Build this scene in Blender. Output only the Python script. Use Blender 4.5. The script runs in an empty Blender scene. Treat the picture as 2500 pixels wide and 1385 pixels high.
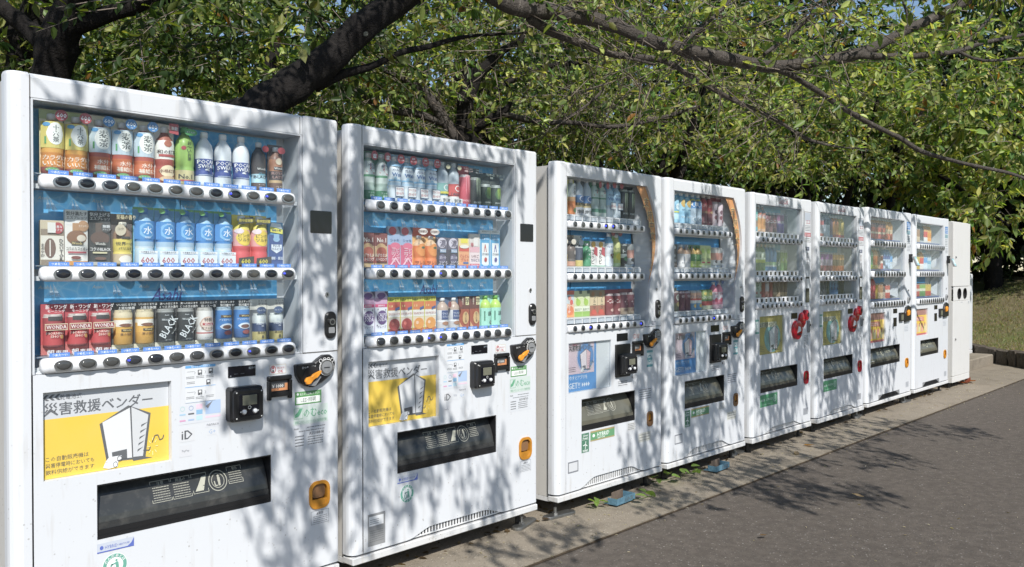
import bpy, bmesh, math, random
import numpy as np
from mathutils import Vector, Matrix

random.seed(7)
RNG = np.random.default_rng(11)
SC = bpy.context.scene
COL = SC.collection
R = math.radians

# ------------------------------------------------------------------ camera
cam_d = bpy.data.cameras.new('camera')
cam = bpy.data.objects.new('camera', cam_d)
COL.objects.link(cam)
cam.location = (0, -2.747, 1.25)
cam.rotation_euler = (R(89.3), 0, R(42.93 - 90))
cam_d.sensor_width = 36
cam_d.lens = 29.95
cam_d.clip_start = 0.05
cam_d.clip_end = 400
SC.camera = cam

# ------------------------------------------------------------------ sky, sun, exposure
SUN_DIR = Vector((0.354, 0.612, -0.707)).normalized()      # the way the light travels
w = bpy.data.worlds.new('World'); SC.world = w; w.use_nodes = True
nt = w.node_tree; nt.nodes.clear()
out = nt.nodes.new('ShaderNodeOutputWorld'); bg = nt.nodes.new('ShaderNodeBackground')
sky = nt.nodes.new('ShaderNodeTexSky'); sky.sky_type = 'NISHITA'; sky.sun_disc = False
sky.sun_elevation = R(45); sky.sun_rotation = R(210); sky.air_density = 1.0; sky.dust_density = 0.35
nt.links.new(sky.outputs[0], bg.inputs[0]); nt.links.new(bg.outputs[0], out.inputs[0])
bg.inputs[1].default_value = 0.10
sun_d = bpy.data.lights.new('sun', 'SUN'); sun_d.energy = 4.6; sun_d.angle = R(0.53); sun_d.color = (1, .972, .925)
sun = bpy.data.objects.new('sun', sun_d); COL.objects.link(sun)
sun.rotation_euler = SUN_DIR.to_track_quat('-Z', 'Y').to_euler()
sun.location = (-4, -8, 9)
SC.view_settings.view_transform = 'Standard'; SC.view_settings.look = 'None'
SC.view_settings.gamma = 1; SC.view_settings.use_curve_mapping = False
SC.view_settings.exposure = 0.36
SC.render.engine = 'CYCLES'
SC.cycles.use_denoising = True
SC.cycles.max_bounces = 8; SC.cycles.transparent_max_bounces = 24
SC.cycles.glossy_bounces = 4; SC.cycles.transmission_bounces = 6

# ------------------------------------------------------------------ colours and materials
def hx(h):
    h = h.lstrip('#')
    if len(h) == 3: h = ''.join(ch * 2 for ch in h)
    o = []
    for i in (0, 2, 4):
        v = int(h[i:i + 2], 16) / 255
        o.append(v / 12.92 if v <= .04045 else ((v + .055) / 1.055) ** 2.4)
    return tuple(o)

class N:
    """small node-tree helper"""
    def __init__(s, name):
        s.m = bpy.data.materials.new(name); s.m.use_nodes = True
        s.t = s.m.node_tree; s.t.nodes.clear()
        s.out = s.new('OutputMaterial')
    def new(s, kind, **kw):
        n = s.t.nodes.new('ShaderNode' + kind)
        for k, v in kw.items():
            if k.startswith('i_'):
                n.inputs[k[2:].replace('_', ' ')].default_value = v
            else: setattr(n, k, v)
        return n
    def l(s, a, b): s.t.links.new(a, b)
    def coord(s, scale=(1, 1, 1), kind='Object'):
        c = s.new('TexCoord'); mp = s.new('Mapping'); mp.inputs['Scale'].default_value = scale
        s.l(c.outputs[kind], mp.inputs[0]); return mp.outputs[0]
    def noise(s, vec, scale, detail=4, rough=.55):
        n = s.new('TexNoise'); n.inputs['Scale'].default_value = scale
        n.inputs['Detail'].default_value = detail; n.inputs['Roughness'].default_value = rough
        if vec is not None: s.l(vec, n.inputs['Vector'])
        return n.outputs['Fac']
    def voro(s, vec, scale, feature='F1', outp='Distance'):
        n = s.new('TexVoronoi'); n.feature = feature; n.inputs['Scale'].default_value = scale
        s.l(vec, n.inputs['Vector']); return n.outputs[outp]
    def ramp(s, fac, stops, interp='LINEAR'):
        n = s.new('ValToRGB'); n.color_ramp.interpolation = interp
        e = n.color_ramp.elements
        while len(e) < len(stops): e.new(.5)
        for el, (p, c) in zip(e, stops):
            el.position = p; el.color = (*c, 1) if len(c) == 3 else c
        s.l(fac, n.inputs[0]); return n.outputs[0]
    def mix(s, fac, a, b, mode='MIX'):
        n = s.new('Mix', data_type='RGBA', blend_type=mode)
        for i, v in ((0, fac), (6, a), (7, b)):
            if hasattr(v, 'links'): s.l(v, n.inputs[i])
            elif i == 0: n.inputs[0].default_value = v
            else: n.inputs[i].default_value = (*v, 1)
        return n.outputs[2]
    def math(s, op, a, b=0.0):
        n = s.new('Math', operation=op)
        for i, v in enumerate((a, b)):
            if hasattr(v, 'links'): s.l(v, n.inputs[i])
            else: n.inputs[i].default_value = v
        return n.outputs[0]
    def bsdf(s, color, rough=.5, spec=.5, metal=0, **kw):
        b = s.new('BsdfPrincipled')
        for k, v in (('Base Color', color), ('Roughness', rough), ('Specular IOR Level', spec), ('Metallic', metal)):
            if hasattr(v, 'links'): s.l(v, b.inputs[k])
            elif k == 'Base Color': b.inputs[k].default_value = (*v, 1)
            else: b.inputs[k].default_value = v
        for k, v in kw.items(): b.inputs[k.replace('_', ' ')].default_value = v
        return b
    def bump(s, b, h, strength=.3, dist=.01):
        n = s.new('Bump'); n.inputs['Strength'].default_value = strength; n.inputs['Distance'].default_value = dist
        s.l(h, n.inputs['Height']); s.l(n.outputs[0], b.inputs['Normal'])
    def done(s, sh):
        s.l(sh.outputs[0] if hasattr(sh, 'outputs') else sh, s.out.inputs[0]); return s.m

def simple(name, color, rough=.5, spec=.5, metal=0, var=.12, vs=8):
    n = N(name); v = n.coord()
    f = n.noise(v, vs)
    c = n.mix(f, tuple(x * (1 - var) for x in color), tuple(min(1, x * (1 + var)) for x in color))
    r = n.ramp(n.noise(v, vs * 3), [(0, (rough * .8,) * 3), (1, (min(1, rough * 1.25),) * 3)])
    return n.done(n.bsdf(c, r, spec, metal))

M = {}
def paint(name, color, grime, rough=.36):
    n = N(name); v = n.coord()
    sp = n.coord((1, 1, .12))
    c = n.mix(n.noise(v, 3.0), tuple(x * .965 for x in color), color)
    # small specks of splashed dirt, dense only low down on the panels
    sepz = n.new('SeparateXYZ'); n.l(v, sepz.inputs[0])
    low = n.ramp(sepz.outputs[2], [(0, (1, 1, 1)), (.36, (.6, .6, .6)), (.75, (.35, .35, .35)), (1, (.25, .25, .25))])
    spk = n.ramp(n.voro(v, 46), [(0, (1, 1, 1)), (.10, (1, 1, 1)), (.17, (0, 0, 0))])
    gate = n.ramp(n.noise(v, 17, 2), [(.44, (0, 0, 0)), (.60, (1, 1, 1))])
    f = n.math('MULTIPLY', n.math('MULTIPLY', spk, gate), low)
    c = n.mix(n.math('MULTIPLY', f, .8), c, (.20, .17, .13))
    # faint vertical run marks
    run = n.ramp(n.noise(sp, 30, 3), [(.57, (0, 0, 0)), (.75, (1, 1, 1))])
    c = n.mix(n.math('MULTIPLY', run, grime), c, (.38, .33, .27))
    b = n.bsdf(c, n.ramp(n.noise(v, 22), [(0, (rough * .75,) * 3), (1, (rough * 1.3,) * 3)]), .45)
    n.bump(b, n.noise(v, 5, 1), .05, .004)
    return n.done(b)
M['white'] = paint('white_enamel', (.645, .66, .682), .30)
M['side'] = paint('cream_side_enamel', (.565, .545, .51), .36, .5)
M['base'] = paint('white_base_enamel', (.62, .62, .615), .45, .5)
M['locker'] = paint('cream_locker_enamel', (.63, .62, .598), .2, .5)
M['inner'] = simple('white_plastic', (.58, .6, .625), .4, .4, var=.05)
M['rail'] = simple('white_rail_plastic', (.70, .71, .725), .3, .5, var=.04)
M['black'] = simple('black_plastic', (.014, .014, .015), .32, .5)
M['dark'] = simple('dark_interior', (.02, .02, .021), .7, .3)
M['gasket'] = simple('grey_gasket', (.16, .155, .15), .8, .2, var=.5, vs=60)
M['slat'] = simple('white_slat', (.7, .7, .7), .45, .4)
M['screen'] = simple('smoked_screen', (.006, .007, .012), .12, .6)
M['chrome'] = simple('satin_metal', (.45, .45, .46), .28, .5, 1)
M['steel'] = simple('galvanised_steel', (.34, .34, .33), .45, .5, 1, .3, 25)
M['orange'] = simple('orange_plastic', (.78, .30, .035), .25, .5, var=.1, vs=20)
M['amber'] = simple('amber_flap', (.50, .22, .03), .2, .5, var=.2, vs=20)
M['brown_flap'] = simple('brown_flap', (.22, .12, .06), .25, .5)
M['red'] = simple('red_plastic', (.36, .010, .022), .2, .5, var=.1)
M['lcd'] = simple('lcd_glass', (.16, .16, .12), .2, .5, var=.25, vs=60)
M['grey'] = simple('grey_plastic', (.24, .245, .25), .4, .4)
M['bluepaint'] = simple('worn_blue_paint', (.09, .18, .24), .65, .3, var=.5, vs=60)
M['rust'] = simple('rusty_plate', (.15, .115, .09), .75, .3, .2, .45, 35)
def rail_glass():
    n = N('button_glass'); v = n.coord(); oi = n.new('ObjectInfo')
    c = n.ramp(oi.outputs['Random'], [(0, (.010, .012, .018)), (.5, (.03, .034, .042)), (1, (.08, .08, .075))])
    return n.done(n.bsdf(c, .1, .6))
M['btn'] = rail_glass()
def flap():
    n = N('smoked_flap'); v = n.coord()
    c = n.mix(n.noise(v, 7), (.028, .03, .031), (.055, .056, .055))
    dust = n.ramp(n.noise(v, 26, 6), [(.5, (0, 0, 0)), (.8, (1, 1, 1))])
    c = n.mix(n.math('MULTIPLY', dust, .3), c, (.2, .19, .17))
    return n.done(n.bsdf(c, n.ramp(n.noise(v, 14), [(0, (.12,) * 3), (1, (.3,) * 3)]), .5))
M['flap'] = flap()
def flap2():
    n = N('reflection_toned_flap'); v = n.coord()
    c = n.mix(n.noise(v, 6), (.085, .08, .06), (.16, .155, .12))  # olive tone puts the ground's reflection into the flap colour
    return n.done(n.bsdf(c, .22, .55))
M['flap2'] = flap2()
def prnt(name, rough, coat):
    n = N(name); a = n.new('Attribute'); a.attribute_name = 'col'
    v = n.coord()
    c = n.mix(n.math('ADD', n.math('MULTIPLY', n.noise(v, 9), .10), .09), a.outputs['Color'], (.64, .65, .65))
    b = n.bsdf(c, rough, .4); b.inputs['Coat Weight'].default_value = coat; b.inputs['Coat Roughness'].default_value = .12
    return n.done(b)
M['print'] = prnt('printed_film', .4, .15)
M['poster'] = prnt('printed_poster', .3, .3)
def pane():
    n = N('clear_pane'); v = n.coord()
    lw = n.new('LayerWeight'); lw.inputs['Blend'].default_value = .22
    tr = n.new('BsdfTransparent'); tr.inputs[0].default_value = (.965, .98, .985, 1)
    gl = n.new('BsdfGlossy'); gl.inputs['Roughness'].default_value = .03; gl.inputs[0].default_value = (.8, .85, .9, 1)
    mx = n.new('MixShader')
    n.l(n.math('ADD', n.math('MULTIPLY', lw.outputs['Fresnel'], .18), .006), mx.inputs[0])
    n.l(tr.outputs[0], mx.inputs[1]); n.l(gl.outputs[0], mx.inputs[2])
    # dust and fine scratches on the acrylic
    df = n.new('BsdfDiffuse'); df.inputs[0].default_value = (.66, .69, .72, 1)
    m2 = n.new('MixShader')
    dust = n.ramp(n.noise(v, 6, 6), [(.45, (.001, .001, .001)), (.85, (.02, .02, .02))])
    n.l(dust, m2.inputs[0]); n.l(mx.outputs[0], m2.inputs[1]); n.l(df.outputs[0], m2.inputs[2])
    return n.done(m2)
M['pane'] = pane()
def clearclip():
    n = N('clear_plastic'); tr = n.new('BsdfTransparent'); tr.inputs[0].default_value = (.93, .95, .96, 1)
    gl = n.bsdf((.75, .8, .85), .15, .6); mx = n.new('MixShader'); mx.inputs[0].default_value = .42
    n.l(tr.outputs[0], mx.inputs[1]); n.l(gl.outputs[0], mx.inputs[2]); return n.done(mx)
M['clip'] = clearclip()
def ice(name, c0, c1, c2):
    n = N(name); v = n.coord((1, 1, 1))
    d = n.voro(v, 26, 'DISTANCE_TO_EDGE')
    nz = n.noise(v, 14, 5)
    c = n.mix(nz, c0, c1)
    e = n.ramp(d, [(0, (1, 1, 1)), (.09, (.25, .25, .25)), (.25, (0, 0, 0))])
    c = n.mix(n.math('MULTIPLY', n.math('MULTIPLY', e, nz), .55), c, c2)
    return n.done(n.bsdf(c, .35, .4))
M['ice'] = ice('ice_print_backdrop', (.10, .42, .78), (.20, .57, .92), (.6, .84, .97))
M['blueback'] = ice('blue_backdrop', (.065, .32, .66), (.095, .38, .72), (.2, .5, .78))
M['paleback'] = ice('pale_backdrop', (.17, .44, .62), (.30, .56, .70), (.55, .72, .8))
def bark(name, dark, light, band, scale=1.0):
    n = N(name); v = n.coord()
    z = n.new('Attribute'); z.attribute_name = 'ring'
    f = n.noise(v, 16 * scale, 7, .7)
    c = n.mix(f, dark, light)
    # lenticel bands run round the limb (attribute ring = metres along it)
    cb = n.new('CombineXYZ'); n.l(z.outputs['Fac'], cb.inputs[0])
    bnd = n.noise(cb.outputs[0], 34, 3, .7)
    bm = n.ramp(n.math('ADD', n.math('MULTIPLY', bnd, .7), n.math('MULTIPLY', n.noise(v, 11, 4), .5)), [(.64, (0, 0, 0)), (.78, (1, 1, 1))])
    c = n.mix(n.math('MULTIPLY', bm, .6), c, band)
    lich = n.ramp(n.voro(v, 9), [(0, (1, 1, 1)), (.12, (1, 1, 1)), (.16, (0, 0, 0))])
    lg = n.ramp(n.noise(v, 3), [(.58, (0, 0, 0)), (.62, (1, 1, 1))])
    c = n.mix(n.math('MULTIPLY', n.math('MULTIPLY', lich, lg), .7), c, (.30, .31, .27))
    b = n.bsdf(c, .85, .25)
    h = n.math('ADD', n.math('ADD', n.noise(v, 26 * scale, 7, .75), n.noise(v, 70, 4)), n.math('MULTIPLY', bnd, .25))
    n.bump(b, h, 1.0, .014)
    return n.done(b)
M['bark'] = bark('shaded_cherry_bark', (.0055, .0045, .004), (.018, .015, .0135), (.042, .035, .03))  # near-black tone puts the trunks' shade into the bark colour
M['bark2'] = bark('sunlit_cherry_bark', (.032, .027, .024), (.115, .10, .087), (.26, .23, .2), 1.4)  # paler copy of the bark, sunlight on the limbs put into its colour
def leafmat(name, tint, tr=.5):
    n = N(name); a = n.new('Attribute'); a.attribute_name = 'col'
    c = n.mix(1.0, a.outputs['Color'], tint, 'MULTIPLY')
    b = n.bsdf(c, .42, .4)
    t = n.new('BsdfTranslucent'); n.l(n.mix(1.0, c, (1.7, 1.65, .6), 'MULTIPLY'), t.inputs[0])
    mx = n.new('MixShader'); mx.inputs[0].default_value = tr
    n.l(b.outputs[0], mx.inputs[1]); n.l(t.outputs[0], mx.inputs[2]); return n.done(mx)
M['twig'] = simple('sunlit_twig_bark', (.17, .14, .115), .8, .2, var=.4, vs=15)  # light brown twigs, paled so the colour carries their sunlit look
M['leaf'] = leafmat('cherry_leaf', (1, 1, 1))
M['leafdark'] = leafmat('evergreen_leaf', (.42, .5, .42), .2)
def asphalt():
    n = N('old_asphalt'); v = n.coord()
    c = n.mix(n.noise(v, .9, 5), (.066, .055, .046), (.116, .098, .083))
    c = n.mix(n.ramp(n.noise(v, 260, 3), [(.3, (0, 0, 0)), (.75, (1, 1, 1))]), c, (.155, .132, .11))
    wv = n.new('VectorMath', operation='MULTIPLY_ADD'); nz = n.new('TexNoise'); nz.inputs['Scale'].default_value = 90; nz.inputs['Detail'].default_value = 2; n.l(v, nz.inputs['Vector']); n.l(nz.outputs['Color'], wv.inputs[0]); wv.inputs[1].default_value = (.016, .016, .016); n.l(v, wv.inputs[2])
    g = n.new('TexVoronoi'); g.inputs['Scale'].default_value = 84; n.l(wv.outputs[0], g.inputs['Vector'])
    sp = n.new('SeparateXYZ'); n.l(g.outputs['Color'], sp.inputs[0])
    chip = n.math('MULTIPLY', n.ramp(g.outputs['Distance'], [(0, (1,) * 3), (.20, (1,) * 3), (.38, (0,) * 3)]),
                  n.ramp(sp.outputs[0], [(.60, (0,) * 3), (.95, (1,) * 3)]))
    c = n.mix(n.math('MULTIPLY', chip, .85), c, n.ramp(sp.outputs[1], [(0, (.25, .23, .2)), (.6, (.40, .37, .33)), (1, (.62, .6, .56))]))
    dk = n.math('MULTIPLY', n.ramp(g.outputs['Distance'], [(0, (1,) * 3), (.25, (1,) * 3), (.33, (0,) * 3)]),
                n.ramp(sp.outputs[2], [(.80, (0,) * 3), (.82, (1,) * 3)]))
    c = n.mix(n.math('MULTIPLY', dk, .7), c, (.03, .027, .025))
    stain = n.ramp(n.noise(v, 2.3, 6, .65), [(.58, (0,) * 3), (.74, (1,) * 3)])
    c = n.mix(n.math('MULTIPLY', stain, .40), c, (.062, .052, .045))
    pale = n.ramp(n.noise(v, .55, 7, .7), [(.52, (0,) * 3), (.66, (1,) * 3)])
    c = n.mix(n.math('MULTIPLY', pale, .35), c, (.13, .11, .092))
    c = n.mix(n.math('MULTIPLY', n.ramp(n.noise(v, 17, 5, .7), [(.42, (1,) * 3), (.6, (0,) * 3)]), .4), c, (.05, .042, .036))
    b = n.bsdf(c, .9, .25); n.bump(b, n.math('ADD', n.noise(v, 70, 6, .75), n.math('MULTIPLY', chip, .5)), .9, .009)
    return n.done(b)
M['asphalt'] = asphalt()
def concrete():
    n = N('exposed_concrete'); v = n.coord()
    c = n.mix(n.noise(v, 1.3, 6, .6), (.185, .157, .122), (.292, .253, .20))
    g = n.new('TexVoronoi'); g.inputs['Scale'].default_value = 95; n.l(v, g.inputs['Vector'])
    sp = n.new('SeparateXYZ'); n.l(g.outputs['Color'], sp.inputs[0])
    peb = n.ramp(g.outputs['Distance'], [(0, (1,) * 3), (.28, (1,) * 3), (.4, (0,) * 3)])
    c = n.mix(n.math('MULTIPLY', n.math('MULTIPLY', peb, n.ramp(sp.outputs[0], [(.62, (0,) * 3), (.66, (1,) * 3)])), .75), c,
              n.ramp(sp.outputs[1], [(0, (.09, .08, .07)), (.5, (.30, .26, .2)), (1, (.48, .44, .38))]))
    dirt = n.ramp(n.noise(v, 5, 6, .7), [(.5, (0,) * 3), (.72, (1,) * 3)])
    c = n.mix(n.math('MULTIPLY', dirt, .5), c, (.10, .08, .06))
    b = n.bsdf(c, .92, .2); n.bump(b, n.math('ADD', n.noise(v, 90, 5), n.math('MULTIPLY', peb, .5)), .6, .006)
    return n.done(b)
M['concrete'] = concrete()
def soil():
    n = N('leafy_soil'); v = n.coord()
    c = n.mix(n.noise(v, 5, 8, .7), (.035, .026, .018), (.11, .082, .055))
    b = n.bsdf(c, .95, .15); n.bump(b, n.noise(v, 30, 6), .9, .03); return n.done(b)
M['soil'] = soil()
def lawn():
    n = N('dry_lawn_soil'); v = n.coord()
    f = n.noise(v, .8, 6, .65)
    c = n.ramp(f, [(.35, (.30, .24, .15)), (.5, (.28, .25, .13)), (.62, (.2, .25, .08)), (.75, (.33, .27, .17))])
    c = n.mix(n.noise(v, 40, 4), c, (.06, .05, .03)); b = n.bsdf(c, .95, .15)
    n.bump(b, n.noise(v, 55, 6), .9, .03); return n.done(b)
M['lawn'] = lawn()
def stone():
    n = N('dark_edging_stone'); v = n.coord()
    c = n.mix(n.noise(v, 12, 7, .7), (.05, .042, .035), (.15, .125, .10))
    c = n.mix(n.math('MULTIPLY', n.ramp(n.noise(v, 5, 3), [(.5, (0,) * 3), (.65, (1,) * 3)]), .6), c, (.022, .019, .017))
    b = n.bsdf(c, .9, .2); n.bump(b, n.noise(v, 30, 7, .7), .9, .02); return n.done(b)
M['stone'] = stone()

# ------------------------------------------------------------------ text outlines (Blender's own font)
_T = {}
def glyphs(txt, bold):
    key = txt
    if key not in _T:
        cu = bpy.data.curves.new('lettering', 'FONT'); cu.body = txt; cu.resolution_u = 1
        ob = bpy.data.objects.new('lettering', cu)
        me = bpy.data.meshes.new_from_object(ob)
        vs = [(v.co.x, v.co.y) for v in me.vertices]; fs = [tuple(p.vertices) for p in me.polygons]
        bpy.data.objects.remove(ob); bpy.data.curves.remove(cu); bpy.data.meshes.remove(me)
        if vs:
            xs = [a for a, b in vs]; ys = [b for a, b in vs]
            x0, x1, y0, y1 = min(xs), max(xs), min(ys), max(ys)
        else: x0 = x1 = y0 = y1 = 0
        _T[key] = (vs, fs, x0, x1, y0, y1)
    return _T[key]

# ------------------------------------------------------------------ mesh builder
class MB:
    def __init__(s, mat='white'):
        s.v = []; s.f = []; s.m = []; s.c = []; s.sm = []; s.mats = []; s.mat = mat; s.col = (.8, .8, .8); s.fn = None; s.smooth = False
    def P(s, x, y, z):
        if s.fn: x, y, z = s.fn(x, y, z)
        s.v.append((x, y, z)); return len(s.v) - 1
    def F(s, idx):
        if s.mat not in s.mats: s.mats.append(s.mat)
        s.f.append(tuple(idx)); s.m.append(s.mats.index(s.mat)); s.c.append(s.col); s.sm.append(s.smooth)
    def poly(s, pts): s.F([s.P(*p) for p in pts])
    def box(s, x0, x1, y0, y1, z0, z1):
        a = [s.P(x, y, z) for x in (x0, x1) for y in (y0, y1) for z in (z0, z1)]
        for q in ((0, 1, 3, 2), (4, 6, 7, 5), (0, 4, 5, 1), (2, 3, 7, 6), (0, 2, 6, 4), (1, 5, 7, 3)): s.F([a[i] for i in q])
    def rings(s, rings, close=True, cap0=True, cap1=True, loop=True):
        ids = [[s.P(*p) for p in r] for r in rings]; n = len(ids[0])
        for a, b in zip(ids, ids[1:]):
            for i in range(n if loop else n - 1):
                j = (i + 1) % n; s.F((a[i], a[j], b[j], b[i]))
        sm = s.smooth; s.smooth = False
        if cap0: s.F(ids[0][::-1])
        if cap1: s.F(ids[-1])
        s.smooth = sm
    def rbox(s, x0, x1, y0, y1, z0, z1, r=.006, c=.004, n=3):
        """rounded-corner slab facing -Y with a chamfered front edge"""
        def o(i): return rrect(x0 + i, x1 - i, z0 + i, z1 - i, max(r - i, .0008), n)
        s.rings([[(x, y1, z) for x, z in o(0)], [(x, y0 + c, z) for x, z in o(0)], [(x, y0, z) for x, z in o(c)]])
    def prism(s, pts, y0, y1, c=0.0):
        """outline in x,z pushed back from y0 to y1"""
        cx = sum(p[0] for p in pts) / len(pts); cz = sum(p[1] for p in pts) / len(pts)
        rs = [[(x, y1, z) for x, z in pts]]
        if c:
            rs.append([(x, y0 + c, z) for x, z in pts])
            rs.append([(x + (cx - x) * c / max(math.hypot(x - cx, z - cz), c), y0, z + (cz - z) * c / max(math.hypot(x - cx, z - cz), c)) for x, z in pts])
        else: rs.append([(x, y0, z) for x, z in pts])
        s.rings(rs)
    def cyl(s, cx, cz, rx, rz, y0, y1, n=16, dome=0.0):
        e = lambda k, y: [(cx + rx * k * math.cos(2 * math.pi * i / n), y, cz + rz * k * math.sin(2 * math.pi * i / n)) for i in range(n)]
        rs = [e(1, y1), e(1, y0)]
        if dome: rs += [e(.75, y0 - dome * .6), e(.35, y0 - dome)]
        s.rings(rs)
    def tube(s, path, rad, n=8, cap=True):
        path = [Vector(p) for p in path]; rs = []; up = Vector((0, 0, 1))
        for i, p in enumerate(path):
            d = (path[min(i + 1, len(path) - 1)] - path[max(i - 1, 0)]).normalized()
            a = d.cross(up if abs(d.z) < .9 else Vector((1, 0, 0))).normalized(); b = d.cross(a)
            r = rad[i] if hasattr(rad, '__len__') else rad
            rs.append([tuple(p + a * r * math.cos(2 * math.pi * k / n) + b * r * math.sin(2 * math.pi * k / n)) for k in range(n)])
        s.rings(rs, cap0=cap, cap1=cap)
    def lathe(s, prof, cx, cy, z0, n=14, cols=None):
        """prof = [(r, z, colour)]"""
        ids = []
        for r, z, c in prof:
            ids.append([s.P(cx + r * math.cos(2 * math.pi * i / n), cy + r * math.sin(2 * math.pi * i / n), z0 + z) for i in range(n)])
        for k in range(len(ids) - 1):
            s.col = prof[k][2]
            for i in range(n):
                j = (i + 1) % n; s.F((ids[k][i], ids[k][j], ids[k + 1][j], ids[k + 1][i]))
        s.smooth, sm = False, s.smooth
        s.col = prof[-1][2]; s.F(ids[-1]); s.F(ids[0][::-1]); s.smooth = sm
    # ---- flat print, y = distance in front
    def rect(s, x0, z0, x1, z1, y=0, n=1):
        for i in range(n):
            a = x0 + (x1 - x0) * i / n; b = x0 + (x1 - x0) * (i + 1) / n
            s.poly([(a, y, z0), (b, y, z0), (b, y, z1), (a, y, z1)])
    def oval(s, cx, cz, rx, rz, y=0, n=14, strips=False):
        if strips:
            k = 8; pr = None
            for i in range(k + 1):
                t = -1 + 2 * i / k; t = max(-.995, min(.995, t)); h = rz * math.sqrt(1 - t * t)
                cur = (s.P(cx + rx * t, y, cz - h), s.P(cx + rx * t, y, cz + h))
                if pr: s.F((pr[0], cur[0], cur[1], pr[1]))
                pr = cur
        else:
            s.poly([(cx + rx * math.cos(2 * math.pi * i / n), y, cz + rz * math.sin(2 * math.pi * i / n)) for i in range(n)])
    def ring(s, cx, cz, rx, rz, t, y=0, n=20):
        a = [(s.P(cx + (rx - k) * math.cos(2 * math.pi * i / n), y, cz + (rz - k) * math.sin(2 * math.pi * i / n))) for k in (0, t) for i in range(n)]
        for i in range(n): s.F((a[i], a[(i + 1) % n], a[n + (i + 1) % n], a[n + i]))
    def frame(s, x0, z0, x1, z1, t, y=0):
        s.rect(x0, z0, x1, z0 + t, y); s.rect(x0, z1 - t, x1, z1, y); s.rect(x0, z0 + t, x0 + t, z1 - t, y); s.rect(x1 - t, z0 + t, x1, z1 - t, y)
    def line(s, pts, t, y=0):
        for (x0, z0), (x1, z1) in zip(pts, pts[1:]):
            d = math.hypot(x1 - x0, z1 - z0) or 1; nx, nz = -(z1 - z0) / d * t / 2, (x1 - x0) / d * t / 2
            s.poly([(x0 - nx, y, z0 - nz), (x1 - nx, y, z1 - nz), (x1 + nx, y, z1 + nz), (x0 + nx, y, z0 + nz)])
    def text(s, txt, cx, cz, h, y=0, maxw=None, bold=True, shear=0, rot=0, align='c'):
        vs, fs, x0, x1, y0, y1 = glyphs(txt, bold)
        if not vs: return
        k = h / max(y1 - y0, .6); kx = k
        if maxw and (x1 - x0) * k > maxw: kx = maxw / (x1 - x0)
        mx = {'c': (x0 + x1) / 2, 'l': x0, 'r': x1}[align]; my = (y0 + y1) / 2
        ca, sa = math.cos(rot), math.sin(rot)
        for n in range(2 if bold else 1):            # bold = struck twice, a hair apart
            base = len(s.v); o = (n - .5) * .032 * kx if bold else 0; yy = y - .00008 * n
            for a, b in vs:
                px = (a - mx) * kx + (b - my) * k * shear + o; pz = (b - my) * k + o * .5
                s.P(cx + px * ca - pz * sa, yy, cz + px * sa + pz * ca)
            for f in fs: s.F([base + i for i in f])
    def vtext(s, txt, cx, cz, h, y=0, maxw=None):
        n = len(txt); ch = h / n
        for i, t in enumerate(txt): s.text(t, cx, cz + h / 2 - ch * (i + .5), ch * .92, y, maxw)
    def mesh(s, name):
        me = bpy.data.meshes.new(name); me.from_pydata(s.v, [], s.f)
        for m in s.mats: me.materials.append(M[m])
        me.polygons.foreach_set('material_index', s.m)
        me.polygons.foreach_set('use_smooth', s.sm)
        if any(m in ('print', 'poster', 'leaf', 'leafdark') for m in s.mats):
            at = me.color_attributes.new('col', 'FLOAT_COLOR', 'CORNER')
            buf = []
            for f, c in zip(s.f, s.c): buf.extend((c[0], c[1], c[2], 1.0) * len(f))
            at.data.foreach_set('color', buf)
        me.update(); return me
    def build(s, name, parent=None, loc=None, label=None):
        return put(name, s.mesh(name), parent, loc, label)

def rrect(x0, x1, z0, z1, r, n=3):
    o = []
    for cx, cz, a in ((x1 - r, z1 - r, 0), (x0 + r, z1 - r, 90), (x0 + r, z0 + r, 180), (x1 - r, z0 + r, 270)):
        for i in range(n + 1):
            t = R(a + 90 * i / n); o.append((cx + r * math.cos(t), cz + r * math.sin(t)))
    return o
def put(name, me, parent=None, loc=None, label=None):
    o = bpy.data.objects.new(name, me); COL.objects.link(o)
    if parent: o.parent = parent
    if loc: o.location = loc
    if label: o['label'] = label
    return o
def tag(o, label=None, cat=None, group=None, kind=None):
    if label: o['label'] = label
    if cat: o['category'] = cat
    if group: o['group'] = group
    if kind: o['kind'] = kind
    return o
def empty(name, loc, label, cat, group=None):
    o = bpy.data.objects.new(name, None); COL.objects.link(o); o.location = loc; o.empty_display_size = .2
    return tag(o, label, cat, group)
# ------------------------------------------------------------------ drink samples shown behind the panes
PET = [(0, .80), (.02, .95), (.06, 1), (.27, .98), (.30, .91), (.33, .98), (.60, 1), (.68, .99), (.76, .88), (.83, .58), (.885, .36), (.90, .36)]
CAN = [(0, .84), (.035, 1), (.90, 1), (.955, .88), (.965, .9), (.99, .87), (1, .8)]
BTL = [(0, .9), (.03, 1), (.58, 1), (.66, .93), (.74, .66), (.80, .48), (.83, .46)]
def prof(kind, bands, R0, h):
    base = {'pet': PET, 'can': CAN, 'btl': BTL}[kind]
    zs = sorted({z for z, _ in base} | {b[0] for b in bands if b[0] < base[-1][0]} | {b[0] - .002 for b in bands if .01 < b[0] < base[-1][0]})
    out = []
    for z in zs:
        for (za, ra), (zb, rb) in zip(base, base[1:]):
            if za <= z <= zb: r = ra + (rb - ra) * (z - za) / (zb - za); break
        c = next((col for top, col in bands if z < top - 1e-6), bands[-1][1])
        out.append((r * R0, z * h, hx(c)))
    return out
_S = {}
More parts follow.
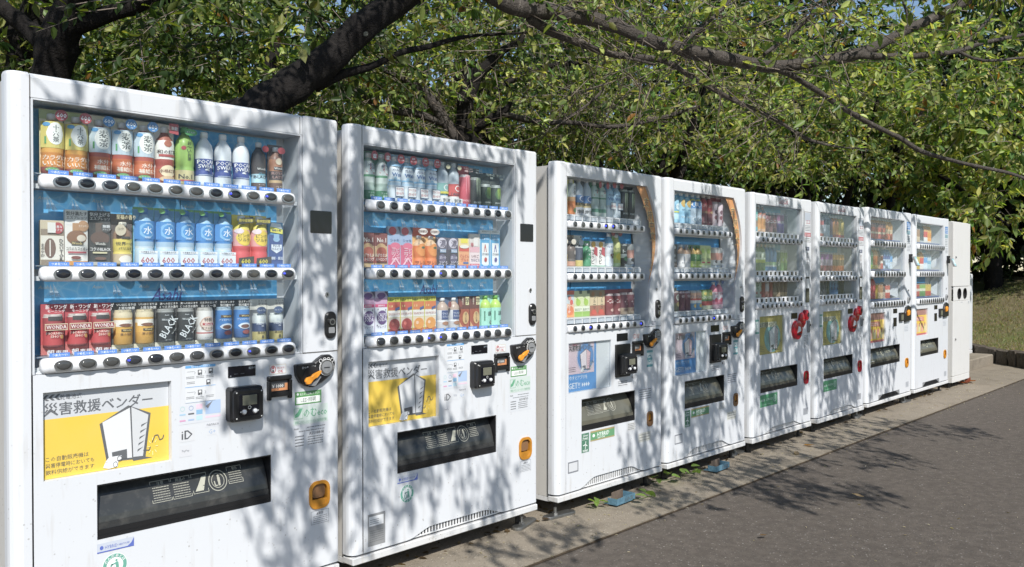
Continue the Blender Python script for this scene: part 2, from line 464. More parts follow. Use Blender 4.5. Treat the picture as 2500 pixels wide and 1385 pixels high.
def sample_meshes(key):
    if key in _S: return _S[key]
    sp = SPEC[key]; w, h = sp['w'], sp['h']; kind = sp['form']
    body = MB('print'); lab = MB('print'); cap = None
    bw = sp.get('bw', .88 if kind != 'box' else 1); R0 = bw * w / 2
    bz0, bz1 = sp.get('bz', (0, 1))
    if kind == 'box':
        body.col = hx(sp['card'][-1][1]); body.rbox(-w / 2, w / 2, 0, .012, 0, h, .002, .001, 1); yf = -.0005
        z = 0
        for top, c in sp['card']:
            lab.col = hx(c); lab.rect(-w / 2 + .0008, z * h + .0008, w / 2 - .0008, top * h - .0004, yf); z = top
    else:
        yf = -R0 - .0012
        if sp.get('card'):
            z = 0; body.col = hx(sp['card'][-1][1]); body.box(-w / 2, w / 2, .004, .008, 0, h)
            for top, c in sp['card']:
                body.col = hx(c); body.rect(-w / 2, z * h, w / 2, top * h, .0036); z = top
        body.smooth = True
        body.lathe(prof(kind, sp['bands'], R0, (bz1 - bz0) * h), 0, 0, bz0 * h, 16)
        body.smooth = False
        bh = (bz1 - bz0) * h
        cap = MB('print'); cap.smooth = True
        if kind == 'pet':
            cc = hx(sp.get('cap', 'f0f0f0'))
            cap.lathe([(R0 * .44, .895 * bh, cc), (R0 * .44, .98 * bh, cc), (R0 * .38, bh, cc)], 0, 0, bz0 * h, 12)
        elif kind == 'btl':
            cc = hx(sp.get('cap', 'c0c0c0'))
            cap.lathe([(R0 * .58, .83 * bh, cc), (R0 * .58, .98 * bh, cc), (R0 * .5, bh, cc)], 0, 0, bz0 * h, 12)
        else: cap = None
    def curved(x, y, z):
        return (x, y - math.sqrt(max(R0 * R0 * 1.006 - x * x, (R0 * .25) ** 2)), z)
    for i, op in enumerate(sp['pr']):
        k, a = op[0], op[1:]
        flat = k.isupper() or kind == 'box'
        lab.fn = None if flat else curved
        y = (yf if flat else 0) - .0004 * (i + 1) - (.0004 if kind == 'box' else 0)
        k = k.lower()
        if k == 't':
            txt, x, z, hh, c = a[:5]; mw = a[5] if len(a) > 5 else .9
            lab.col = hx(c); lab.text(txt, x * w, z * h, hh * h, y, mw * w)
        elif k == 'v':
            txt, x, z, hh, c = a[:5]; lab.col = hx(c); lab.vtext(txt, x * w, z * h, hh * h, y, .8 * w)
        elif k == 's':
            txt, x, z, hh, c, rot = a[:6]; mw = a[6] if len(a) > 6 else 2
            lab.col = hx(c); lab.text(txt, x * w, z * h, hh * h, y, mw * w, rot=R(rot))
        elif k == 'o':
            x, z, rx, rz, c = a; lab.col = hx(c); lab.oval(x * w, z * h, rx * w, rz * h, y, 14, not flat)
        elif k == 'r':
            x0, z0, x1, z1, c = a; lab.col = hx(c); lab.rect(x0 * w, z0 * h, x1 * w, z1 * h, y, 1 if flat else 6)
        elif k == 'p':
            pts, c = a; lab.col = hx(c); lab.poly([(x * w, y, z * h) for x, z in pts])
    lab.fn = None
    res = (body.mesh('sample_body'), lab.mesh('printed_label') if lab.f else None, cap.mesh('cap') if cap else None)
    _S[key] = res
    return res
ORD = ['first', 'second', 'third', 'fourth', 'fifth', 'sixth', 'seventh', 'eighth', 'ninth', 'tenth', 'eleventh', 'twelfth']
def place_sample(key, loc, i, row, mach, sx=1):
    sp = SPEC[key]; me = sample_meshes(key)
    nm = {'pet': 'sample_bottle', 'can': 'sample_can', 'btl': 'sample_bottle', 'box': 'sample_card'}[sp['form']]
    o = put(nm, me[0], None, loc); o.scale = (sx, 1, 1)
    tag(o, f"{sp['d']}, {ORD[i]} from left on {row} shelf of {mach}", 'drink sample', 'drink samples shown behind the panes')
    if me[1]: put('printed_label', me[1], o)
    if me[2]: put('cap', me[2], o)
SPEC = {}
def S(key, d, form, h, bands=None, card=None, pr=(), w=.0625, **kw):
    SPEC[key] = dict(d=d, form=form, h=h, bands=bands or [(1, 'ffffff')], card=card, pr=list(pr), w=w, **kw)

# --- first machine, top shelf
def tea600(badge, brand, low, lowcol, liquid, surround):
    return [('r', -.5, .40, .5, .80, surround), ('o', .02, .62, .36, .17, 'fbfbf3'), ('v', brand, .03, .62, .27, '1c2a26'),
            ('o', -.33, .755, .13, .03, '4f9ad0'), ('r', -.40, .46, -.345, .57, '4d9f58'),
            ('t', low[0], 0, .255, .075, 'fff6e4'), ('t', low[1], 0, .165, .075, 'fff6e4'), ('o', -.12, .07, .28, .032, '4d9f4a'), ('t', 'カフェインゼロ', -.12, .07, .03, 'e8f4d8', .5),
            ('O', .24, .90, .27, .085, badge), ('T', '600', .24, .90, .065, 'ffffff', .46), ('T', 'ml', .26, .845, .025, 'ffffff')]
S('juroku', 'sixteen-grain tea bottle card, red badge', 'pet', .2, [(.12, '8f2f18'), (.36, 'd98a24'), (.44, 'e6a63a'), (.78, 'd2cf62'), (1, 'bd8233')], [(.3, 'e9d9b4'), (.85, 'eee0bd'), (1, 'b9c27e')],
  tea600('b5323a', '十六茶', ('カラダに', 'いいこと'), '', '', 'dccb66'), bz=(0, .93), bw=.96)
S('mugi', 'barley tea bottle card, blue badge', 'pet', .2, [(.12, '8f3620'), (.36, 'cf6a2c'), (.46, 'b5462a'), (.77, 'ccd6dc'), (1, 'b1522e')], [(.85, 'f2e9d6'), (1, 'e4dcc0')],
  tea600('2f7fc0', '麦茶', ('水分', '補給に'), '', '', 'c5d4dc'), bz=(0, .93), bw=.96)
S('kocha', 'black tea bottle card, white label', 'pet', .2, [(.25, 'b8582c'), (.42, 'a63a22'), (.75, 'efece2'), (1, '9c4a2c')], [(1, 'eee7dc')],
  [('t', '和の紅茶', 0, .52, .07, '3a2420'), ('o', 0, .66, .2, .055, 'b4613e'), ('r', -.4, .44, .4, .48, 'b23b30'), ('o', 0, .2, .38, .1, 'f0dcb4'), ('t', '本格紅茶', 0, .2, .06, '7a3c1e'), ('o', 0, .07, .4, .05, 'dcb98c'),
   ('P', [(.02, .84), (.5, .82), (.5, 1), (.02, 1)], 'b4323a'), ('T', '無糖', .3, .92, .06, 'fff', .3), ('T', '紅茶', .1, .92, .06, 'ffe8d8', .3)], bz=(0, .95), bw=.94)
S('ocha', 'yellow-green tea bottle', 'pet', .198, [(.25, 'd9cd94'), (.85, '9cc455'), (1, '6f9f3c')], None,
  [('v', 'お〜いお茶', .05, .58, .34, '22301c'), ('o', -.22, .63, .11, .035, 'b8323c'), ('t', 'No.1', -.12, .14, .075, '2a2a2a', .6), ('r', -.4, .06, .4, .085, 'c33a3a'), ('O', .1, .90, .34, .06, '3f9a4a'), ('T', 'あたたか', .1, .90, .03, 'ffffff', .5)], cap='4fa050', bw=.95)
S('pocari', 'white sports drink bottle, blue band', 'pet', .19, [(.19, 'e8ecf0'), (.50, '1f3f94'), (1, 'e6eaee')], None,
  [('t', 'POCARI', 0, .445, .07, 'ffffff', .86), ('t', 'SWEAT', 0, .365, .07, 'ffffff', .82), ('p', [(-.42, .31), (.0, .285), (.42, .23), (.42, .27), (0, .32)], 'f2f4f7'), ('r', -.4, .20, .4, .215, 'b9c6dc')], bw=.9)
S('wblack', 'dark coffee bottle, pale blue band', 'pet', .178, [(.16, '4a2c24'), (.34, 'bfe3ee'), (.8, '33231f'), (1, '2a1e1c')], None,
  [('t', 'BLACK', 0, .28, .06, '1a2a3a', .85), ('t', 'Clear', .02, .345, .045, '4aa6c0', .6), ('r', -.3, .41, .3, .48, '1c1614'), ('t', 'Wonda', 0, .445, .045, 'e8e4dc', .56), ('t', 'すっきり', 0, .12, .03, 'e6dcd4', .6), ('t', 'ブラック', 0, .07, .035, 'e6dcd4', .7), ('O', .2, .86, .22, .07, 'b92a36')], w=.056, cap='d8d8d8')
S('latte', 'brown latte bottle card', 'pet', .176, [(.2, '6a4632'), (.26, 'c9a878'), (.46, '3a2a2c'), (.72, 'b67850'), (1, '7c5038')], [(1, '4a3230')],
  [('t', 'ROYAL', 0, .39, .055, 'b08c84', .8), ('t', 'LATTE', 0, .31, .055, 'b08c84', .8), ('r', -.3, .46, .3, .53, '2a2024'), ('t', 'Wonda', 0, .495, .045, 'e8e4dc', .56), ('o', 0, .64, .22, .07, 'e4d2b4'), ('t', 'コク', 0, .1, .06, 'd8c8b4', .7), ('O', .14, .87, .26, .07, 'b2323c')], w=.056, bz=(0, .95))
# --- first machine, middle shelf
S('doutor', 'beige coffee card, brown bean', 'box', .138, None, [(.12, '8d7a66'), (.66, 'ece4d6'), (.8, '94806c'), (1, 'd6c6a8')],
  [('s', '◆', 0, 0, .001, 'fff', 0), ('o', -.1, .38, .24, .22, '6f4d3c'), ('r', -.13, .2, -.08, .56, 'efe8dc'), ('v', 'DOUTOR', .37, .34, .5, '2a221e'), ('v', 'まろやか', -.42, .33, .3, '4a3a30'), ('o', .22, .83, .24, .13, 'b8343a'), ('t', '上質な', .22, .86, .055, 'fff', .36), ('t', 'カフェ', .22, .79, .055, 'fff', .36), ('r', -.22, .72, .12, .95, 'ede9e2')])
S('ole', 'white cafe au lait card', 'box', .174, None, [(.08, 'd9933c'), (.72, 'f0ebe2'), (1, 'efece6')],
  [('r', -.18, .6, .22, .76, 'b98a5c'), ('o', 0, .5, .44, .13, '8a5a34'), ('o', .2, .49, .2, .06, 'e6d8c4'), ('t', '気分満たす', 0, .93, .075, '2a2624', .92), ('t', 'エスプレッソ', 0, .855, .055, '2a2624', .9), ('o', .28, .71, .24, .10, 'b98a60'), ('t', 'カフェオレ', .28, .71, .04, 'f4e6d0', .4), ('r', -.24, .37, .28, .43, '3a2a1c'), ('t', 'Wonda', 0, .4, .05, 'e6cf90', .45), ('t', 'コクのカフェオレ', 0, .3, .065, '2a201c', .94), ('r', -.4, .22, .4, .25, 'b8384a'), ('o', -.05, .14, .22, .03, '7a2c20')])
S('kblack', 'black coffee card, white lettering', 'box', .174, None, [(.07, 'b9b4ac'), (1, '1f1d1e')],
  [('r', -.2, .6, .14, .78, '5a4436'), ('o', 0, .5, .44, .12, '5c3c2c'), ('t', '気分上げる', 0, .93, .075, 'f2f0ec', .92), ('t', 'エスプレッソ', 0, .855, .055, 'f2f0ec', .9), ('o', .28, .70, .23, .10, '2e2c2e'), ('t', '無糖', .28, .72, .06, 'f0f0f0', .34), ('t', 'ブラック', .28, .66, .035, 'f0f0f0', .38), ('r', -.22, .37, .28, .43, '3c3a36'), ('t', 'Wonda', 0, .4, .05, 'e8e4da', .45), ('t', 'コクのBLACK', 0, .3, .065, 'f2f0ec', .94), ('r', -.35, .22, .3, .25, 'd8cfa4'), ('o', 0, .13, .26, .03, '6b4634')])
S('barista', 'yellow coffee bottle card, brown top', 'pet', .168, [(.25, 'c9b28c'), (.6, 'e6cf5c'), (1, '8a6446')], [(.84, '4a3a34'), (1, '59463a')],
  [('t', '世界一の', 0, .42, .07, '2a2620', .8), ('t', 'バリスタ', 0, .33, .05, '2a2620', .7), ('o', 0, .12, .3, .08, 'efe6d6'), ('T', '至福の香り', 0, .93, .09, 'e6d6a8', .9), ('O', -.26, .68, .26, .11, 'd6c8ac'), ('T', 'コク', -.26, .7, .05, '5a4632'), ('r', -.2, .52, .2, .56, '2a2422')], bz=(.02, .84), cap='ece4d0')
S('mizu', 'blue label water bottle', 'pet', .194, [(.30, 'b9cfe0'), (.335, 'd9e6f0'), (.42, 'a8c4da'), (.74, '2f82c8'), (1, '9cc4e0')], [(.02, '5c9cc8'), (.84, '6aa9d2'), (.96, '5a9cc6'), (1, '68a85c')],
  [('r', -.5, .45, .5, .76, '2f86ca'), ('o', 0, .60, .4, .13, '7db9e4'), ('o', .02, .60, .3, .1, '3a8fd0'), ('t', '水', .02, .60, .13, 'f4f8fc'), ('t', 'Asahi', 0, .72, .022, 'f0f4fa'), ('t', '天然水', 0, .48, .03, 'f0f4fa'),
   ('R', -.46, .02, .46, .2, 'e9eef2'), ('T', '600', -.04, .095, .1, 'b5343e', .78), ('R', -.46, .21, .46, .255, 'f2f4f6'), ('T', 'とぎ澄まされた', 0, .232, .03, '3a4a66', .84), ('O', -.36, .93, .16, .04, '5ea24e')], cap='3a86c8', bz=(0, .98), bw=.92)
S('salty', 'yellow and red salt drink card', 'pet', .186, [(.40, 'd8474a'), (.72, 'e9a7a4'), (1, 'e6d45a')], [(.5, 'd9585a'), (1, 'e9d65a')],
  [('o', .0, .55, .42, .15, 'f0d04a'), ('t', 'ピングレ', .06, .59, .065, '2a2420', .8), ('t', 'ソルティ', .06, .51, .065, '2a2420', .8), ('o', -.28, .68, .2, .05, 'f0dce0'),
   ('P', [(-.45, .8), (.45, .85), (.45, .97), (-.35, .92)], '2c2a24'), ('T', '熱中症対策', .02, .885, .06, 'f2e060', .8), ('P', [(-.45, .02), (.48, .05), (.48, .2), (-.4, .16)], '2c2820'), ('T', '600', .0, .10, .085, 'f4e24e', .7)], bz=(0, .98), bw=.94)
S('plus', 'small blue yogurt drink card', 'box', .165, None, [(.72, '234a8c'), (1, '5ea0cc')],
  [('o', .05, .62, .22, .06, '9cc4e4'), ('r', -.13, .6, .23, .74, '8fbadc'), ('p', [(-.3, .5), (.4, .5), (.4, .38), (.05, .3), (-.3, .38)], 'e6eef6'), ('t', 'PLUS', .05, .47, .055, '1c3464', .6), ('t', 'カルピス', .05, .40, .05, '1c3464', .64), ('t', '睡眠・腸活', .05, .19, .07, 'e6eef6', .8), ('p', [(-.4, .78), (.45, .74), (.45, .84), (-.4, .9)], 'e8e05a'), ('t', '睡眠の質', .02, .82, .05, '2a3c6c', .7), ('p', [(-.4, .9), (.4, .86), (.3, .97), (-.3, .99)], 'e4eef4')], w=.058)
# --- first machine, bottom shelf
S('wonda', 'red morning coffee can card', 'can', .156, [(.08, '8f2a26'), (.5, 'c2282c'), (.62, 'b02026'), (.9, 'a82a30'), (1, 'd0c4bc')], [(.2, 'c8645c'), (.72, 'c2343a'), (1, 'b62a38')],
  [('T', '新・ワンダ', 0, .945, .085, 'fdf3ef', .9), ('T', 'モーニング', 0, .865, .055, 'fdf3ef', .86), ('r', -.3, .68, .3, .76, '2a1e1e'), ('R', -.48, .49, .48, .62, 'ecd9b4'), ('R', -.455, .505, .455, .605, '9c2026'), ('T', 'WONDA', 0, .555, .075, 'fdf3ea', .84), ('t', 'MORNING', 0, .43, .045, 'f4dccc', .74), ('t', 'SHOT', 0, .37, .05, 'f4dccc', .6),
   ('T', '朝', -.26, .055, .12, 'fbf4f0'), ('T', '専用', .2, .05, .1, 'fbf4f0', .5), ('o', .25, .36, .08, .04, 'd8a04c')], bz=(.15, .80), bw=.86)
def coffee_top(a, b, c='f0ede8'): return [('T', a, 0, .955, .05, c, .9), ('T', b, 0, .885, .06, c, .92)]
S('gold', 'gold coffee can card', 'can', .156, [(.35, 'd6a03c'), (.62, 'e0ac44'), (.72, 'f3ecdc'), (.78, 'd8a440'), (1, 'd9c9a4')], [(.12, 'd8ceb0'), (1, '241f1e')],
  coffee_top('いいはじまりは', '上質な休憩') + [('r', -.4, .50, .4, .58, 'f4eee2'), ('o', 0, .53, .3, .035, '7a4420'), ('r', -.22, .4, .3, .45, '3c2c14'), ('t', 'Wonda', .04, .425, .035, 'e8d08c', .46), ('t', '金の微糖', .02, .345, .055, '6a4418', .7), ('T', 'コーヒー感●●●', 0, .08, .03, '4a4030', .85), ('T', 'ミルク感●●', 0, .035, .03, '4a4030', .75)], bz=(.12, .84), bw=.86)
S('bblack', 'black can card, slanted white lettering', 'can', .156, [(.9, '1b1f22'), (1, '9c9c98')], [(.12, 'd6cfb8'), (1, '221f20')],
  coffee_top('次へのはじまり', 'くつろぎの香り') + [('S', 'BLACK', -.02, .46, .15, 'e6eaea', 58, 1.25), ('r', -.32, .58, .06, .64, '3a4044'), ('t', 'Wonda', -.13, .61, .035, 'd8dcdc', .34), ('t', 'Asahi', -.1, .71, .025, 'd8dcdc', .3), ('S', 'The deep', .24, .36, .035, 'c8ccca', 58, .6), ('t', 'コーヒー', 0, .18, .03, 'c8ccca', .5), ('T', 'コーヒー感●●●●', 0, .08, .03, '4a4030', .85), ('T', 'ミルク感', -.1, .035, .03, '4a4030', .5)], bz=(.12, .84), bw=.86)
S('tokusei', 'white cafe can card, black top', 'can', .156, [(.2, 'e2ded8'), (.24, 'b4403c'), (.9, 'e8e4de'), (1, 'bcb8b0')], [(.12, 'd6cfb8'), (1, '241f1e')],
  coffee_top('ミルクの旨みで', 'ほっと一息') + [('o', 0, .48, .38, .16, 'c9a08c'), ('o', 0, .48, .34, .145, 'e4cfc0'), ('t', '特製', 0, .57, .08, '3a2a24', .62), ('r', -.28, .45, .28, .5, 'b0363a'), ('t', 'Wonda', 0, .475, .035, 'fff', .46), ('t', 'カフェオレ', 0, .39, .05, '3a2a24', .66), ('t', 'コーヒー飲料', 0, .18, .025, '4a4040', .5), ('T', 'コーヒー感●', 0, .08, .03, '4a4030', .8), ('T', 'ミルク感●●●', 0, .035, .03, '4a4030', .85)], bz=(.12, .84), bw=.86)
S('ice', 'blue iced coffee can card', 'can', .156, [(.3, '2a62a0'), (.9, '2f7cc0'), (1, '9cb4c4')], [(.12, 'd6cfb8'), (1, '1e2026')],
  coffee_top('甘さすっきり', '気分爽やか') + [('r', -.3, .60, .34, .66, '3c2c1c'), ('t', 'Wonda', .02, .63, .04, 'e6d08c', .5), ('t', 'アイスマウンテン', 0, .55, .045, 'e8f0f8', .74), ('o', 0, .4, .34, .07, 'dce6ee'), ('o', .0, .39, .24, .045, '6a3a28'), ('o', .05, .26, .22, .05, '8a3030'), ('T', 'コーヒー感●●', 0, .08, .03, '4a4030', .8), ('T', 'ミルク感●●', 0, .035, .03, '4a4030', .75)], bz=(.12, .84), bw=.86)
S('premium', 'navy and cream can card', 'can', .156, [(.36, 'd6c47c'), (.66, '28406c'), (1, 'd8dcd8')], [(.5, '4c5058'), (.75, '5a6068'), (1, 'd9d6ca')],
  [('T', '甘さに軽', 0, .955, .05, '4a4c50', .8), ('T', '最高峰', 0, .885, .07, '3a3e46', .86), ('O', -.08, .74, .28, .085, '39527c'), ('T', 'プレミアム', -.08, .74, .035, 'e8ecf2', .5), ('t', 'THE', 0, .5, .05, 'c8d0dc', .4), ('t', 'PREMIUM', 0, .42, .04, 'd8dce4', .7), ('t', '微糖', 0, .37, .03, 'd8dce4', .4), ('t', '最高峰の', 0, .22, .05, '3a3424', .6), ('o', 0, .12, .06, .04, '3a3424')], bz=(0, .66), bw=.78)
# --- second machine
S('cider', 'green and white cider bottle', 'pet', .2, [(.20, '2f7a50'), (.36, 'a4b8ac'), (.48, 'c8d4cc'), (.53, '4a8c62'), (.56, 'd2dad6'), (.82, 'd9e0dc'), (1, 'b8ccbe')], [(1, '3c6e54')],
  [('p', [(-.3, .55), (-.05, .62), (-.05, .74), (-.1, .74), (-.1, .64), (-.34, .58)], 'b23a44'), ('p', [(-.08, .61), (.24, .55), (.2, .52), (-.05, .585)], 'b23a44'), ('t', 'MITSUYA', .12, .70, .045, '44506a', .7), ('t', 'CIDER', .2, .645, .045, '44506a', .5), ('t', 'スッキリ', 0, .14, .04, 'cfe4d4', .6), ('t', '爽快', 0, .08, .05, 'cfe4d4', .5), ('O', .16, .9, .26, .1, 'b0303c'), ('T', '爽', .18, .89, .09, 'fff', .36)], bz=(0, .96))
S('calwater', 'white lactic water bottle, red badge', 'pet', .2, [(.36, 'd4dde4'), (.42, 'b9d4e8'), (.78, 'e6eef4'), (1, 'bcd4e4')], [(1, '86b0cc')],
  [('r', -.5, .42, .5, .46, '8fc0e2'), ('t', 'カルピス', .05, .66, .06, '23386c', .8), ('t', 'Water', .05, .56, .085, '3a6cae', .84), ('o', 0, .75, .42, .02, '8fc0e2'), ('o', -.2, .48, .1, .03, 'a8d0ea'),
   ('R', -.26, .1, .46, .32, '34507c'), ('R', -.23, .115, .43, .305, 'f0f0ee'), ('T', 'すべてを', .1, .255, .06, 'b8434a', .58), ('T', '白い心で', .1, .17, .06, 'b8434a', .58), ('O', .18, .89, .3, .1, 'b8242e'), ('T', '濃厚', .18, .92, .04, 'fff', .3), ('T', 'すっきり', .18, .86, .035, 'fff', .44)], bz=(0, .95), bw=.92)
def wilk(c, word): return [('r', -.5, .24, .5, .5, c), ('o', .08, .4, .26, .07, 'f4f0ea'), ('o', .08, .4, .2, .05, c), ('t', word, 0, .27, .065, '38404a', .9), ('R', -.46, .05, .46, .17, 'e8e8e8'), ('T', '刺激', .02, .11, .1, '24282e', .8), ('O', .16, .87, .2, .05, 'd8d0a8')]
S('lemon', 'clear soda bottle, lemon label', 'pet', .196, [(.22, 'e4e4e0'), (.5, '7fb4cc'), (1, 'c2ccd4')], [(.75, '98a8b2'), (1, '2e3a3e')], wilk('86b8b0', 'LEMON') + [('r', -.5, .26, .5, .31, 'dcd24a')], bz=(0, .99), cap='d4d8da')
S('tansan', 'clear soda bottle, red label', 'pet', .196, [(.22, 'e4e4e0'), (.5, 'c8403a'), (1, 'c2ccd4')], [(.75, '98a8b2'), (1, '2e3a3e')], wilk('c8403a', 'TANSAN'), bz=(0, .99), cap='d4d8da')
def claw(x, z, s, c):
    return [('p', [(x - .2 * s, z + .22 * s), (x - .09 * s, z + .25 * s), (x - .12 * s, z - .02 * s), (x - .15 * s, z - .24 * s), (x - .19 * s, z)], c), ('p', [(x - .05 * s, z + .23 * s), (x + .05 * s, z + .25 * s), (x + .03 * s, z), (x, z - .2 * s), (x - .03 * s, z)], c), ('p', [(x + .09 * s, z + .22 * s), (x + .2 * s, z + .25 * s), (x + .17 * s, z), (x + .13 * s, z - .26 * s), (x + .1 * s, z)], c)]
S('mpink', 'tall pink energy can card', 'can', .188, [(.92, 'cf4a5c'), (1, 'c8c0c0')], [(.8, 'b84654'), (1, 'b83a44')], claw(0, .52, 1, 'e58a94') + [('T', 'トロピカル', 0, .93, .05, 'f2d4d0', .8), ('T', '楽園パンチ', 0, .86, .05, 'f2d4d0', .8), ('t', 'MONSTER', 0, .15, .05, 'f0c4c8', .7)], bz=(0, .78), bw=.9)
S('mblack', 'tall black energy can card', 'can', .184, [(.92, '16211d'), (1, '8c9490')], [(1, '22282a')], claw(0, .50, 1, 'b9c8a4') + [('T', 'Unleash', 0, .93, .045, 'b0b6b6', .7), ('T', 'the Beast', 0, .87, .045, 'b0b6b6', .7), ('t', 'MONSTER', 0, .13, .05, 'c8d0cc', .7)], bz=(0, .76), bw=.9)
S('mgreen', 'small dark energy can card', 'can', .168, [(.88, '1c3524'), (1, 'b4bcb6')], [(1, '24302c')], [('o', 0, .42, .3, .15, '3c6a34')] + claw(0, .42, .7, 'a8c63c') + [('T', 'ワンケース', .1, .93, .07, 'c8d2c4', .8), ('T', '五感', .2, .85, .05, 'c8d2c4', .4), ('t', 'MONSTER', 0, .17, .04, 'c8d0cc', .6)], bz=(.03, .68), bw=.86)
S('nost', 'dark red ginseng drink card', 'box', .143, None, [(.12, 'c8a878'), (.3, 'a63a2c'), (.62, 'd9b48c'), (1, '7c2622')],
  [('o', 0, .5, .46, .2, 'c8a070'), ('o', .02, .44, .4, .15, 'a84428'), ('t', 'No.1', .02, .79, .13, 'f4ece4', .7), ('t', 'ドデカミン', 0, .35, .1, 'f6f2ec', .92), ('t', 'ストロング', 0, .235, .1, 'f6f2ec', .92), ('r', -.4, .13, .4, .17, '5a2018')])
S('pinksoda', 'pink and blue soda card', 'box', .173, None, [(.55, 'd2587c'), (.8, '9fb4d4'), (1, 'b4c4d8')],
  [('o', -.12, .89, .32, .1, 'c83c4e'), ('t', 'シャキ', .05, .66, .08, '44608c', .72), ('o', .1, .52, .42, .09, 'dc6a88'), ('v', '三ツ矢', -.05, .3, .36, 'f6dce4'), ('v', 'ピンク', .3, .32, .3, 'f6dce4'), ('p', [(-.4, .04), (-.3, .02), (.1, .2), (.45, .04), (.45, .1), (.1, .26)], 'f2c4d0'), ('p', [(.25, 1), (.5, 1), (.5, .84)], '4a5c78')])
S('orange', 'orange juice card, red oval', 'pet', .173, [(.1, 'd86a34'), (.68, 'e07a34'), (1, 'd8b48c')], [(.78, 'e2ae6a'), (1, 'd85a3c')],
  [('o', 0, .44, .4, .16, 'e08c3c'), ('o', .06, .5, .16, .03, '3c5a30'), ('t', 'ヲレンジ', 0, .12, .09, '7c2c1c', .84), ('O', 0, .9, .4, .08, 'f6ece4'), ('T', '自販機限定', 0, .9, .07, '5a2420', .7), ('V', 'みかん', -.34, .66, .2, '7c5020')], bz=(0, .8), cap='d8dce0')
S('grape', 'dark purple grape drink card', 'box', .135, None, [(.6, '2c2438'), (1, '5c5468')],
  [('o', .0, .82, .42, .17, 'd8d0dc'), ('t', '濃', .08, .8, .24, '3c2c50'), ('r', -.2, .5, .36, .62, '8fa4c0'), ('t', 'Welch', .08, .56, .07, 'f0f0f4', .5), ('o', 0, .3, .34, .16, '5c5470'), ('t', '濃いめ', .05, .34, .1, 'd0c8d8', .6), ('t', 'ぶどう', .05, .15, .14, 'e8e2ee', .8)])
S('gurt', 'yellow and orange yogurt drink card', 'box', .134, None, [(.1, 'd86444'), (.55, 'eda878'), (.75, 'd8503c'), (1, 'f0d9a4')], [('r', -.3, .84, .34, 1, 'f2e04a'), ('t', 'ぐんぐん', .05, .4, .13, 'b8343a', .84), ('t', 'グルト', .05, .27, .12, 'b8343a', .7), ('r', -.1, .14, .4, .2, '3a6aa8'), ('o', 0, .72, .45, .06, 'f2ede0')])
S('ichigo', 'pale strawberry milk card', 'box', .158, None, [(.12, 'd86878'), (.45, 'f2dcdc'), (.62, 'e8b4bc'), (1, 'ded6d0')], [('r', -.12, .64, .3, .86, 'efe9e4'), ('t', 'いちご', .04, .34, .09, '6a2c34', .7), ('t', 'カルピス', .04, .23, .09, '2c3464', .84), ('t', 'Premium', 0, .08, .05, 'fff0f0', .7), ('v', '苺', -.28, .68, .12, 'c23c50')])
def storm(c): return [('r', -.34, .1, .36, .66, 'f2f2f0'), ('p', [(-.14, .42), (-.08, .42), (-.03, .52), (.03, .52), (.08, .42), (.16, .42), (.03, .62), (-.03, .62)], c), ('t', 'STORM', .02, .36, .06, '34405c', .6), ('t', '0カロリー', 0, .96, .045, '3a3a3a', .7), ('t', 'ビタミン', 0, .84, .05, 'eaf4fa', .8), ('t', 'ミネラル', 0, .76, .05, 'eaf4fa', .8), ('p', [(-.34, .1), (.36, .1), (.02, .0)], 'd8e4ea'), ('o', .02, .22, .14, .06, c)]
S('stormr', 'sky blue card, red emblem', 'box', .178, None, [(.9, '4aa4d4'), (1, 'e6ecee')], storm('b83a40'))
S('stormp', 'sky blue card, purple emblem', 'box', .178, None, [(.9, '4aa4d4'), (1, 'e6ecee')], storm('4a3c8c'))
S('calsoda', 'white and purple soda card', 'box', .175, None, [(.62, 'eceaf0'), (.7, 'd8447c'), (.84, 'd8a8c8'), (1, 'd8c8dc')],
  [('o', .0, .9, .34, .07, '6a3c80'), ('o', -.06, .85, .2, .04, '7c4890'), ('t', '期間限定', 0, .66, .045, 'fbe8f0', .8), ('o', .05, .38, .42, .17, '5c3478'), ('t', 'CALPIS', .06, .44, .085, 'f2ecf6', .74), ('t', 'SODA', .06, .34, .1, 'f2ecf6', .7), ('t', 'グレープ', .02, .16, .06, '5a4a6a', .7), ('o', -.36, .2, .04, .015, '3c2c50'), ('o', -.3, .58, .04, .015, '3c2c50'), ('o', .3, .56, .04, .015, '3c2c50'), ('p', [(.2, 1), (.5, 1), (.5, .86)], '4a3c5c')])
def veg(c, fruit): return [('t', 'すっきり', 0, .93, .075, '5a5a1c', .8), ('t', '1.8', -.25, .74, .07, 'f2e2a0', .4), ('p', [(.1, .6), (.45, .66), (.42, .73), (.08, .68)], '34508c'), ('t', 'さらさらトマト' if fruit == 't' else 'マルチビタミン', 0, .52, .07, 'a8323a', .92), ('o', 0, .22, .44, .17, c), ('o', -.15, .25, .12, .05, 'f0c8a8' if fruit != 't' else 'd86a5c')]
S('tomato', 'red tomato juice card', 'box', .15, None, [(.1, '8c2420'), (.42, 'd8c8b8'), (.62, 'ece6de'), (.86, 'c8543a'), (1, 'd6d24a')], veg('a82c24', 't'))
S('multi', 'orange multivitamin juice card', 'box', .15, None, [(.1, 'c86a34'), (.42, 'e8d4b8'), (.62, 'ece6de'), (.86, 'd8783a'), (1, 'd6d24a')], veg('e0963c', 'o'))
S('milkcof', 'navy coffee milk bottle card', 'pet', .143, [(.25, 'c8c4c4'), (.62, 'dcdce0'), (1, 'b8a090')], [(1, '4c6488')], [('r', -.3, .32, .36, .6, '34487c'), ('t', 'ワイルド', .04, .5, .07, 'e8ecf4', .6), ('t', 'カフェオレ', .04, .41, .06, 'e8ecf4', .6), ('o', 0, .2, .28, .06, 'a87454'), ('O', .3, .78, .16, .1, '8c4038')], bz=(0, .98), cap='e6e6e6')
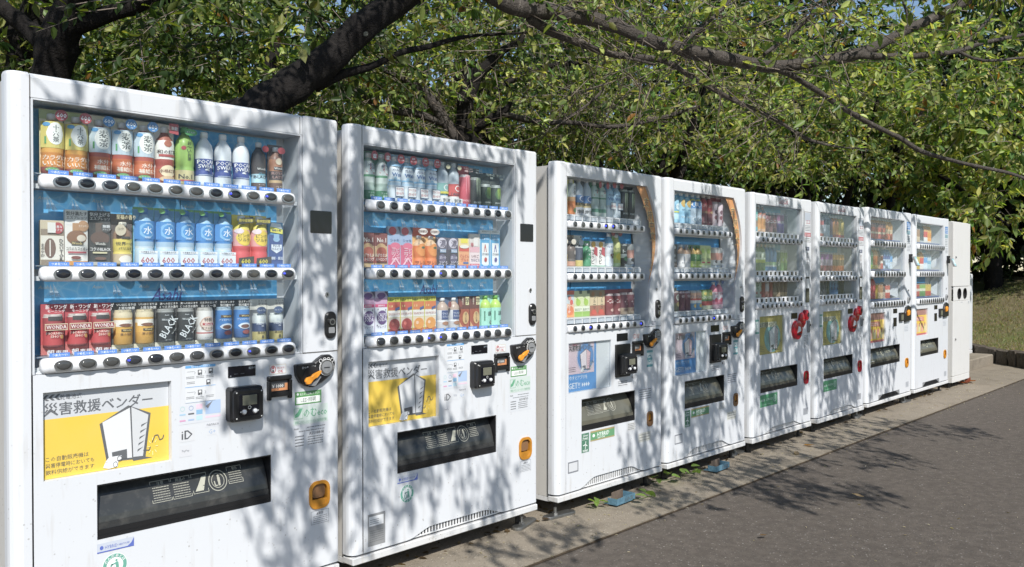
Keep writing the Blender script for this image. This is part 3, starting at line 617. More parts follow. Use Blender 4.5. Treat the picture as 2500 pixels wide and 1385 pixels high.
S('hotcha', 'brown roasted tea card', 'box', .145, None, [(.6, 'a84c2c'), (1, '6a2c20')], [('r', -.3, .8, .02, 1, '4a1c18'), ('v', '期間限定', -.14, .85, .24, 'f2dcc8'), ('r', .12, .72, .46, .98, 'e4d8a8'), ('v', '芋', .3, .85, .2, '3c2c1c'), ('o', .12, .32, .3, .2, 'd8b078'), ('v', 'ほうじ茶', .14, .33, .32, '3c2418'), ('p', [(-.48, .2), (-.1, .0), (-.48, 0)], 'd8a878')])
S('mint', 'mint green tea bottle card', 'pet', .148, [(.6, '9cd8c4'), (1, 'b4d45c')], [(1, 'a8dcc8')], [('r', -.5, .04, .5, .6, 'a4dcc8'), ('v', '颯', .08, .42, .16, '2c4c44'), ('o', .16, .14, .14, .06, '2c4c44'), ('t', '茶', .16, .14, .07, 'd8f0e4'), ('r', -.36, .2, -.3, .5, '3c7c64')], bz=(0, .98), cap='6cb43c')
# --- third and fourth machines
S('greentea', 'yellow-green tea bottle card', 'pet', .2, [(.45, 'c8b03c'), (.8, '8cc06c'), (1, '8a9c64')], [(.5, 'c9b85c'), (1, '7c8c6c')], [('o', 0, .62, .36, .16, 'd9ecb4'), ('v', '緑茶', 0, .62, .2, '3c6c34'), ('o', .1, .12, .22, .06, '3c7c34')], bz=(0, .95))
S('mugi3', 'orange barley tea bottle card', 'pet', .2, [(.38, 'd9803c'), (.5, 'd0a070'), (.82, 'cfd6da'), (1, 'a8b4bc')], [(.8, 'c9bca4'), (1, 'd6d46c')], [('o', .02, .64, .38, .18, 'e9ecec'), ('v', '麦茶', .06, .64, .24, '2c2c34'), ('o', .12, .12, .22, .06, '3c7c34')], bz=(0, .93))
S('lemon3', 'tall clear soda bottle, blue oval label', 'pet', .2, [(.22, 'd8dce0'), (.34, 'c8b47c'), (.54, '5c8cc4'), (1, 'b4c0cc')], [(1, '3c444c')], [('o', .04, .44, .3, .08, 'e8ecf4'), ('o', .04, .44, .24, .06, '4a6ca8'), ('t', 'LEMON', 0, .3, .07, '2c343c', .86), ('t', '刺激！', 0, .1, .1, '2c343c', .84)], bz=(0, .98), cap='c8ccd0')
S('cider3', 'dark green cider bottle', 'pet', .198, [(.12, 'a8b8b4'), (.22, '3c7c64'), (.5, 'a4b8b4'), (.54, '3c7c5c'), (1, 'b4c8c0')], [(1, '2c6c4c')], [('p', [(-.3, .56), (0, .64), (.0, .74), (-.06, .74), (-.06, .66), (-.32, .6)], 'a8444c'), ('t', 'MITSUYA', .1, .7, .05, '3c4c64', .7), ('O', .3, .87, .2, .1, 'a83038')], bz=(0, .97))
S('cal3', 'pale blue lactic water bottle', 'pet', .2, [(.36, 'c4d0d8'), (.78, 'a4c8e0'), (1, 'a8c4d8')], [(1, '6c9cc0')], [('t', 'カルピス', .05, .62, .06, '23386c', .8), ('t', 'Water', .05, .52, .085, '3a6cae', .84), ('R', -.26, .22, .46, .42, '34507c'), ('R', -.23, .235, .43, .405, 'f0f0ee'), ('T', '白い心', .1, .32, .08, 'b8434a', .58), ('O', .22, .9, .26, .09, 'a8242e')], bz=(0, .95))
S('mon3', 'tall black energy can', 'can', .196, [(.93, '151d1b'), (1, 'a0a8a4')], [(1, '20262a')], claw(0, .5, 1, 'b9c8a4') + [('t', 'MONSTER', 0, .15, .05, 'c8d0cc', .7)], bz=(0, .84), bw=.94)
S('cof3y', 'yellow coffee bottle card', 'pet', .165, [(.2, 'd0b08c'), (.6, 'd8bc5c'), (1, '6c5444')], [(.8, '54443c'), (1, '4c3c38')], [('r', 0, .38, .3, .5, '3c2c24'), ('O', -.1, .78, .3, .09, 'd8d0c0'), ('T', 'まろやか', 0, .94, .07, 'd8c8a0', .8)], bz=(0, .8))
S('cof3d', 'dark coffee bottle card', 'pet', .165, [(.2, 'c09078'), (.6, '4c4440'), (1, '54443c')], [(.8, '4c4444'), (1, '4c3c38')], [('r', 0, .38, .3, .5, 'b0a8a0'), ('O', -.1, .78, .3, .09, 'd8d0c0'), ('T', 'ビター', 0, .94, .07, 'd8c8a0', .8)], bz=(0, .8))
S('navy3', 'navy and gold can card', 'can', .165, [(.3, 'd0c070'), (.9, '2c3c54'), (1, 'b0b4b8')], [(.7, '4c5460'), (1, 'd0d0d0')], [('O', -.1, .76, .3, .1, '34485c'), ('T', '最高峰', 0, .93, .07, '3c4454', .8), ('t', '微糖', 0, .25, .06, '3c3424')], bz=(0, .66), bw=.8)
S('melon', 'green melon soda card', 'pet', .138, [(1, '2c8c5c')], [(1, '3c9c68')], [('t', 'メロン', .1, .62, .11, 'd8f4e0', .7), ('t', '×ロ', .1, .46, .12, 'f0fcf4', .6), ('t', 'ソーダ', .1, .3, .09, 'd8f4e0', .6)], bz=(0, .9))
S('sarapi', 'white card with red patch', 'box', .137, None, [(1, 'ebe8e4')], [('p', [(.0, .5), (.5, .4), (.5, .75), (.1, .8)], 'b02c3c'), ('o', -.05, .88, .3, .12, 'd8a83c'), ('v', 'さらピ', -.12, .4, .6, '2c2424'), ('r', -.5, 0, .5, .05, '8cb4a0')])
S('dots', 'white and blue bottle with berries', 'pet', .2, [(.7, 'dce4ea'), (1, '6cacd4')], None, [('t', 'なめらか', 0, .55, .06, '2c4c8c', .8), ('o', -.12, .32, .1, .035, '5c2c34'), ('o', .12, .34, .1, .035, '5c2c34'), ('o', 0, .26, .1, .035, '5c2c34'), ('O', .05, .93, .3, .09, '8c2430')], bz=(0, .92))
S('lime', 'lime green bottle card', 'pet', .2, [(.12, 'a8c490'), (.45, 'b4c45c'), (1, 'c8cc84')], [(.85, '8cb46c'), (1, '7c8ca0')], [('o', 0, .28, .34, .1, 'd8cc34'), ('t', 'シークヮ', 0, .5, .06, '3c6c3c', .8), ('O', .05, .93, .3, .09, '8c2430')], bz=(0, .9))
S('bgreen', 'black and green can card', 'can', .132, [(.3, '1c2424'), (.5, 'dce4e0'), (.9, '1f2c28'), (1, 'b8bcb8')], [(1, '2c3430')], [('t', 'トク', 0, .66, .16, 'f0f4f0', .7), ('t', '312', 0, .08, .1, 'f0f0f0', .7), ('o', 0, .35, .26, .1, '3c7c4c')], bz=(.12, .98), bw=.8)
S('salmon', 'salmon and white can card', 'can', .132, [(.3, 'd8dcdc'), (.7, 'd8a090'), (1, 'd0d0cc')], [(.2, 'c8d4dc'), (1, 'e4ded8')], [('o', .1, .6, .2, .16, 'c88478'), ('o', 0, .3, .24, .08, '3c3434'), ('T', '×6', 0, .08, .12, '3c6c9c', .7)], bz=(.12, .98), bw=.8)
S('peach', 'pink peach drink card', 'box', .14, None, [(.25, 'e09c5c'), (.5, 'e8c0a4'), (.85, 'c8d4d8'), (1, 'd06450')], [('o', .0, .25, .42, .18, 'dc7844'), ('o', .14, .56, .2, .1, 'd45a4c'), ('v', 'すこやか', -.14, .4, .5, 'fbf4ec'), ('o', -.1, .72, .2, .08, 'e49080')])
S('muscat', 'pale green muscat card', 'box', .138, None, [(.2, '8cb44c'), (.4, 'e8ecd8'), (1, 'd4dcac')], [('o', 0, .55, .3, .13, 'a4c84c'), ('o', -.12, .66, .14, .06, '98c044'), ('t', '白ぶどう', 0, .28, .1, '4c6c2c', .8), ('r', .1, .88, .45, 1, '4c6454')])
S('fruit', 'brown and beige fruit card', 'box', .14, None, [(.14, 'b0442c'), (.4, '9c6044'), (.72, 'd8c49c'), (1, '8c7c5c')], [('v', 'フルーツ', .1, .5, .5, '241c18'), ('o', 0, .15, .34, .1, 'c4442c'), ('o', -.1, .85, .2, .09, 'a06c34')])
S('cola3', 'dark red cola can card', 'can', .14, [(.9, '7c2028'), (1, 'b0a0a0')], [(.82, '6c2028'), (1, '902c38')], [('t', 'Cola', 0, .55, .16, 'ecdcd8', .8), ('o', 0, .2, .2, .06, 'c4a094')], bz=(0, .84))
S('grape3', 'plum coloured grape can card', 'can', .142, [(.3, 'b09c84'), (.9, '6c2c3c'), (1, 'b0a4a4')], [(.84, '5c3440'), (1, '7c2c34')], [('t', 'G', .05, .5, .26, 'e4d4d0', .6), ('t', '巨峰', 0, .17, .1, '5c2c3c')], bz=(0, .86))
S('aqua', 'pale blue ion water bottle', 'pet', .2, [(.12, '8fc4dc'), (.3, 'b4d8e4'), (.6, '7cb8d8'), (1, '8cc0d8')], [(1, '5c9cbc')], [('r', -.5, .32, .5, .36, 'd6d83c'), ('o', 0, .5, .3, .1, 'd4e8ee'), ('t', 'アクア', 0, .5, .07, '2c6ca0', .7), ('T', '0 0', .0, .9, .09, 'e8f4f8', .7)], bz=(0, .95))
S('pear', 'blue bottle with golden fruit', 'pet', .2, [(.4, '8cc0dc'), (.85, '9ccce0'), (1, '6ca8c8')], [(1, '4c94b8')], [('o', 0, .62, .34, .12, 'c8a44c'), ('o', .05, .64, .2, .07, 'd8bc64'), ('t', '天然', -.1, .2, .07, 'e8f4f8', .6), ('t', '日向夏', 0, .42, .05, '2c5c8c', .7)], bz=(0, .95))
S('upw', 'white bottle, blue band, UP lettering', 'pet', .2, [(.5, 'a8bccc'), (.54, '8ca8c4'), (.78, '2c78b8'), (.84, 'c8c04c'), (1, '6c9cb8')], [(1, '5c94b4')], [('t', 'UP', 0, .62, .15, 'f4f8fc', .84), ('t', 'もっと', 0, .74, .04, 'f0f4f8', .7), ('o', -.1, .16, .24, .07, 'e4ecf0'), ('o', -.1, .16, .18, .055, '8ca8bc')], bz=(0, .95))
S('redbot', 'dark red juice bottle', 'pet', .2, [(.4, '6c2430'), (.46, '8c4a34'), (.85, 'a4242e'), (1, '6c3438')], [(1, '4c3a48')], [('t', 'あかい', .05, .62, .1, 'dcb0a8', .8), ('o', 0, .42, .24, .04, 'c49c6c'), ('t', 'おいしい', 0, .1, .05, 'd8b8b4', .8)], bz=(0, .98))
S('azuki', 'white can patterned with dark beans', 'can', .198, [(.9, 'd8c8d0'), (1, 'b4a4ac')], [(.78, '4c3c5c'), (1, '8c2430')], [('o', -.16, .28, .16, .07, '6c1c30'), ('o', .16, .36, .16, .07, '6c1c30'), ('o', -.14, .46, .16, .07, '5c2840'), ('o', .16, .56, .16, .07, '5c2840'), ('o', .1, .16, .16, .06, '7c1c30'), ('T', '新登場', 0, .9, .07, 'e8b8b8', .8)], bz=(0, .8))
S('bitter', 'black card with white smudges', 'box', .142, None, [(.2, '5c4840'), (1, '20222a')], [('o', 0, .86, .24, .08, 'd0d4d8'), ('o', -.1, .5, .26, .07, 'b0b4b8'), ('o', .1, .3, .24, .06, '8c9094'), ('t', 'ビター', 0, .12, .1, 'e4dcd4', .7)])
S('milktea', 'white milk tea bottle card', 'pet', .142, [(.6, 'dcdcdc'), (1, 'c8a488')], [(.6, '9cb0c4'), (1, '7c98b4')], [('o', .1, .36, .16, .12, '8c98a8'), ('t', 'ミルク', 0, .2, .07, '4c546c', .7), ('O', .3, .85, .16, .12, '3c4454')], bz=(0, .98), cap='eceae4')
S('sencha', 'dark green tea bottle card', 'pet', .142, [(.3, 'a8c058'), (.62, '4c8c4c'), (1, 'c8a454')], [(.7, '6c9c5c'), (1, '4c7c4c')], [('v', '濃茶', .1, .36, .4, 'dcecd0'), ('r', -.3, .06, .3, .14, 'd4dc9c')], bz=(0, .95), cap='3c7c4c')
S('limecard', 'pale lime drink card', 'box', .142, None, [(.12, 'd4dcc0'), (1, 'cfe09c')], [('t', 'すだち', .1, .36, .13, '2c3c2c', .7), ('r', -.2, .2, .4, .27, 'b03c4c'), ('o', 0, .75, .3, .12, 'b4d464')])
S('prune', 'dark patterned can card', 'can', .14, [(.4, '4c5034'), (.9, '5c2c34'), (1, 'a09894')], [(1, '8c8c6c')], [('o', 0, .6, .26, .14, 'b4b8ac'), ('t', '黒', 0, .6, .14, '2c1c1c'), ('o', 0, .3, .24, .1, '8c7c44')], bz=(0, .88))
S('purple', 'deep purple grape can', 'can', .124, [(.9, '5c2438'), (1, 'a4949c')], [(1, '4c2434')], [('p', [(-.3, .15), (.3, .5), (.3, .62), (-.3, .3)], 'c4a46c'), ('t', '葡萄', 0, .72, .14, 'd8c4c8', .7)], bz=(0, .96))
S('sports', 'white and orange can', 'can', .124, [(.35, '6ca0c4'), (.5, 'e4e4e0'), (.6, 'c4584c'), (.9, 'e4b898'), (1, 'b8bcc0')], [(1, '98b4c8')], [('t', 'ライフ', 0, .66, .14, '2c5c9c', .8), ('o', 0, .22, .22, .1, 'd8b864')], bz=(0, .98))
S('genmai', 'green can with red stripe', 'can', .126, [(.2, 'c8ccb0'), (.42, 'b03c3c'), (.5, '4c7c44'), (1, '8ca45c')], [(1, '7c9454')], [('t', 'GREEN', 0, .6, .13, 'e8f0d8', .8), ('o', -.1, .8, .2, .08, 'd4c464')], bz=(0, .98))
S('pinkbot', 'pink peach water bottle', 'pet', .19, [(.16, 'e4c0c8'), (.34, 'd87c94'), (.42, 'e8e0e4'), (.62, 'ecdfe4'), (1, 'e48ca0')], None, [('o', -.05, .3, .22, .08, 'd4506c'), ('t', '白桃', 0, .52, .08, 'b4506c', .6), ('O', 0, .93, .28, .08, '3c5c94')], bz=(0, .92))
# --- small samples of the far machines (a handful of pixels each)
def far(key, d, form, h, bands, word=None, wc='f4f4f4', extra=(), **kw):
    S(key, d, form, h, bands, None, ([('t', word, 0, .55, .14, wc, .9)] if word else []) + list(extra), **kw)
far('f_teal', 'teal and brown tea bottle', 'pet', .2, [(.18, '4ca0b0'), (.4, '8c6c50'), (.8, '3ca8a0'), (1, '8c5c4c')], '茶')
far('f_orange', 'orange soda bottle, dark label', 'pet', .2, [(.12, 'd8a880'), (.55, 'd8902c'), (.68, 'c8602c'), (.8, '2c344c'), (1, 'a8683c')], 'FANTA', 'e8eef4')
far('f_cola', 'dark red cola bottle', 'pet', .15, [(.5, '6c2028'), (.85, '8c242c'), (1, '4c2424')], 'Cola')
far('f_grape', 'purple grape soda can', 'can', .15, [(.5, '6c3c9c'), (.9, '8c2c6c'), (1, 'b0a8b4')], 'FANTA')
far('f_grey', 'dark plum soda can', 'can', .15, [(.5, '5c5064'), (.9, '4c3c4c'), (1, '8c8088')], None)
far('f_green', 'green tea bottle', 'pet', .19, [(.3, '3c7c44'), (.42, 'b4c84c'), (.7, 'd8e4d0'), (1, '7c9c64')], '綾', '2c5c34', [('O', 0, .93, .2, .06, 'a86c4c')])
far('f_water', 'blue water bottle, pale label', 'pet', .19, [(.16, '4c94c8'), (.22, 'd8e4d8'), (.34, 'a4cc9c'), (1, '4c88b8')], None)
far('f_sprite', 'green and white soda can', 'can', .15, [(.9, '2c6c54'), (1, 'b4bcb8')], None, 'f4f4f4', [('s', 'Sprite', 0, .5, .2, 'eef4ea', 60)])
far('f_gcard', 'green tea can', 'can', .15, [(.4, '5c8c4c'), (.9, '8ca85c'), (1, 'b4b8a4')], '茶')
far('f_zig', 'white can with green zigzag', 'can', .135, [(.35, 'c8ccc0'), (.9, 'b4c4b8'), (1, '98a09c')], None, 'f4f4f4', [('s', 'NN', 0, .7, .3, '2c6c4c', 30), ('o', 0, .25, .2, .08, 'a8484c')])
far('f_red', 'red coffee can', 'can', .14, [(.9, '8c2c30'), (1, 'a8a0a0')], None)
far('f_bag', 'silvery pouch drink', 'can', .14, [(.3, 'b07c74'), (1, 'c8c0c4')], None)
far('f_brown', 'brown coffee can', 'can', .13, [(.25, 'a48c6c'), (.9, '5c4034'), (1, '98908c')], None)
far('f_pink', 'pale red label bottle', 'pet', .19, [(.14, 'c85c50'), (.5, 'c8c4c8'), (.68, 'c8504c'), (1, 'a49ca4')], None)
far('f_navyb', 'navy label sports bottle', 'pet', .2, [(.5, 'c0c8d4'), (.72, '24345c'), (1, '8c94a8')], None)
far('f_purp', 'dark purple bottle', 'pet', .18, [(.12, '3c4c8c'), (.85, '5c2c4c'), (1, '5c3c4c')], None)
far('f_amb', 'orange juice bottle', 'pet', .18, [(.15, 'b0403c'), (.6, 'd89038'), (1, 'c87834')], None)
far('f_yel', 'yellow lemon bottle', 'pet', .18, [(.15, 'b0403c'), (.3, 'd8b448'), (1, 'c8b048')], None)
far('f_ppl', 'purple and red can', 'can', .15, [(.3, '8c3444'), (.62, 'b0a0b4'), (.9, '8c4c94'), (1, 'b0a8b0')], None)
far('f_or2', 'orange and brown can', 'can', .15, [(.3, 'd87838'), (.62, '8c7448'), (.9, 'd8a458'), (1, 'b0a89c')], None)
far('f_blk', 'black coffee can', 'can', .13, [(.4, '3c444c'), (.9, '24303c'), (1, '98a0a4')], None, 'f4f4f4', [('v', 'BLACK', 0, .5, .6, 'b8c0c8')])
far('f_blu', 'blue coffee can', 'can', .13, [(.4, '4c7ca8'), (.9, '6c98bc'), (1, 'a8b0b4')], None, 'f4f4f4', [('v', '微糖', 0, .5, .5, '2c3c64')])
far('f_dkg', 'dark olive can', 'can', .13, [(.4, '4c4c34'), (.9, '2c342c'), (1, '98988c')], None)
far('d_amber', 'amber bottle with red base', 'pet', .19, [(.25, 'a83c30'), (.34, 'd8c8a8'), (.55, 'b84c2c'), (.75, '6c3024'), (1, 'c8843c')], None)
far('d_oran', 'orange and white bottle', 'pet', .19, [(.3, 'c85c30'), (.5, 'e4c8a0'), (1, 'd89c4c')], None)
far('d_clear', 'clear water bottle', 'pet', .18, [(.3, 'b4c8d0'), (.5, '7cb4d0'), (1, 'c0d0d8')], None)
far('d_green', 'bright green drink bottle', 'pet', .19, [(.2, 'b4c84c'), (.6, '4c9c58'), (1, '8cbc94')], None)
far('d_orange2', 'orange drink bottle', 'pet', .19, [(.2, 'd8c070'), (.6, 'e07c28'), (1, 'd8a878')], None)
far('d_dark', 'dark brown tea bottle', 'pet', .19, [(.2, 'b48c70'), (.6, '5c4038'), (1, '6c5c50')], None)
far('d_blue', 'blue sports drink bottle', 'pet', .2, [(.45, 'b4c8dc'), (.5, '2c5c9c'), (.62, '24488c'), (1, '7ca8d0')], None)
far('d_redlong', 'tall red juice bottle', 'pet', .2, [(.15, 'a43c4c'), (1, 'c4444c')], None)
far('d_yel', 'yellow drink can', 'can', .14, [(.9, 'd8b848'), (1, 'b0a89c')], None)
far('d_wh', 'white soda bottle', 'pet', .17, [(.3, '6ca078'), (1, 'd4d8d4')], None)
far('d_bandcof', 'brown coffee bottle', 'btl', .15, [(.4, 'b09c8c'), (1, '5c4434')], None)
far('d_cream', 'cream coffee can', 'can', .14, [(.4, 'd8c0a0'), (.9, 'a47850'), (1, 'b0a89c')], None)
far('d_lbl', 'sky blue label bottle', 'pet', .17, [(.4, 'd4e0e8'), (.7, '5ca4dc'), (1, 'a8c8d8')], None)
far('d_blk', 'tall black label bottle', 'pet', .19, [(.1, 'c8ccd0'), (.8, '343c40'), (1, '4c4c4c')], None)
far('d_redw', 'red and white label bottle', 'pet', .19, [(.3, 'e4e0dc'), (.6, 'd8443c'), (1, 'e0a058')], None)
far('d_oj', 'golden orange bottle', 'pet', .19, [(.1, 'e4d8c8'), (.55, 'e89820'), (1, 'd8a448')], None)
far('d_redcan', 'red striped coffee can', 'can', .13, [(.4, 'c0564c'), (.6, 'e0d4c8'), (.9, 'c46454'), (1, 'b0a8a4')], None)
far('d_gcan', 'green striped can', 'can', .13, [(.4, '6c9c5c'), (.6, 'e0e0c8'), (.9, '8cb45c'), (1, 'b0b0a4')], None)
far('d_ycan', 'yellow and red can', 'can', .13, [(.4, 'c85c44'), (.9, 'd8b85c'), (1, 'b0a89c')], None)
# ------------------------------------------------------------------ vending machines
# every machine is built in its own metres: u from its left front corner, y into the machine, z up
SHARED = {}
def shared(key, fn):
    if key not in SHARED: SHARED[key] = fn().mesh(key)
    return SHARED[key]
def arch(u, a, b, z0, h):
    if u <= a or u >= b: return z0
    t = (u - a) / (b - a); e = .24
    k = 1 if e < t < 1 - e else (t / e if t <= e else (1 - t) / e)
    return z0 + h * (k * k * (3 - 2 * k))
def cells(mb, u0, u1, z0, z1, holes, y=0.0, depth=.02):
    """front skin with rectangular openings, each with its reveal"""
    us = sorted({u0, u1} | {h[i] for h in holes for i in (0, 2)}); zs = sorted({z0, z1} | {h[i] for h in holes for i in (1, 3)})
    us = [u for u in us if u0 <= u <= u1]; zs = [z for z in zs if z0 <= z <= z1]
    for a, b in zip(us, us[1:]):
        for c, d in zip(zs, zs[1:]):
            m = ((a + b) / 2, (c + d) / 2)
            if any(h[0] < m[0] < h[2] and h[1] < m[1] < h[3] for h in holes): continue
            mb.poly([(a, y, c), (b, y, c), (b, y, d), (a, y, d)])
    for h in holes:
        a, c, b, d = h[:4]; e = h[4] if len(h) > 4 else depth
        for p, q in (((a, c), (b, c)), ((b, c), (b, d)), ((b, d), (a, d)), ((a, d), (a, c))):
            mb.poly([(p[0], y, p[1]), (q[0], y, q[1]), (q[0], y + e, q[1]), (p[0], y + e, p[1])])
def post_plan(u0, u1, corner_left, yb=.058, r=.034):
    """plan outline of a door post with one rounded outer corner"""
    pts = []
    if corner_left:
        pts = [(u0, yb)] + [(u0 + r - r * math.cos(R(a)), r - r * math.sin(R(a))) for a in (0, 22, 45, 68, 90)] + [(u1, 0), (u1, yb)]
    else:
        r = .014
        pts = [(u0, yb), (u0, 0)] + [(u1 - r + r * math.sin(R(a)), r - r * math.cos(R(a))) for a in (0, 30, 60, 90)] + [(u1, yb)]
    return pts
def vprism(mb, plan, z0, z1, c=.008):
    cx = sum(p[0] for p in plan) / len(plan); cy = sum(p[1] for p in plan) / len(plan)
    ins = [(x + (cx - x) * .08, y + (cy - y) * c / .03 * .6) for x, y in plan]
    mb.rings([[(x, y, z0) for x, y in plan], [(x, y, z1 - c) for x, y in plan], [(x, y, z1) for x, y in ins]])
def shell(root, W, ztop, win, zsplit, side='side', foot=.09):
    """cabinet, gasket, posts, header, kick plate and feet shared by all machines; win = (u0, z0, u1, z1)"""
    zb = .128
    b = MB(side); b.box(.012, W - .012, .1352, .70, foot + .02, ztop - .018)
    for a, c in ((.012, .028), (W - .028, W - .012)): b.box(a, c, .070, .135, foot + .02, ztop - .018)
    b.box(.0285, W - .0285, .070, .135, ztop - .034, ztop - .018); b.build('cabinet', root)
    b = MB('gasket')
    for a, c in ((.018, .026), (W - .026, W - .018)): b.box(a, c, .0585, .0695, zb, ztop - .03)
    b.box(.0265, W - .0265, .0585, .0695, ztop - .04, ztop - .03); b.build('door_gasket', root)
    b = MB('white'); vprism(b, post_plan(0, win[0] - .004, True), zb, ztop); b.build('door_post', root)
    b = MB('white')
    pr = [(0.0, 0), (0.008, .012), (.05, .02)]
    u0, u1, z0 = win[0] - .0005, win[2] + .0015, win[3]
    prof_ = [(.058, z0), (0, z0), (0, ztop - .014), (.004, ztop - .005), (.014, ztop), (.058, ztop)]
    b.rings([[(u0, y, z) for y, z in prof_], [(u1, y, z) for y, z in prof_]]); b.build('door_header', root)
    b = MB('base'); b.rbox(.004, W - .002, -.004, .06, foot, .1190, .004, .003, 1); b.box(.01, W - .01, .061, .69, foot - .004, foot + .018); b.build('kick_plate', root)
    for u in (.07, W - .07):
        for y in (.07, .62):
            b = MB('black'); b.tube([(u, y, 0), (u, y, .014)], .028, 10); b.tube([(u, y, .0145), (u, y, foot - .005)], .012, 8); b.build('levelling_foot', root)
def lower_skin(root, W, zt, holes, vent, slats, ul=.034):
    """lower door skin with openings and an arched louvre over the kick plate"""
    a, bb, h = vent
    m = MB('white'); zs = .128 + h + .012
    cells(m, ul, W - .014, zs, zt, holes)
    us = sorted({ul, W - .014} | {a + (bb - a) * i / 28 for i in range(29)})
    for p, q in zip(us, us[1:]):
        za, zc = arch(p, a, bb, .128, h), arch(q, a, bb, .128, h)
        m.poly([(p, 0, za), (q, 0, zc), (q, 0, zs), (p, 0, zs)]); m.poly([(p, 0, za), (q, 0, zc), (q, .03, zc), (p, .03, za)])
    # rounded ends of the skin
    for s, u in ((-1, W - .014),):
        r = .034 if s > 0 else .014; pr = None
        for t in (0, 25, 50, 75, 90):
            cur = (u - s * r * math.sin(R(t)), r - r * math.cos(R(t)))
            if pr: m.poly([(pr[0], pr[1], .128), (cur[0], cur[1], .128), (cur[0], cur[1], zt), (pr[0], pr[1], zt)])
            pr = cur
        m.poly([(pr[0], pr[1], .128), (pr[0], .058, .128), (pr[0], .058, zt), (pr[0], pr[1], zt)])
    m.poly([(ul, 0, zt), (W - .014, 0, zt), (W - .014, .058, zt), (ul, .058, zt)])
    m.build('lower_panel', root)
    g = MB('dark'); g.box(.03, W - .03, .031, .055, .1195, .128 + h + .01); g.build('dark_recess', root)
    vg = MB('slat'); vg.box(a + .03, bb - .03, .006, .012, .128, .1325); v = vg.build('vent_grille', root)
    for i in range(slats):
        u = a + .035 + (bb - a - .07) * (i + .5) / slats; zt_ = arch(u, a, bb, .128, h)
        if zt_ < .137: continue
        k = MB('slat'); k.box(u - .0042, u + .0042, .008, .0115, .1328, zt_ + .003); k.build('vent_slat', v)
def decal(name, root, x0, z0, x1, z1, draw, base='f2f3f4', y=-.0006, mat='print', label=None, thick=True):
    m = MB(mat)
    if base: m.col = tuple(c * .80 for c in hx(base)); m.rect(x0, z0, x1, z1, y)
    draw(m, x0, z0, x1 - x0, z1 - z0); return m.build(name, root, None, label)
def fuzzy(m, x, z, w, h, rows, col='3a3f48', y=-.0011, seed=1):
    """lines of print too small to read: short dashes"""
    rr = random.Random(seed); m.col = hx(col)
    for i in range(rows):
        zz = z + h * (1 - (i + .5) / rows); xx = x
        while xx < x + w * .96:
            ln = min(w * rr.uniform(.05, .16), x + w - xx)
            m.rect(xx, zz - h / rows * .17, xx + ln, zz + h / rows * .17, y); xx += ln + w * rr.uniform(.012, .03)
def recycle(root, cx, cz, r, c='4a9c86', y=-.0006, label=None):
    m = MB('print'); m.col = hx('eef2f2'); m.oval(cx, cz, r * 1.05, r * 1.05, y, 28); m.col = hx(c); m.ring(cx, cz, r, r, r * .3, y - .0005, 28)
    m.oval(cx + r * .12, cz + r * .42, r * .1, r * .1, y - .001); m.line([(cx + r * .14, cz + r * .28), (cx + r * .2, cz - r * .1)], r * .26, y - .001)
    m.line([(cx + r * .1, cz + r * .2), (cx - r * .3, cz + r * .1)], r * .1, y - .0012); m.line([(cx + r * .14, cz - r * .1), (cx + r * .1, cz - r * .5)], r * .13, y - .0012); m.line([(cx + r * .24, cz - r * .1), (cx + r * .3, cz - r * .5)], r * .13, y - .0014)
    m.line([(cx - r * .42, cz - r * .1), (cx - r * .36, cz - r * .5), (cx - r * .08, cz - r * .5), (cx - r * .04, cz - r * .1)], r * .09, y - .001); m.line([(cx - r * .36, cz - r * .02), (cx - r * .22, cz + r * .16)], r * .14, y - .0012)
    m.col = hx('f4f8f6')
    for txt, top in (('のんだあとは', True), ('リサイクル', False)):
        n = len(txt)
        for i, t in enumerate(txt):
            a = R((150 - 120 * i / (n - 1)) if top else (218 + 104 * i / (n - 1)))
            m.text(t, cx + r * .85 * math.cos(a), cz + r * .85 * math.sin(a), r * .26, y - .0015, rot=a - math.pi / 2 if top else a + math.pi / 2)
    return m.build('recycling_sticker', root, None, label)
def flap_unit(root, u0, z0, u1, z1, mat, stickers, sx=1, lean=.05, tall=.78):
    m = MB('dark'); m.box(u0 + .001, u1 - .001, .125, .13, z0 - .0, z1)
    m.mat = 'black'
    for u in (u0 + .0006, u1 - .0046): m.box(u, u + .004, .003, .124, z0 + .0006, z1 - .0006)
    m.box(u0 + .005, u1 - .005, .003, .124, z1 - .0056, z1 - .0006); m.box(u0 + .005, u1 - .005, .003, .05, z0 + .0006, z0 + .012)
    m.box(u0 + .006, u1 - .006, .004, .014, z0 + .0125, z0 + .030)
    slot = m.build('delivery_slot', root)
    f = MB(mat); f.smooth = True; zt = z1 - .006; zb = z0 + .034; n = 8; pr = None; pts = []
    for i in range(n + 1):
        t = i / n; z = zb + (zt - zb) * t; y = .012 + lean * t ** 1.8; pts.append((y, z))
    for (ya, za), (yb, zc) in zip(pts, pts[1:]):
        f.poly([(u0 + .007, ya, za), (u1 - .007, ya, za), (u1 - .007, yb, zc), (u0 + .007, yb, zc)])
    f.smooth = False; f.box(u0 + .007, u1 - .007, .008, .0115, zb - .004, zb + .014)
    fo = f.build('delivery_flap', slot)
    s = MB('print'); s.fn = lambda x, y, z: (x, .012 + lean * max(0, (z - zb) / (zt - zb)) ** 1.8 + y - .001, z)
    fn = s.fn
    for k, dr in enumerate(stickers if isinstance(stickers, (list, tuple)) else [stickers]):
        s = MB('print'); s.fn = fn; dr(s, u0, zb, u1 - u0, zt - zb); s.build('flap_sticker', slot)
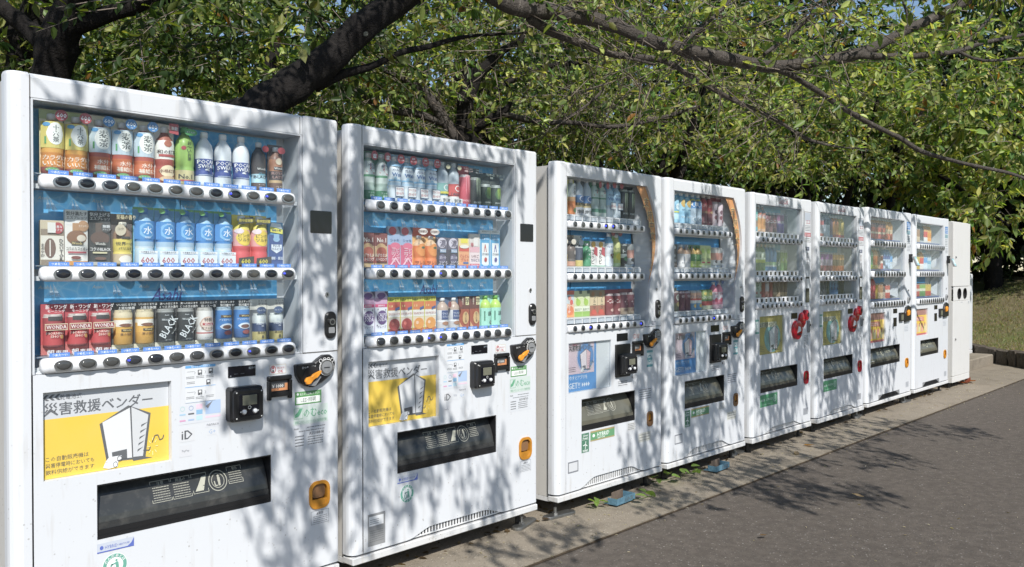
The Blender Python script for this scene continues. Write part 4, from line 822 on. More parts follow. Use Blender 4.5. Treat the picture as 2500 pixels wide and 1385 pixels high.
def flap_marks(kind):
    def d(m, x, z, w, h):
        c = hx('9c9a8a'); m.col = c; W = .56 * h; zc = z + h * .56; xs = x + w * .30 if kind == 'a' else x + w * .16
        boxes = [('注意', xs, W * .9), ('商品の', xs + W * .94, W * .9)]
        for tt, bx, bw in boxes:
            m.col = c; m.frame(bx, zc - W * .45, bx + bw, zc + W * .45, .0018, 0); m.text(tt, bx + bw * .5, zc + W * .34, W * .15, 0, bw * .6)
            fuzzy(m, bx + bw * .08, zc - W * .4, bw * .84, W * .62, 6, '8c8a7c', -.0002, 3)
        m.col = c; bx = xs + W * 1.9; m.frame(bx, zc - W * .4, bx + W * .75, zc + W * .45, .0018, 0)
        m.col = hx('aaa896'); m.poly([(bx + W * .1, 0, zc - W * .3), (bx + W * .5, 0, zc - W * .3), (bx + W * .72, 0, zc + W * .3), (bx + W * .5, 0, zc + W * .3), (bx + W * .3, 0, zc)])
        m.col = c; cx = bx + W * 1.25; r = W * .46
        m.ring(cx, zc, r, r, r * .08, 0, 24); m.ring(cx, zc, r * .7, r * .7, r * .06, 0, 24); m.oval(cx + r * .08, zc + r * .42, r * .12, r * .12, -.0002); m.line([(cx + r * .1, zc + r * .3), (cx + r * .1, zc - r * .1)], r * .28, -.0002); m.line([(cx + r * .1, zc - r * .1), (cx + r * .1, zc - r * .5)], r * .24, -.0004)
        m.line([(cx - r * .4, zc), (cx - r * .34, zc - r * .45), (cx - r * .1, zc - r * .45)], r * .12, -.0002)
        if kind == 'a':
            bx = cx + r * 1.15; m.frame(bx, zc - W * .25, bx + W * .75, zc + W * .5, .0018, 0); m.text('警告', bx + W * .4, zc + W * .4, W * .13, 0); fuzzy(m, bx + W * .06, zc - W * .2, W * .64, W * .5, 5, '8c8a7c', -.0002, 5)
    return d
def cash_return(root, cu, z0, z1, w, front, inner):
    m = MB(front); h = z1 - z0; cz = (z0 + z1) / 2
    o = rrect(cu - w / 2, cu + w / 2, z0, z1, w * .36, 5); i_ = rrect(cu - w / 2 + .012, cu + w / 2 - .012, z0 + .012, z1 - .012, w * .27, 5)
    m.rings([[(x, -.0005, z) for x, z in o], [(x, -.006, z) for x, z in o], [(x, -.006, z) for x, z in i_], [(x, .02, z) for x, z in i_]], cap0=False, cap1=False)
    m.prism([p for p in i_ if p[1] < z0 + h * .36] or i_, -.003, .004)
    r = m.build('change_return', root)
    k = MB(inner); k.poly([(x, .019, z) for x, z in rrect(cu - w / 2 + .0125, cu + w / 2 - .0125, z0 + .0125, z1 - .0125, w * .26, 5)])
    k.rbox(cu - w * .34, cu + w * .34, .004, .008, z0 + h * .36, z1 - .012, w * .2, .002, 3); k.build('return_flap', r)
def cash_head(root, uL, zB, w, h, lever=True):
    """black teardrop bezel with coin slot and orange return lever"""
    P = lambda a, b: (uL + w * a, zB + h * b)
    out = [P(*p) for p in ((0, .90), (.03, .94), (.46, .97), (.56, 1.10), (.70, 1.24), (.86, 1.24), (.97, 1.08), (1, .86), (.97, .60), (.86, .36), (.66, .12), (.46, 0), (.28, .03), (.12, .2), (.02, .5))]
    m = MB('black'); m.prism(out, -.022, .002, .006); b = m.build('coin_unit', root)
    cx, cz = P(.75, .74); r = w * .165
    m = MB('chrome'); m.cyl(cx, cz, r, r, -.0265, -.0222, 20); m.mat = 'grey'; m.cyl(cx, cz, r * .82, r * .82, -.028, -.0266, 20); m.mat = 'dark'; m.box(cx - r * .5, cx + r * .35, -.0295, -.0283, cz - .0015, cz + .0015); m.build('coin_slot', b)
    cx, cz = P(.38, .42); r = w * .23
    m = MB('dark'); m.cyl(cx, cz, r, r, -.0235, -.0222, 20); m.mat = 'grey'; m.prism([(cx - r * .5, cz - r * .8), (cx + r * .3, cz - r * .9), (cx + r * .95, cz - r * .1), (cx + r * .7, cz + r * .1), (cx + r * .3, cz - r * .35)], -.027, -.0236); m.build('lever_well', b)
    m = MB('orange')
    d = Vector((.86, .5)); nn = Vector((-.5, .86)); pts = []
    for t, wd in ((-1.0, .16), (-.86, .30), (-.62, .34), (-.2, .2), (.1, .24), (.35, .2), (.9, .08), (1.0, .02)): pts.append((cx + r * (d.x * t + nn.x * wd), cz + r * (d.y * t + nn.y * wd)))
    for t, wd in ((1.0, .02), (.9, .1), (.35, .28), (.1, .24), (-.2, .24), (-.62, .34), (-.86, .3), (-1.0, .16)): pts.append((cx + r * (d.x * t - nn.x * wd), cz + r * (d.y * t - nn.y * wd)))
    pts = pts[:8] + pts[9:]
    m.prism(pts, -.038, -.0275, .003); m.build('return_lever', b)
    m = MB('print'); m.col = hx('e8e8e6'); x, z = P(.30, .80); m.text('おつり・返却', x, z, h * .1, -.0228, w * .44)
    m.ring(*P(.75, .74), w * .185, w * .185, w * .016, -.0228, 20)
    for i in range(4): x, z = P(.60 + .1 * i, 1.06 if i in (1, 2) else 1.02); m.ring(x, z, w * .045, w * .045, w * .012, -.0228, 10)
    m.build('coin_unit_print', b)
def bill_unit(root, u0, z0, u1, z1, text='￥1000'):
    m = MB('black'); w, h = u1 - u0, z1 - z0
    m.rbox(u0, u1, -.016, .001, z1 - h * .2, z1, .006, .004); m.rbox(u0, u0 + w * .12, -.016, .001, z0, z1 - h * .2 - .0005, .003, .002); m.rbox(u1 - w * .12, u1, -.016, .001, z0, z1 - h * .2 - .0005, .003, .002)
    m.box(u0 + w * .12 + .0005, u1 - w * .12 - .0005, -.003, .001, z0 + h * .12, z1 - h * .2 - .0005); m.box(u0 + w * .13, u1 - w * .13, -.014, -.0035, z0 + h * .12, z0 + h * .30)
    b = m.build('note_unit', root)
    m = MB('print'); m.col = hx('1a1b20'); m.rect(u0 + w * .14, z0 + h * .45, u1 - w * .14, z0 + h * .76, -.0036); m.col = hx('c87a34'); m.rect(u0 + w * .14, z0 + h * .36, u1 - w * .14, z0 + h * .47, -.004); m.rect(u1 - w * .26, z0 + h * .47, u1 - w * .14, z0 + h * .66, -.004)
    m.col = hx('e6e4de'); m.text(text, u0 + w * .44, z0 + h * .56, h * .14, -.0044, w * .56); m.col = hx('2a1a10'); m.poly([(u0 + w * .4, -.0044, z0 + h * .45), (u0 + w * .5, -.0044, z0 + h * .45), (u0 + w * .45, -.0044, z0 + h * .39)])
    m.build('note_slot_print', b)
def price_display(root, u0, z0, u1, z1, text='販売中'):
    m = MB('screen'); m.rbox(u0, u1, -.003, .001, z0, z1, .002, .001); d = m.build('price_display', root)
    if text:
        p = MB('print'); w, h = u1 - u0, z1 - z0; p.col = hx('7c8890'); p.text(text, u0 + w * .86, z0 + h * .74, h * .24, -.0036, w * .24, bold=False); p.col = hx('4a4e54'); p.oval(u0 + w * .08, z0 + h * .14, .003, .003, -.0036); p.rect(u0 + w * .2, z0 + h * .28, u0 + w * .34, z0 + h * .32, -.0036); p.rect(u0 + w * .44, z0 + h * .28, u0 + w * .58, z0 + h * .32, -.0036)
        p.build('display_text', d)
def card_reader(root, u0, z0, u1, z1, y0=-.048):
    m = MB('black'); w, h = u1 - u0, z1 - z0
    m.rbox(u0, u1, y0 + .014, .002, z0, z1, .012, .006, 4); m.rbox(u0 + .006, u1 - .006, y0, y0 + .0135, z0 + .004, z1 - .008, .012, .004, 4)
    b = m.build('card_reader', root)
    m = MB('screen'); m.rbox(u0 + w * .2, u1 - w * .2, y0 - .002, y0 - .0002, z0 + h * .17, z1 - h * .2, .003, .001); m.build('reader_face', b)
    m = MB('lcd'); m.rbox(u0 + w * .29, u1 - w * .27, y0 - .0034, y0 - .0022, z0 + h * .48, z1 - h * .23, .002, .0008); m.build('reader_screen', b)
    for x in (.33, .66):
        m = MB('chrome'); m.cyl(u0 + w * x, z0 + h * .3, .0105, .0105, y0 - .0045, y0 - .0022, 8); m.mat = 'rail'; m.cyl(u0 + w * x, z0 + h * .3, .0072, .0072, y0 - .009, y0 - .0046, 12, .002); m.build('reader_button', b)
    p = MB('print'); p.col = hx('d8d8d4'); yy = y0 - .0024
    p.poly([(u0 + w * .21, yy, z0 + h * .3), (u0 + w * .25, yy, z0 + h * .33), (u0 + w * .25, yy, z0 + h * .27)]); p.poly([(u0 + w * .79, yy, z0 + h * .3), (u0 + w * .745, yy, z0 + h * .33), (u0 + w * .745, yy, z0 + h * .27)])
    p.ring(u0 + w * .5, z0 + h * .41, .006, .006, .0015, yy, 12)
    for a, c in ((.12, .12), (.88, .12), (.12, .86), (.88, .86)): p.rect(u0 + w * a - .0022, z0 + h * c - .0022, u0 + w * a + .0022, z0 + h * c + .0022, y0 - .0006)
    p.build('reader_marks', b)
def lock_unit(root, cu, z0, z1, w, mat='black'):
    m = MB(mat); m.rbox(cu - w / 2, cu + w / 2, -.012, .001, z0, z1, w * .48, .005, 6); b = m.build('door_lock', root)
    h = z1 - z0; m = MB('chrome'); m.cyl(cu, z0 + h * .62, w * .26, w * .26, -.018, -.0122, 14); m.mat = 'dark'; m.cyl(cu, z0 + h * .62, w * .16, w * .16, -.0195, -.0182, 12)
    m.mat = 'grey'; m.rbox(cu - w * .28, cu + w * .28, -.0145, -.0122, z0 + h * .2, z0 + h * .42, .004, .001); m.build('lock_cylinder', b)
def keyhole(root, u, z, r=.008):
    m = MB('chrome'); m.cyl(u, z, r, r * 1.15, -.005, .001, 14); m.mat = 'dark'; m.box(u - r * .2, u + r * .2, -.0065, -.0053, z - r * .5, z + r * .5); m.build('key_switch', root)
def cabinet_drawing(m, X, Z, y, c0='d9dadb', c1='3a3d42', c2='c8cacc'):
    """plain drawing of a drinks cabinet with slats, cans and a loose cable"""
    def pl(pts, c, k): m.col = hx(c); m.poly([(X(a), y - k, Z(b)) for a, b in pts])
    pl([(.43, .56), (.66, .745), (.845, .62), (.80, .085), (.86, .06), (.70, .055), (.69, .075), (.485, .09)], c1, 0)
    pl([(.452, .575), (.672, .715), (.688, .10), (.503, .115)], c0, .0005)
    pl([(.684, .72), (.825, .602), (.778, .10), (.698, .105)], c2, .0005)
    for i in range(5): b = .16 + .075 * i; pl([(.735 + .008 * i, b + .03), (.782 + .010 * i, b + .055), (.73 + .008 * i, b + .002)], c1, .001)
    pl([(.525, .20), (.645, .215), (.648, .10), (.53, .105)], c1, .001)
    pl([(.47, .09), (.50, .145), (.60, .15), (.605, .105), (.54, .08)], 'e4e5e6', .0015); pl([(.455, .03), (.47, .085), (.575, .085), (.57, .02), (.50, .012)], 'eeeff0', .002)
    m.col = hx(c1); m.ring(X(.585), Z(.115), X(.02) - X(0), Z(.035) - Z(0), .002, y - .0025, 12); m.ring(X(.55), Z(.05), X(.02) - X(0), Z(.035) - Z(0), .002, y - .0025, 12)
    m.line([(X(a), Z(b)) for a, b in ((.78, .17), (.83, .16), (.84, .20))], .003, y - .001); m.line([(X(a), Z(b)) for a, b in ((.855, .25), (.88, .335), (.905, .335), (.92, .27), (.945, .28), (.955, .325))], .003, y - .001)
    m.col = hx('efe6a0')
    for a in range(0, 360, 45): m.line([(X(.86 + .025 * math.cos(R(a))), Z(.2 + .06 * math.sin(R(a)))), (X(.86 + .045 * math.cos(R(a))), Z(.2 + .11 * math.sin(R(a))))], .0022, y - .001)
def poster_yellow(root, u0, z0, u1, z1, y):
    m = MB('poster'); X = lambda a: u0 + (u1 - u0) * a; Z = lambda b: z0 + (z1 - z0) * b; w, h = u1 - u0, z1 - z0
    m.col = hx('e3bd12'); m.rect(u0, z0, u1, Z(.685), y); m.col = hx('c3c6ca'); m.rect(u0, Z(.685), u1, z1, y)
    m.col = hx('42464d')
    for i in range(3): m.poly([(X(.01 + .042 * i), y - .0006, Z(.932)), (X(.035 + .042 * i), y - .0006, Z(.966)), (X(.056 + .042 * i), y - .0006, Z(.966)), (X(.032 + .042 * i), y - .0006, Z(.932)), (X(.056 + .042 * i), y - .0006, Z(.898)), (X(.035 + .042 * i), y - .0006, Z(.898))])
    m.text('乾電池式', X(.215), Z(.925), h * .06, y - .0006, w * .16, bold=False); m.text('災害救援ベンダー', X(.44), Z(.795), h * .15, y - .0006, w * .84)
    m.col = hx('3c3a30'); 
    for i, t in enumerate(('この自動販売機は', '災害停電時においても', '飲料供給ができます')): m.text(t, X(.028), Z(.225 - .075 * i), h * .056, y - .0006, w * .36, bold=False, align='l')
    cabinet_drawing(m, X, Z, y - .0006); m.build('poster', root)
# ---- type one: wide machine, thirty-six samples (two in the row)
def machine_wide(X0, sx, label, mach, rows, oval, info, seed, plate):
    W, ztop = 1.15, 1.84
    root = empty('vending_machine', (X0, 0, 0), label, 'vending machine', 'white drink vending machines standing in a row'); root.scale = (sx, 1, 1)
    win = (.060, .948, .986, 1.768)
    shell(root, W, ztop, win, .948)
    b = MB('white'); vprism(b, post_plan(win[2] + .003, W, False), .9515, ztop); b.build('door_post', root)
    seam = MB('gasket'); seam.box(.0568, .0585, -.0008, .001, 1.77, 1.832); seam.box(.9755, .9775, -.0008, .001, 1.77, 1.832);  seam.box(1.0, 1.134, -.0008, .001, .9475, .9500); seam.build('panel_seam', root)
    pu0, pz0, pu1, pz1 = .088, .628, .480, .893
    slot = (.241, .417, .852, .590)
    lower_skin(root, W, .947, [(pu0, pz0, pu1, pz1, .020), slot + (.03,), (1.0225, .3635, 1.0915, .4475, .022)], (.296, .911, .034), 30, .0605)
    # display box
    bx = MB('inner'); u0, z0, u1, z1 = win
    for a in ((u0 + .0005, u0 + .006), (u1 - .006, u1 - .0005)): bx.box(a[0], a[1], .001, .118, z0 + .0005, z1 - .0005)
    bx.box(u0 + .0065, u1 - .0065, .001, .118, z1 - .006, z1 - .0005); bx.box(u0 + .0065, u1 - .0065, .012, .118, z0 + .0005, z0 + .006); bx.box(u0, u1, .1185, .123, z0, z1); bx.build('display_box', root)
    rails = (1.5235, 1.247, .972)
    for i, (za, zc) in enumerate(((1.535, 1.756), (1.262, 1.505), (.985, 1.228))):
        k = MB('ice'); k.box(u0 + .016 if i else u0 + .008, .565, .110, .1165, za, zc); k.box(.569, .945, .110, .1165, za, zc - .002)
        bo = k.build('backdrop_sheet', root)
        if i:
            t = MB('print'); t.col = hx('c6d4dc')
            for q in (.13, .29, .44, .60, .74, .88): t.text('Asahi', q, zc - .022, .011, .1094, shear=.25)
            if i == 2: t.col = hx('2c3f9c'); t.text('Asahi', .52, zc - .05, .042, .1088, .10, shear=.3)
            t.build('backdrop_print', bo)
    for z in rails:
        r = MB('rail'); r.smooth = True
        pf = [(.02, -.021), (-.004, -.0225), (-.013, -.018), (-.0165, -.006), (-.0155, .008), (-.009, .018), (.002, .0225), (.02, .023)]
        rings = []
        for u, s in ((.082, .3), (.085, .72), (.092, .95), (.10, 1), (.935, 1), (.945, .95), (.951, .72), (.953, .3)): rings.append([(u, .01 + (y - .01) * s, z + q * s) for y, q in pf])
        r.rings(rings); r.smooth = False
        r.box(.067, .979, .026, .040, z - .020, z - .006); ro = r.build('button_rail', root); k = MB('clip'); k.box(.075, .955, .0245, .1085, z + .0235, z + .0260); k.build('clear_ledge', ro)
        rr = random.Random(seed + z)
        for i in range(12):
            u = .139 + .0704 * i
            k = shared('selection_button', lambda: _button(.0265, .0165, .0)) if oval else shared('selection_button_round', lambda: _button(.0235, .0185, .0))
            bo = put('selection_button', k, ro, (u, -.0166, z))
            if rr.random() < .14:
                l = MB('led'); l.cyl(-.017, .002, .0035, .003, -.0062, -.0052, 8); l.build('button_light', bo) if False else put('button_light', shared('button_light', lambda: l), ro, (u, -.0166, z))
            if True:
                t = shared('cold_tag', _coldtag); put('cold_tag', t, ro, (u - .002, .008, z + .0315))
    p = MB('pane'); p.box(u0 + .0065, u1 - .0065, .0165, .0185, z0 + .008, z1 - .0065); p.build('display_pane', root)
    g = MB('clip')  # whitish triangles shaped as glints on the clear acrylic tabs
    rr = random.Random(seed)
    for z in (1.247 + .20, .972 + .208):
        for i in range(12):
            if rr.random() < .8: u = .139 + .0704 * i + rr.uniform(-.015, .015); s = rr.uniform(.8, 1.2); g.poly([(u - .012, .085, z), (u - .004 * s, .102, z + .038 * s), (u + .002, .085, z + .004)]); g.poly([(u + .004, .085, z - .002), (u + .004 * s, .102, z + .040 * s), (u + .022, .085, z - .004)])
    g.build('clear_tab_glint', root)
    for ri, (row, keys, z) in enumerate(zip(('top', 'middle', 'bottom'), rows, rails)):
        for i, key in enumerate(keys):
            place_sample(key, (X0 + (.139 + .0704 * i) * sx, .066, z + .027), i, row, mach, sx * 1.085)
    # right post
    m = MB('screen'); m.rbox(1.021, 1.117, -.003, .001, 1.402, 1.487, .004, .0015); m.build('sensor_window', root)
    keyhole(root, 1.094, 1.168); lock_unit(root, 1.108, .998, 1.103, .050)
    cash_head(root, .946, .822, .174, .094)
    price_display(root, .683, .884, .789, .923); bill_unit(root, .834, .789, .932, .876); card_reader(root, .674, .731, .800, .852)
    def ok(m, x, z, w, h):
        m.col = hx('c8b48c'); m.frame(x, z, x + w, z + h, .0012, -.0010); m.col = hx('b8343c'); m.ring(x + w * .22, z + h * .5, w * .17, h * .4, .0028, -.0012, 16); m.oval(x + w * .22, z + h * .66, w * .06, h * .12, -.0013); m.text('使えます', x + w * .68, z + h * .62, h * .22, -.0012, w * .44, bold=False); m.text('OK', x + w * .66, z + h * .25, h * .32, -.0012)
        m.col = hx('3a3c40'); m.rect(x + w * .17, z + h * .2, x + w * .27, z + h * .45, -.0016)
    decal('payment_sticker', root, .845, .882, .914, .916, ok)
    poster_yellow(root, pu0 + .0008, pz0 + .0008, pu1 - .0008, pz1 - .0008, .0185)
    def inst(m, x, z, w, h):
        m.col = hx('4a9ad4'); m.rect(x, z + h * .93, x + w, z + h, -.001); m.rect(x, z + h * .415, x + w, z + h * .43, -.001); m.col = hx('8aa8c8'); m.rect(x, z + .0004, x + w, z + .0014, -.001)
        m.col = hx('eef4f8'); m.text('電子マネーのご利用方法', x + w * .5, z + h * .965, h * .045, -.0014, w * .8, bold=False)
        for a, b in ((.48, .80), (.84, .82), (.76, .52), (.48, .26)):
            m.col = hx('2a2d33'); m.rect(x + w * (a - .07), z + h * (b - .07), x + w * (a + .07), z + h * (b + .07), -.001); m.col = hx('e8eaec'); m.rect(x + w * (a - .04), z + h * (b - .005), x + w * (a + .04), z + h * (b + .05), -.0014); m.col = hx('b8babe'); m.poly([(x + w * a, -.0018, z + h * (b - .02)), (x + w * (a + .08), -.0018, z + h * (b - .1)), (x + w * (a + .02), -.0018, z + h * (b - .1))])
        for a, b in ((.03, .64), (.36, .64), (.68, .64), (.05, .50), (.03, .10), (.34, .08), (.68, .1)): fuzzy(m, x + w * a, z + h * b, w * .26, h * .075, 2, '30333a', -.001, int(a * 99))
        for a, b in ((.06, .82), (.06, .27)): fuzzy(m, x + w * a, z + h * b, w * .22, h * .03, 1, '5a5d64', -.001, 3)
        m.col = hx('6a6e74'); m.text('〉', x + w * .31, z + h * .8, h * .08, -.001); m.text('〉', x + w * .66, z + h * .8, h * .08, -.001); m.text('〉', x + w * .31, z + h * .26, h * .08, -.001); m.text('〉', x + w * .66, z + h * .26, h * .08, -.001)
    decal('instruction_sticker', root, .528, .812, .636, .938, inst, 'eceef1')
    def pay(m, x, z, w, h):
        for a, b, c in ((.08, .82, 'a8c8c8'), (.28, .82, '8a9cc0'), (.08, .52, '9cc0d8'), (.28, .52, '3a3c44'), (.08, .2, 'd08cb4'), (.28, .2, '98b0d0')):
            m.col = hx(c)
            if b == .82: m.ring(x + w * a, z + h * b, h * .13, h * .13, .002, -.001, 14)
            else: m.rect(x + w * (a - .07), z + h * (b - .04), x + w * (a + .07), z + h * (b + .04), -.001)
        for b, c in ((.75, 'e8c4d4'), (.45, '7aacd0'), (.14, 'b4d4e2')): m.col = hx(c); m.rect(x + w * .40, z + h * b, x + w * .55, z + h * (b + .24), -.001)
        m.col = hx('a4bcdc'); m.rect(x + w * .62, z + h * .4, x + w * .99, z + h * 1.12, -.001); m.col = hx('e0c4d4'); m.rect(x + w * .62, z + h * .2, x + w * .99, z + h * .3, -.001);
        m.col = hx('6c6a70'); m.poly([(x + w * .62, -.0014, z + h * .84), (x + w * .68, -.0014, z + h * .7), (x + w * .8, -.0014, z + h * 1.1)])
    decal('payment_logo_sticker', root, .506, .742, .656, .806, pay, 'e3e6ec')
    def one(txt, c, hh, b=True):
        def d(m, x, z, w, h): m.col = hx(c); m.text(txt, x + w / 2, z + h / 2, h * hh, -.001, w * .86, bold=b)
        return d
    decal('payment_logo_sticker', root, .596, .722, .656, .738, one('nanaco', '3a3c44', .6, False), 'e6e8ee')
    decal('payment_logo_sticker', root, .506, .683, .560, .730, one('iD', '2a2c34', .62), 'e6e7ea')
    decal('payment_logo_sticker', root, .506, .633, .550, .672, one('PayPay', '5a5e66', .22, False), 'e4e5e9')
    decal('payment_logo_sticker', root, .606, .694, .640, .718, one('G+', '8ca8cc', .6, False), 'e6e8ec')
    if info[1]: decal('payment_logo_sticker', root, .566, .690, .596, .728, one('Edy', '7a8090', .34, False), 'e4e6ea')
    def led(m, x, z, w, h):
        m.col = hx('f0f4ee'); m.rect(x + w * .05, z + h * .1, x + w * .95, z + h * .58, -.001); m.col = hx('2c4a34'); m.text('LED照明', x + w * .5, z + h * .34, h * .34, -.0014, w * .78, bold=False); m.col = hx('f0f4ee'); m.text('省エネで環境にやさしい', x + w * .56, z + h * .8, h * .2, -.001, w * .76, bold=False); m.oval(x + w * .1, z + h * .82, w * .04, h * .1, -.001)
    decal('led_sticker', root, .952, .757, 1.068, .806, led, '3a9434')
    def eco(m, x, z, w, h):
        m.col = hx('4a9c70'); m.frame(x + w * .02, z + h * .32, x + w * .27, z + h * .9, .0012, -.001); m.poly([(x + w * a, -.0014, z + h * b) for a, b in ((.04, .4), (.04, .56), (.12, .7), (.17, .86), (.25, .86), (.22, .68), (.15, .46))])
        m.text('のむeco', x + w * .63, z + h * .6, h * .46, -.001, w * .68); m.col = hx('5a9c78'); m.text('環境にやさしいヒートポンプ自動販売機', x + w * .5, z + h * .14, h * .16, -.001, w * .92, bold=False)
    decal('eco_sticker', root, .945, .682, 1.097, .752, eco, 'd8e6de')
    def inf(m, x, z, w, h):
        m.col = hx('34363c'); m.text('Asahi', x + w * .14, z + h * .9, h * .08, -.001, w * .2, shear=.2); fuzzy(m, x + w * .42, z + h * .86, w * .5, h * .09, 1, '34363c', -.001, 2); fuzzy(m, x + w * .2, z + h * .72, w * .7, h * .09, 1, '54565c', -.001, 4)
        m.col = hx('26282e'); m.text(info[0], x + w * .68, z + h * .62, h * .13, -.001, w * .5); fuzzy(m, x + w * .44, z + h * .1, w * .42, h * .42, 4, '44464c', -.001, 7); fuzzy(m, x + w * .1, z + h * .08, w * .24, h * .54, 4, '34363c', -.001, 8)
    decal('operator_sticker', root, .935, .592, 1.097, .677, inf, 'e4e7ec')
    def hyb(m, x, z, w, h):
        m.col = hx('3050b0'); m.rect(x, z, x + w, z + h * .13, -.001); m.poly([(x + w * .78, -.0012, z), (x + w, -.0012, z), (x + w, -.0012, z + h * .95), (x + w * .93, -.0012, z + h * .45)]); m.oval(x + w * .12, z + h * .52, w * .05, h * .22, -.001); m.text('HYBRID', x + w * .38, z + h * .5, h * .34, -.001, w * .34, bold=False); m.text('HEAT PUMP', x + w * .73, z + h * .5, h * .2, -.0014, w * .3, bold=False)
    decal('hybrid_sticker', root, .240, .375, .354, .4045, hyb, 'cfd6e4'); recycle(root, .294, .3265, .037)
    cash_return(root, 1.057, .352, .459, .092, 'amber', 'brown_flap')
    def wrn(m, x, z, w, h):
        m.col = hx('4a4c52'); m.frame(x, z, x + w, z + h, .0012, -.001); m.text('警告', x + w * .55, z + h * .8, h * .22, -.001); m.poly([(x + w * .3, -.001, z + h * .7), (x + w * .42, -.001, z + h * .7), (x + w * .36, -.001, z + h * .9)]); fuzzy(m, x + w * .12, z + h * .08, w * .8, h * .56, 4, '4a4c52', -.001, 6)
    decal('warning_sticker', root, 1.020, .295, 1.100, .345, wrn, 'e2e5ea')
    flap_unit(root, *slot, 'flap', flap_marks('a'))
    if plate:
        def idp(m, x, z, w, h):
            m.col = hx('e4e5e6'); m.rect(x + w * .06, z + h * .62, x + w * .9, z + h * .92, -.001); fuzzy(m, x + w * .12, z + h * .66, w * .5, h * .18, 3, '7a7c80', -.0014, 2); fuzzy(m, x + w * .1, z + h * .1, w * .8, h * .4, 6, '5c5e60', -.001, 3)
        decal('rating_plate', root, .083, .148, .174, .278, idp, '8a8b8c')
    return root
def _button(rx, rz, off):
    m = MB('chrome'); m.smooth = False; m.cyl(0, 0, rx, rz, -.0028, .004, 24); m.mat = 'btn'; m.smooth = True; m.cyl(.0012, .0006, rx * .78, rz * .80, -.0034, -.0029, 20, .0022); return m
M['led'] = None
def _coldtag():
    m = MB('print'); m.col = hx('2f74c4'); m.rect(-.028, -.0075, .030, .0055, 0); m.col = hx('eef4fa'); m.text('つめた〜い', .001, -.001, .0075, -.0006, .046); return m
def ledmat():
    n = N('blue_indicator'); e = n.new('Emission'); e.inputs[0].default_value = (.06, .08, 1, 1); e.inputs[1].default_value = 2.5; return n.done(e)
M['led'] = ledmat()
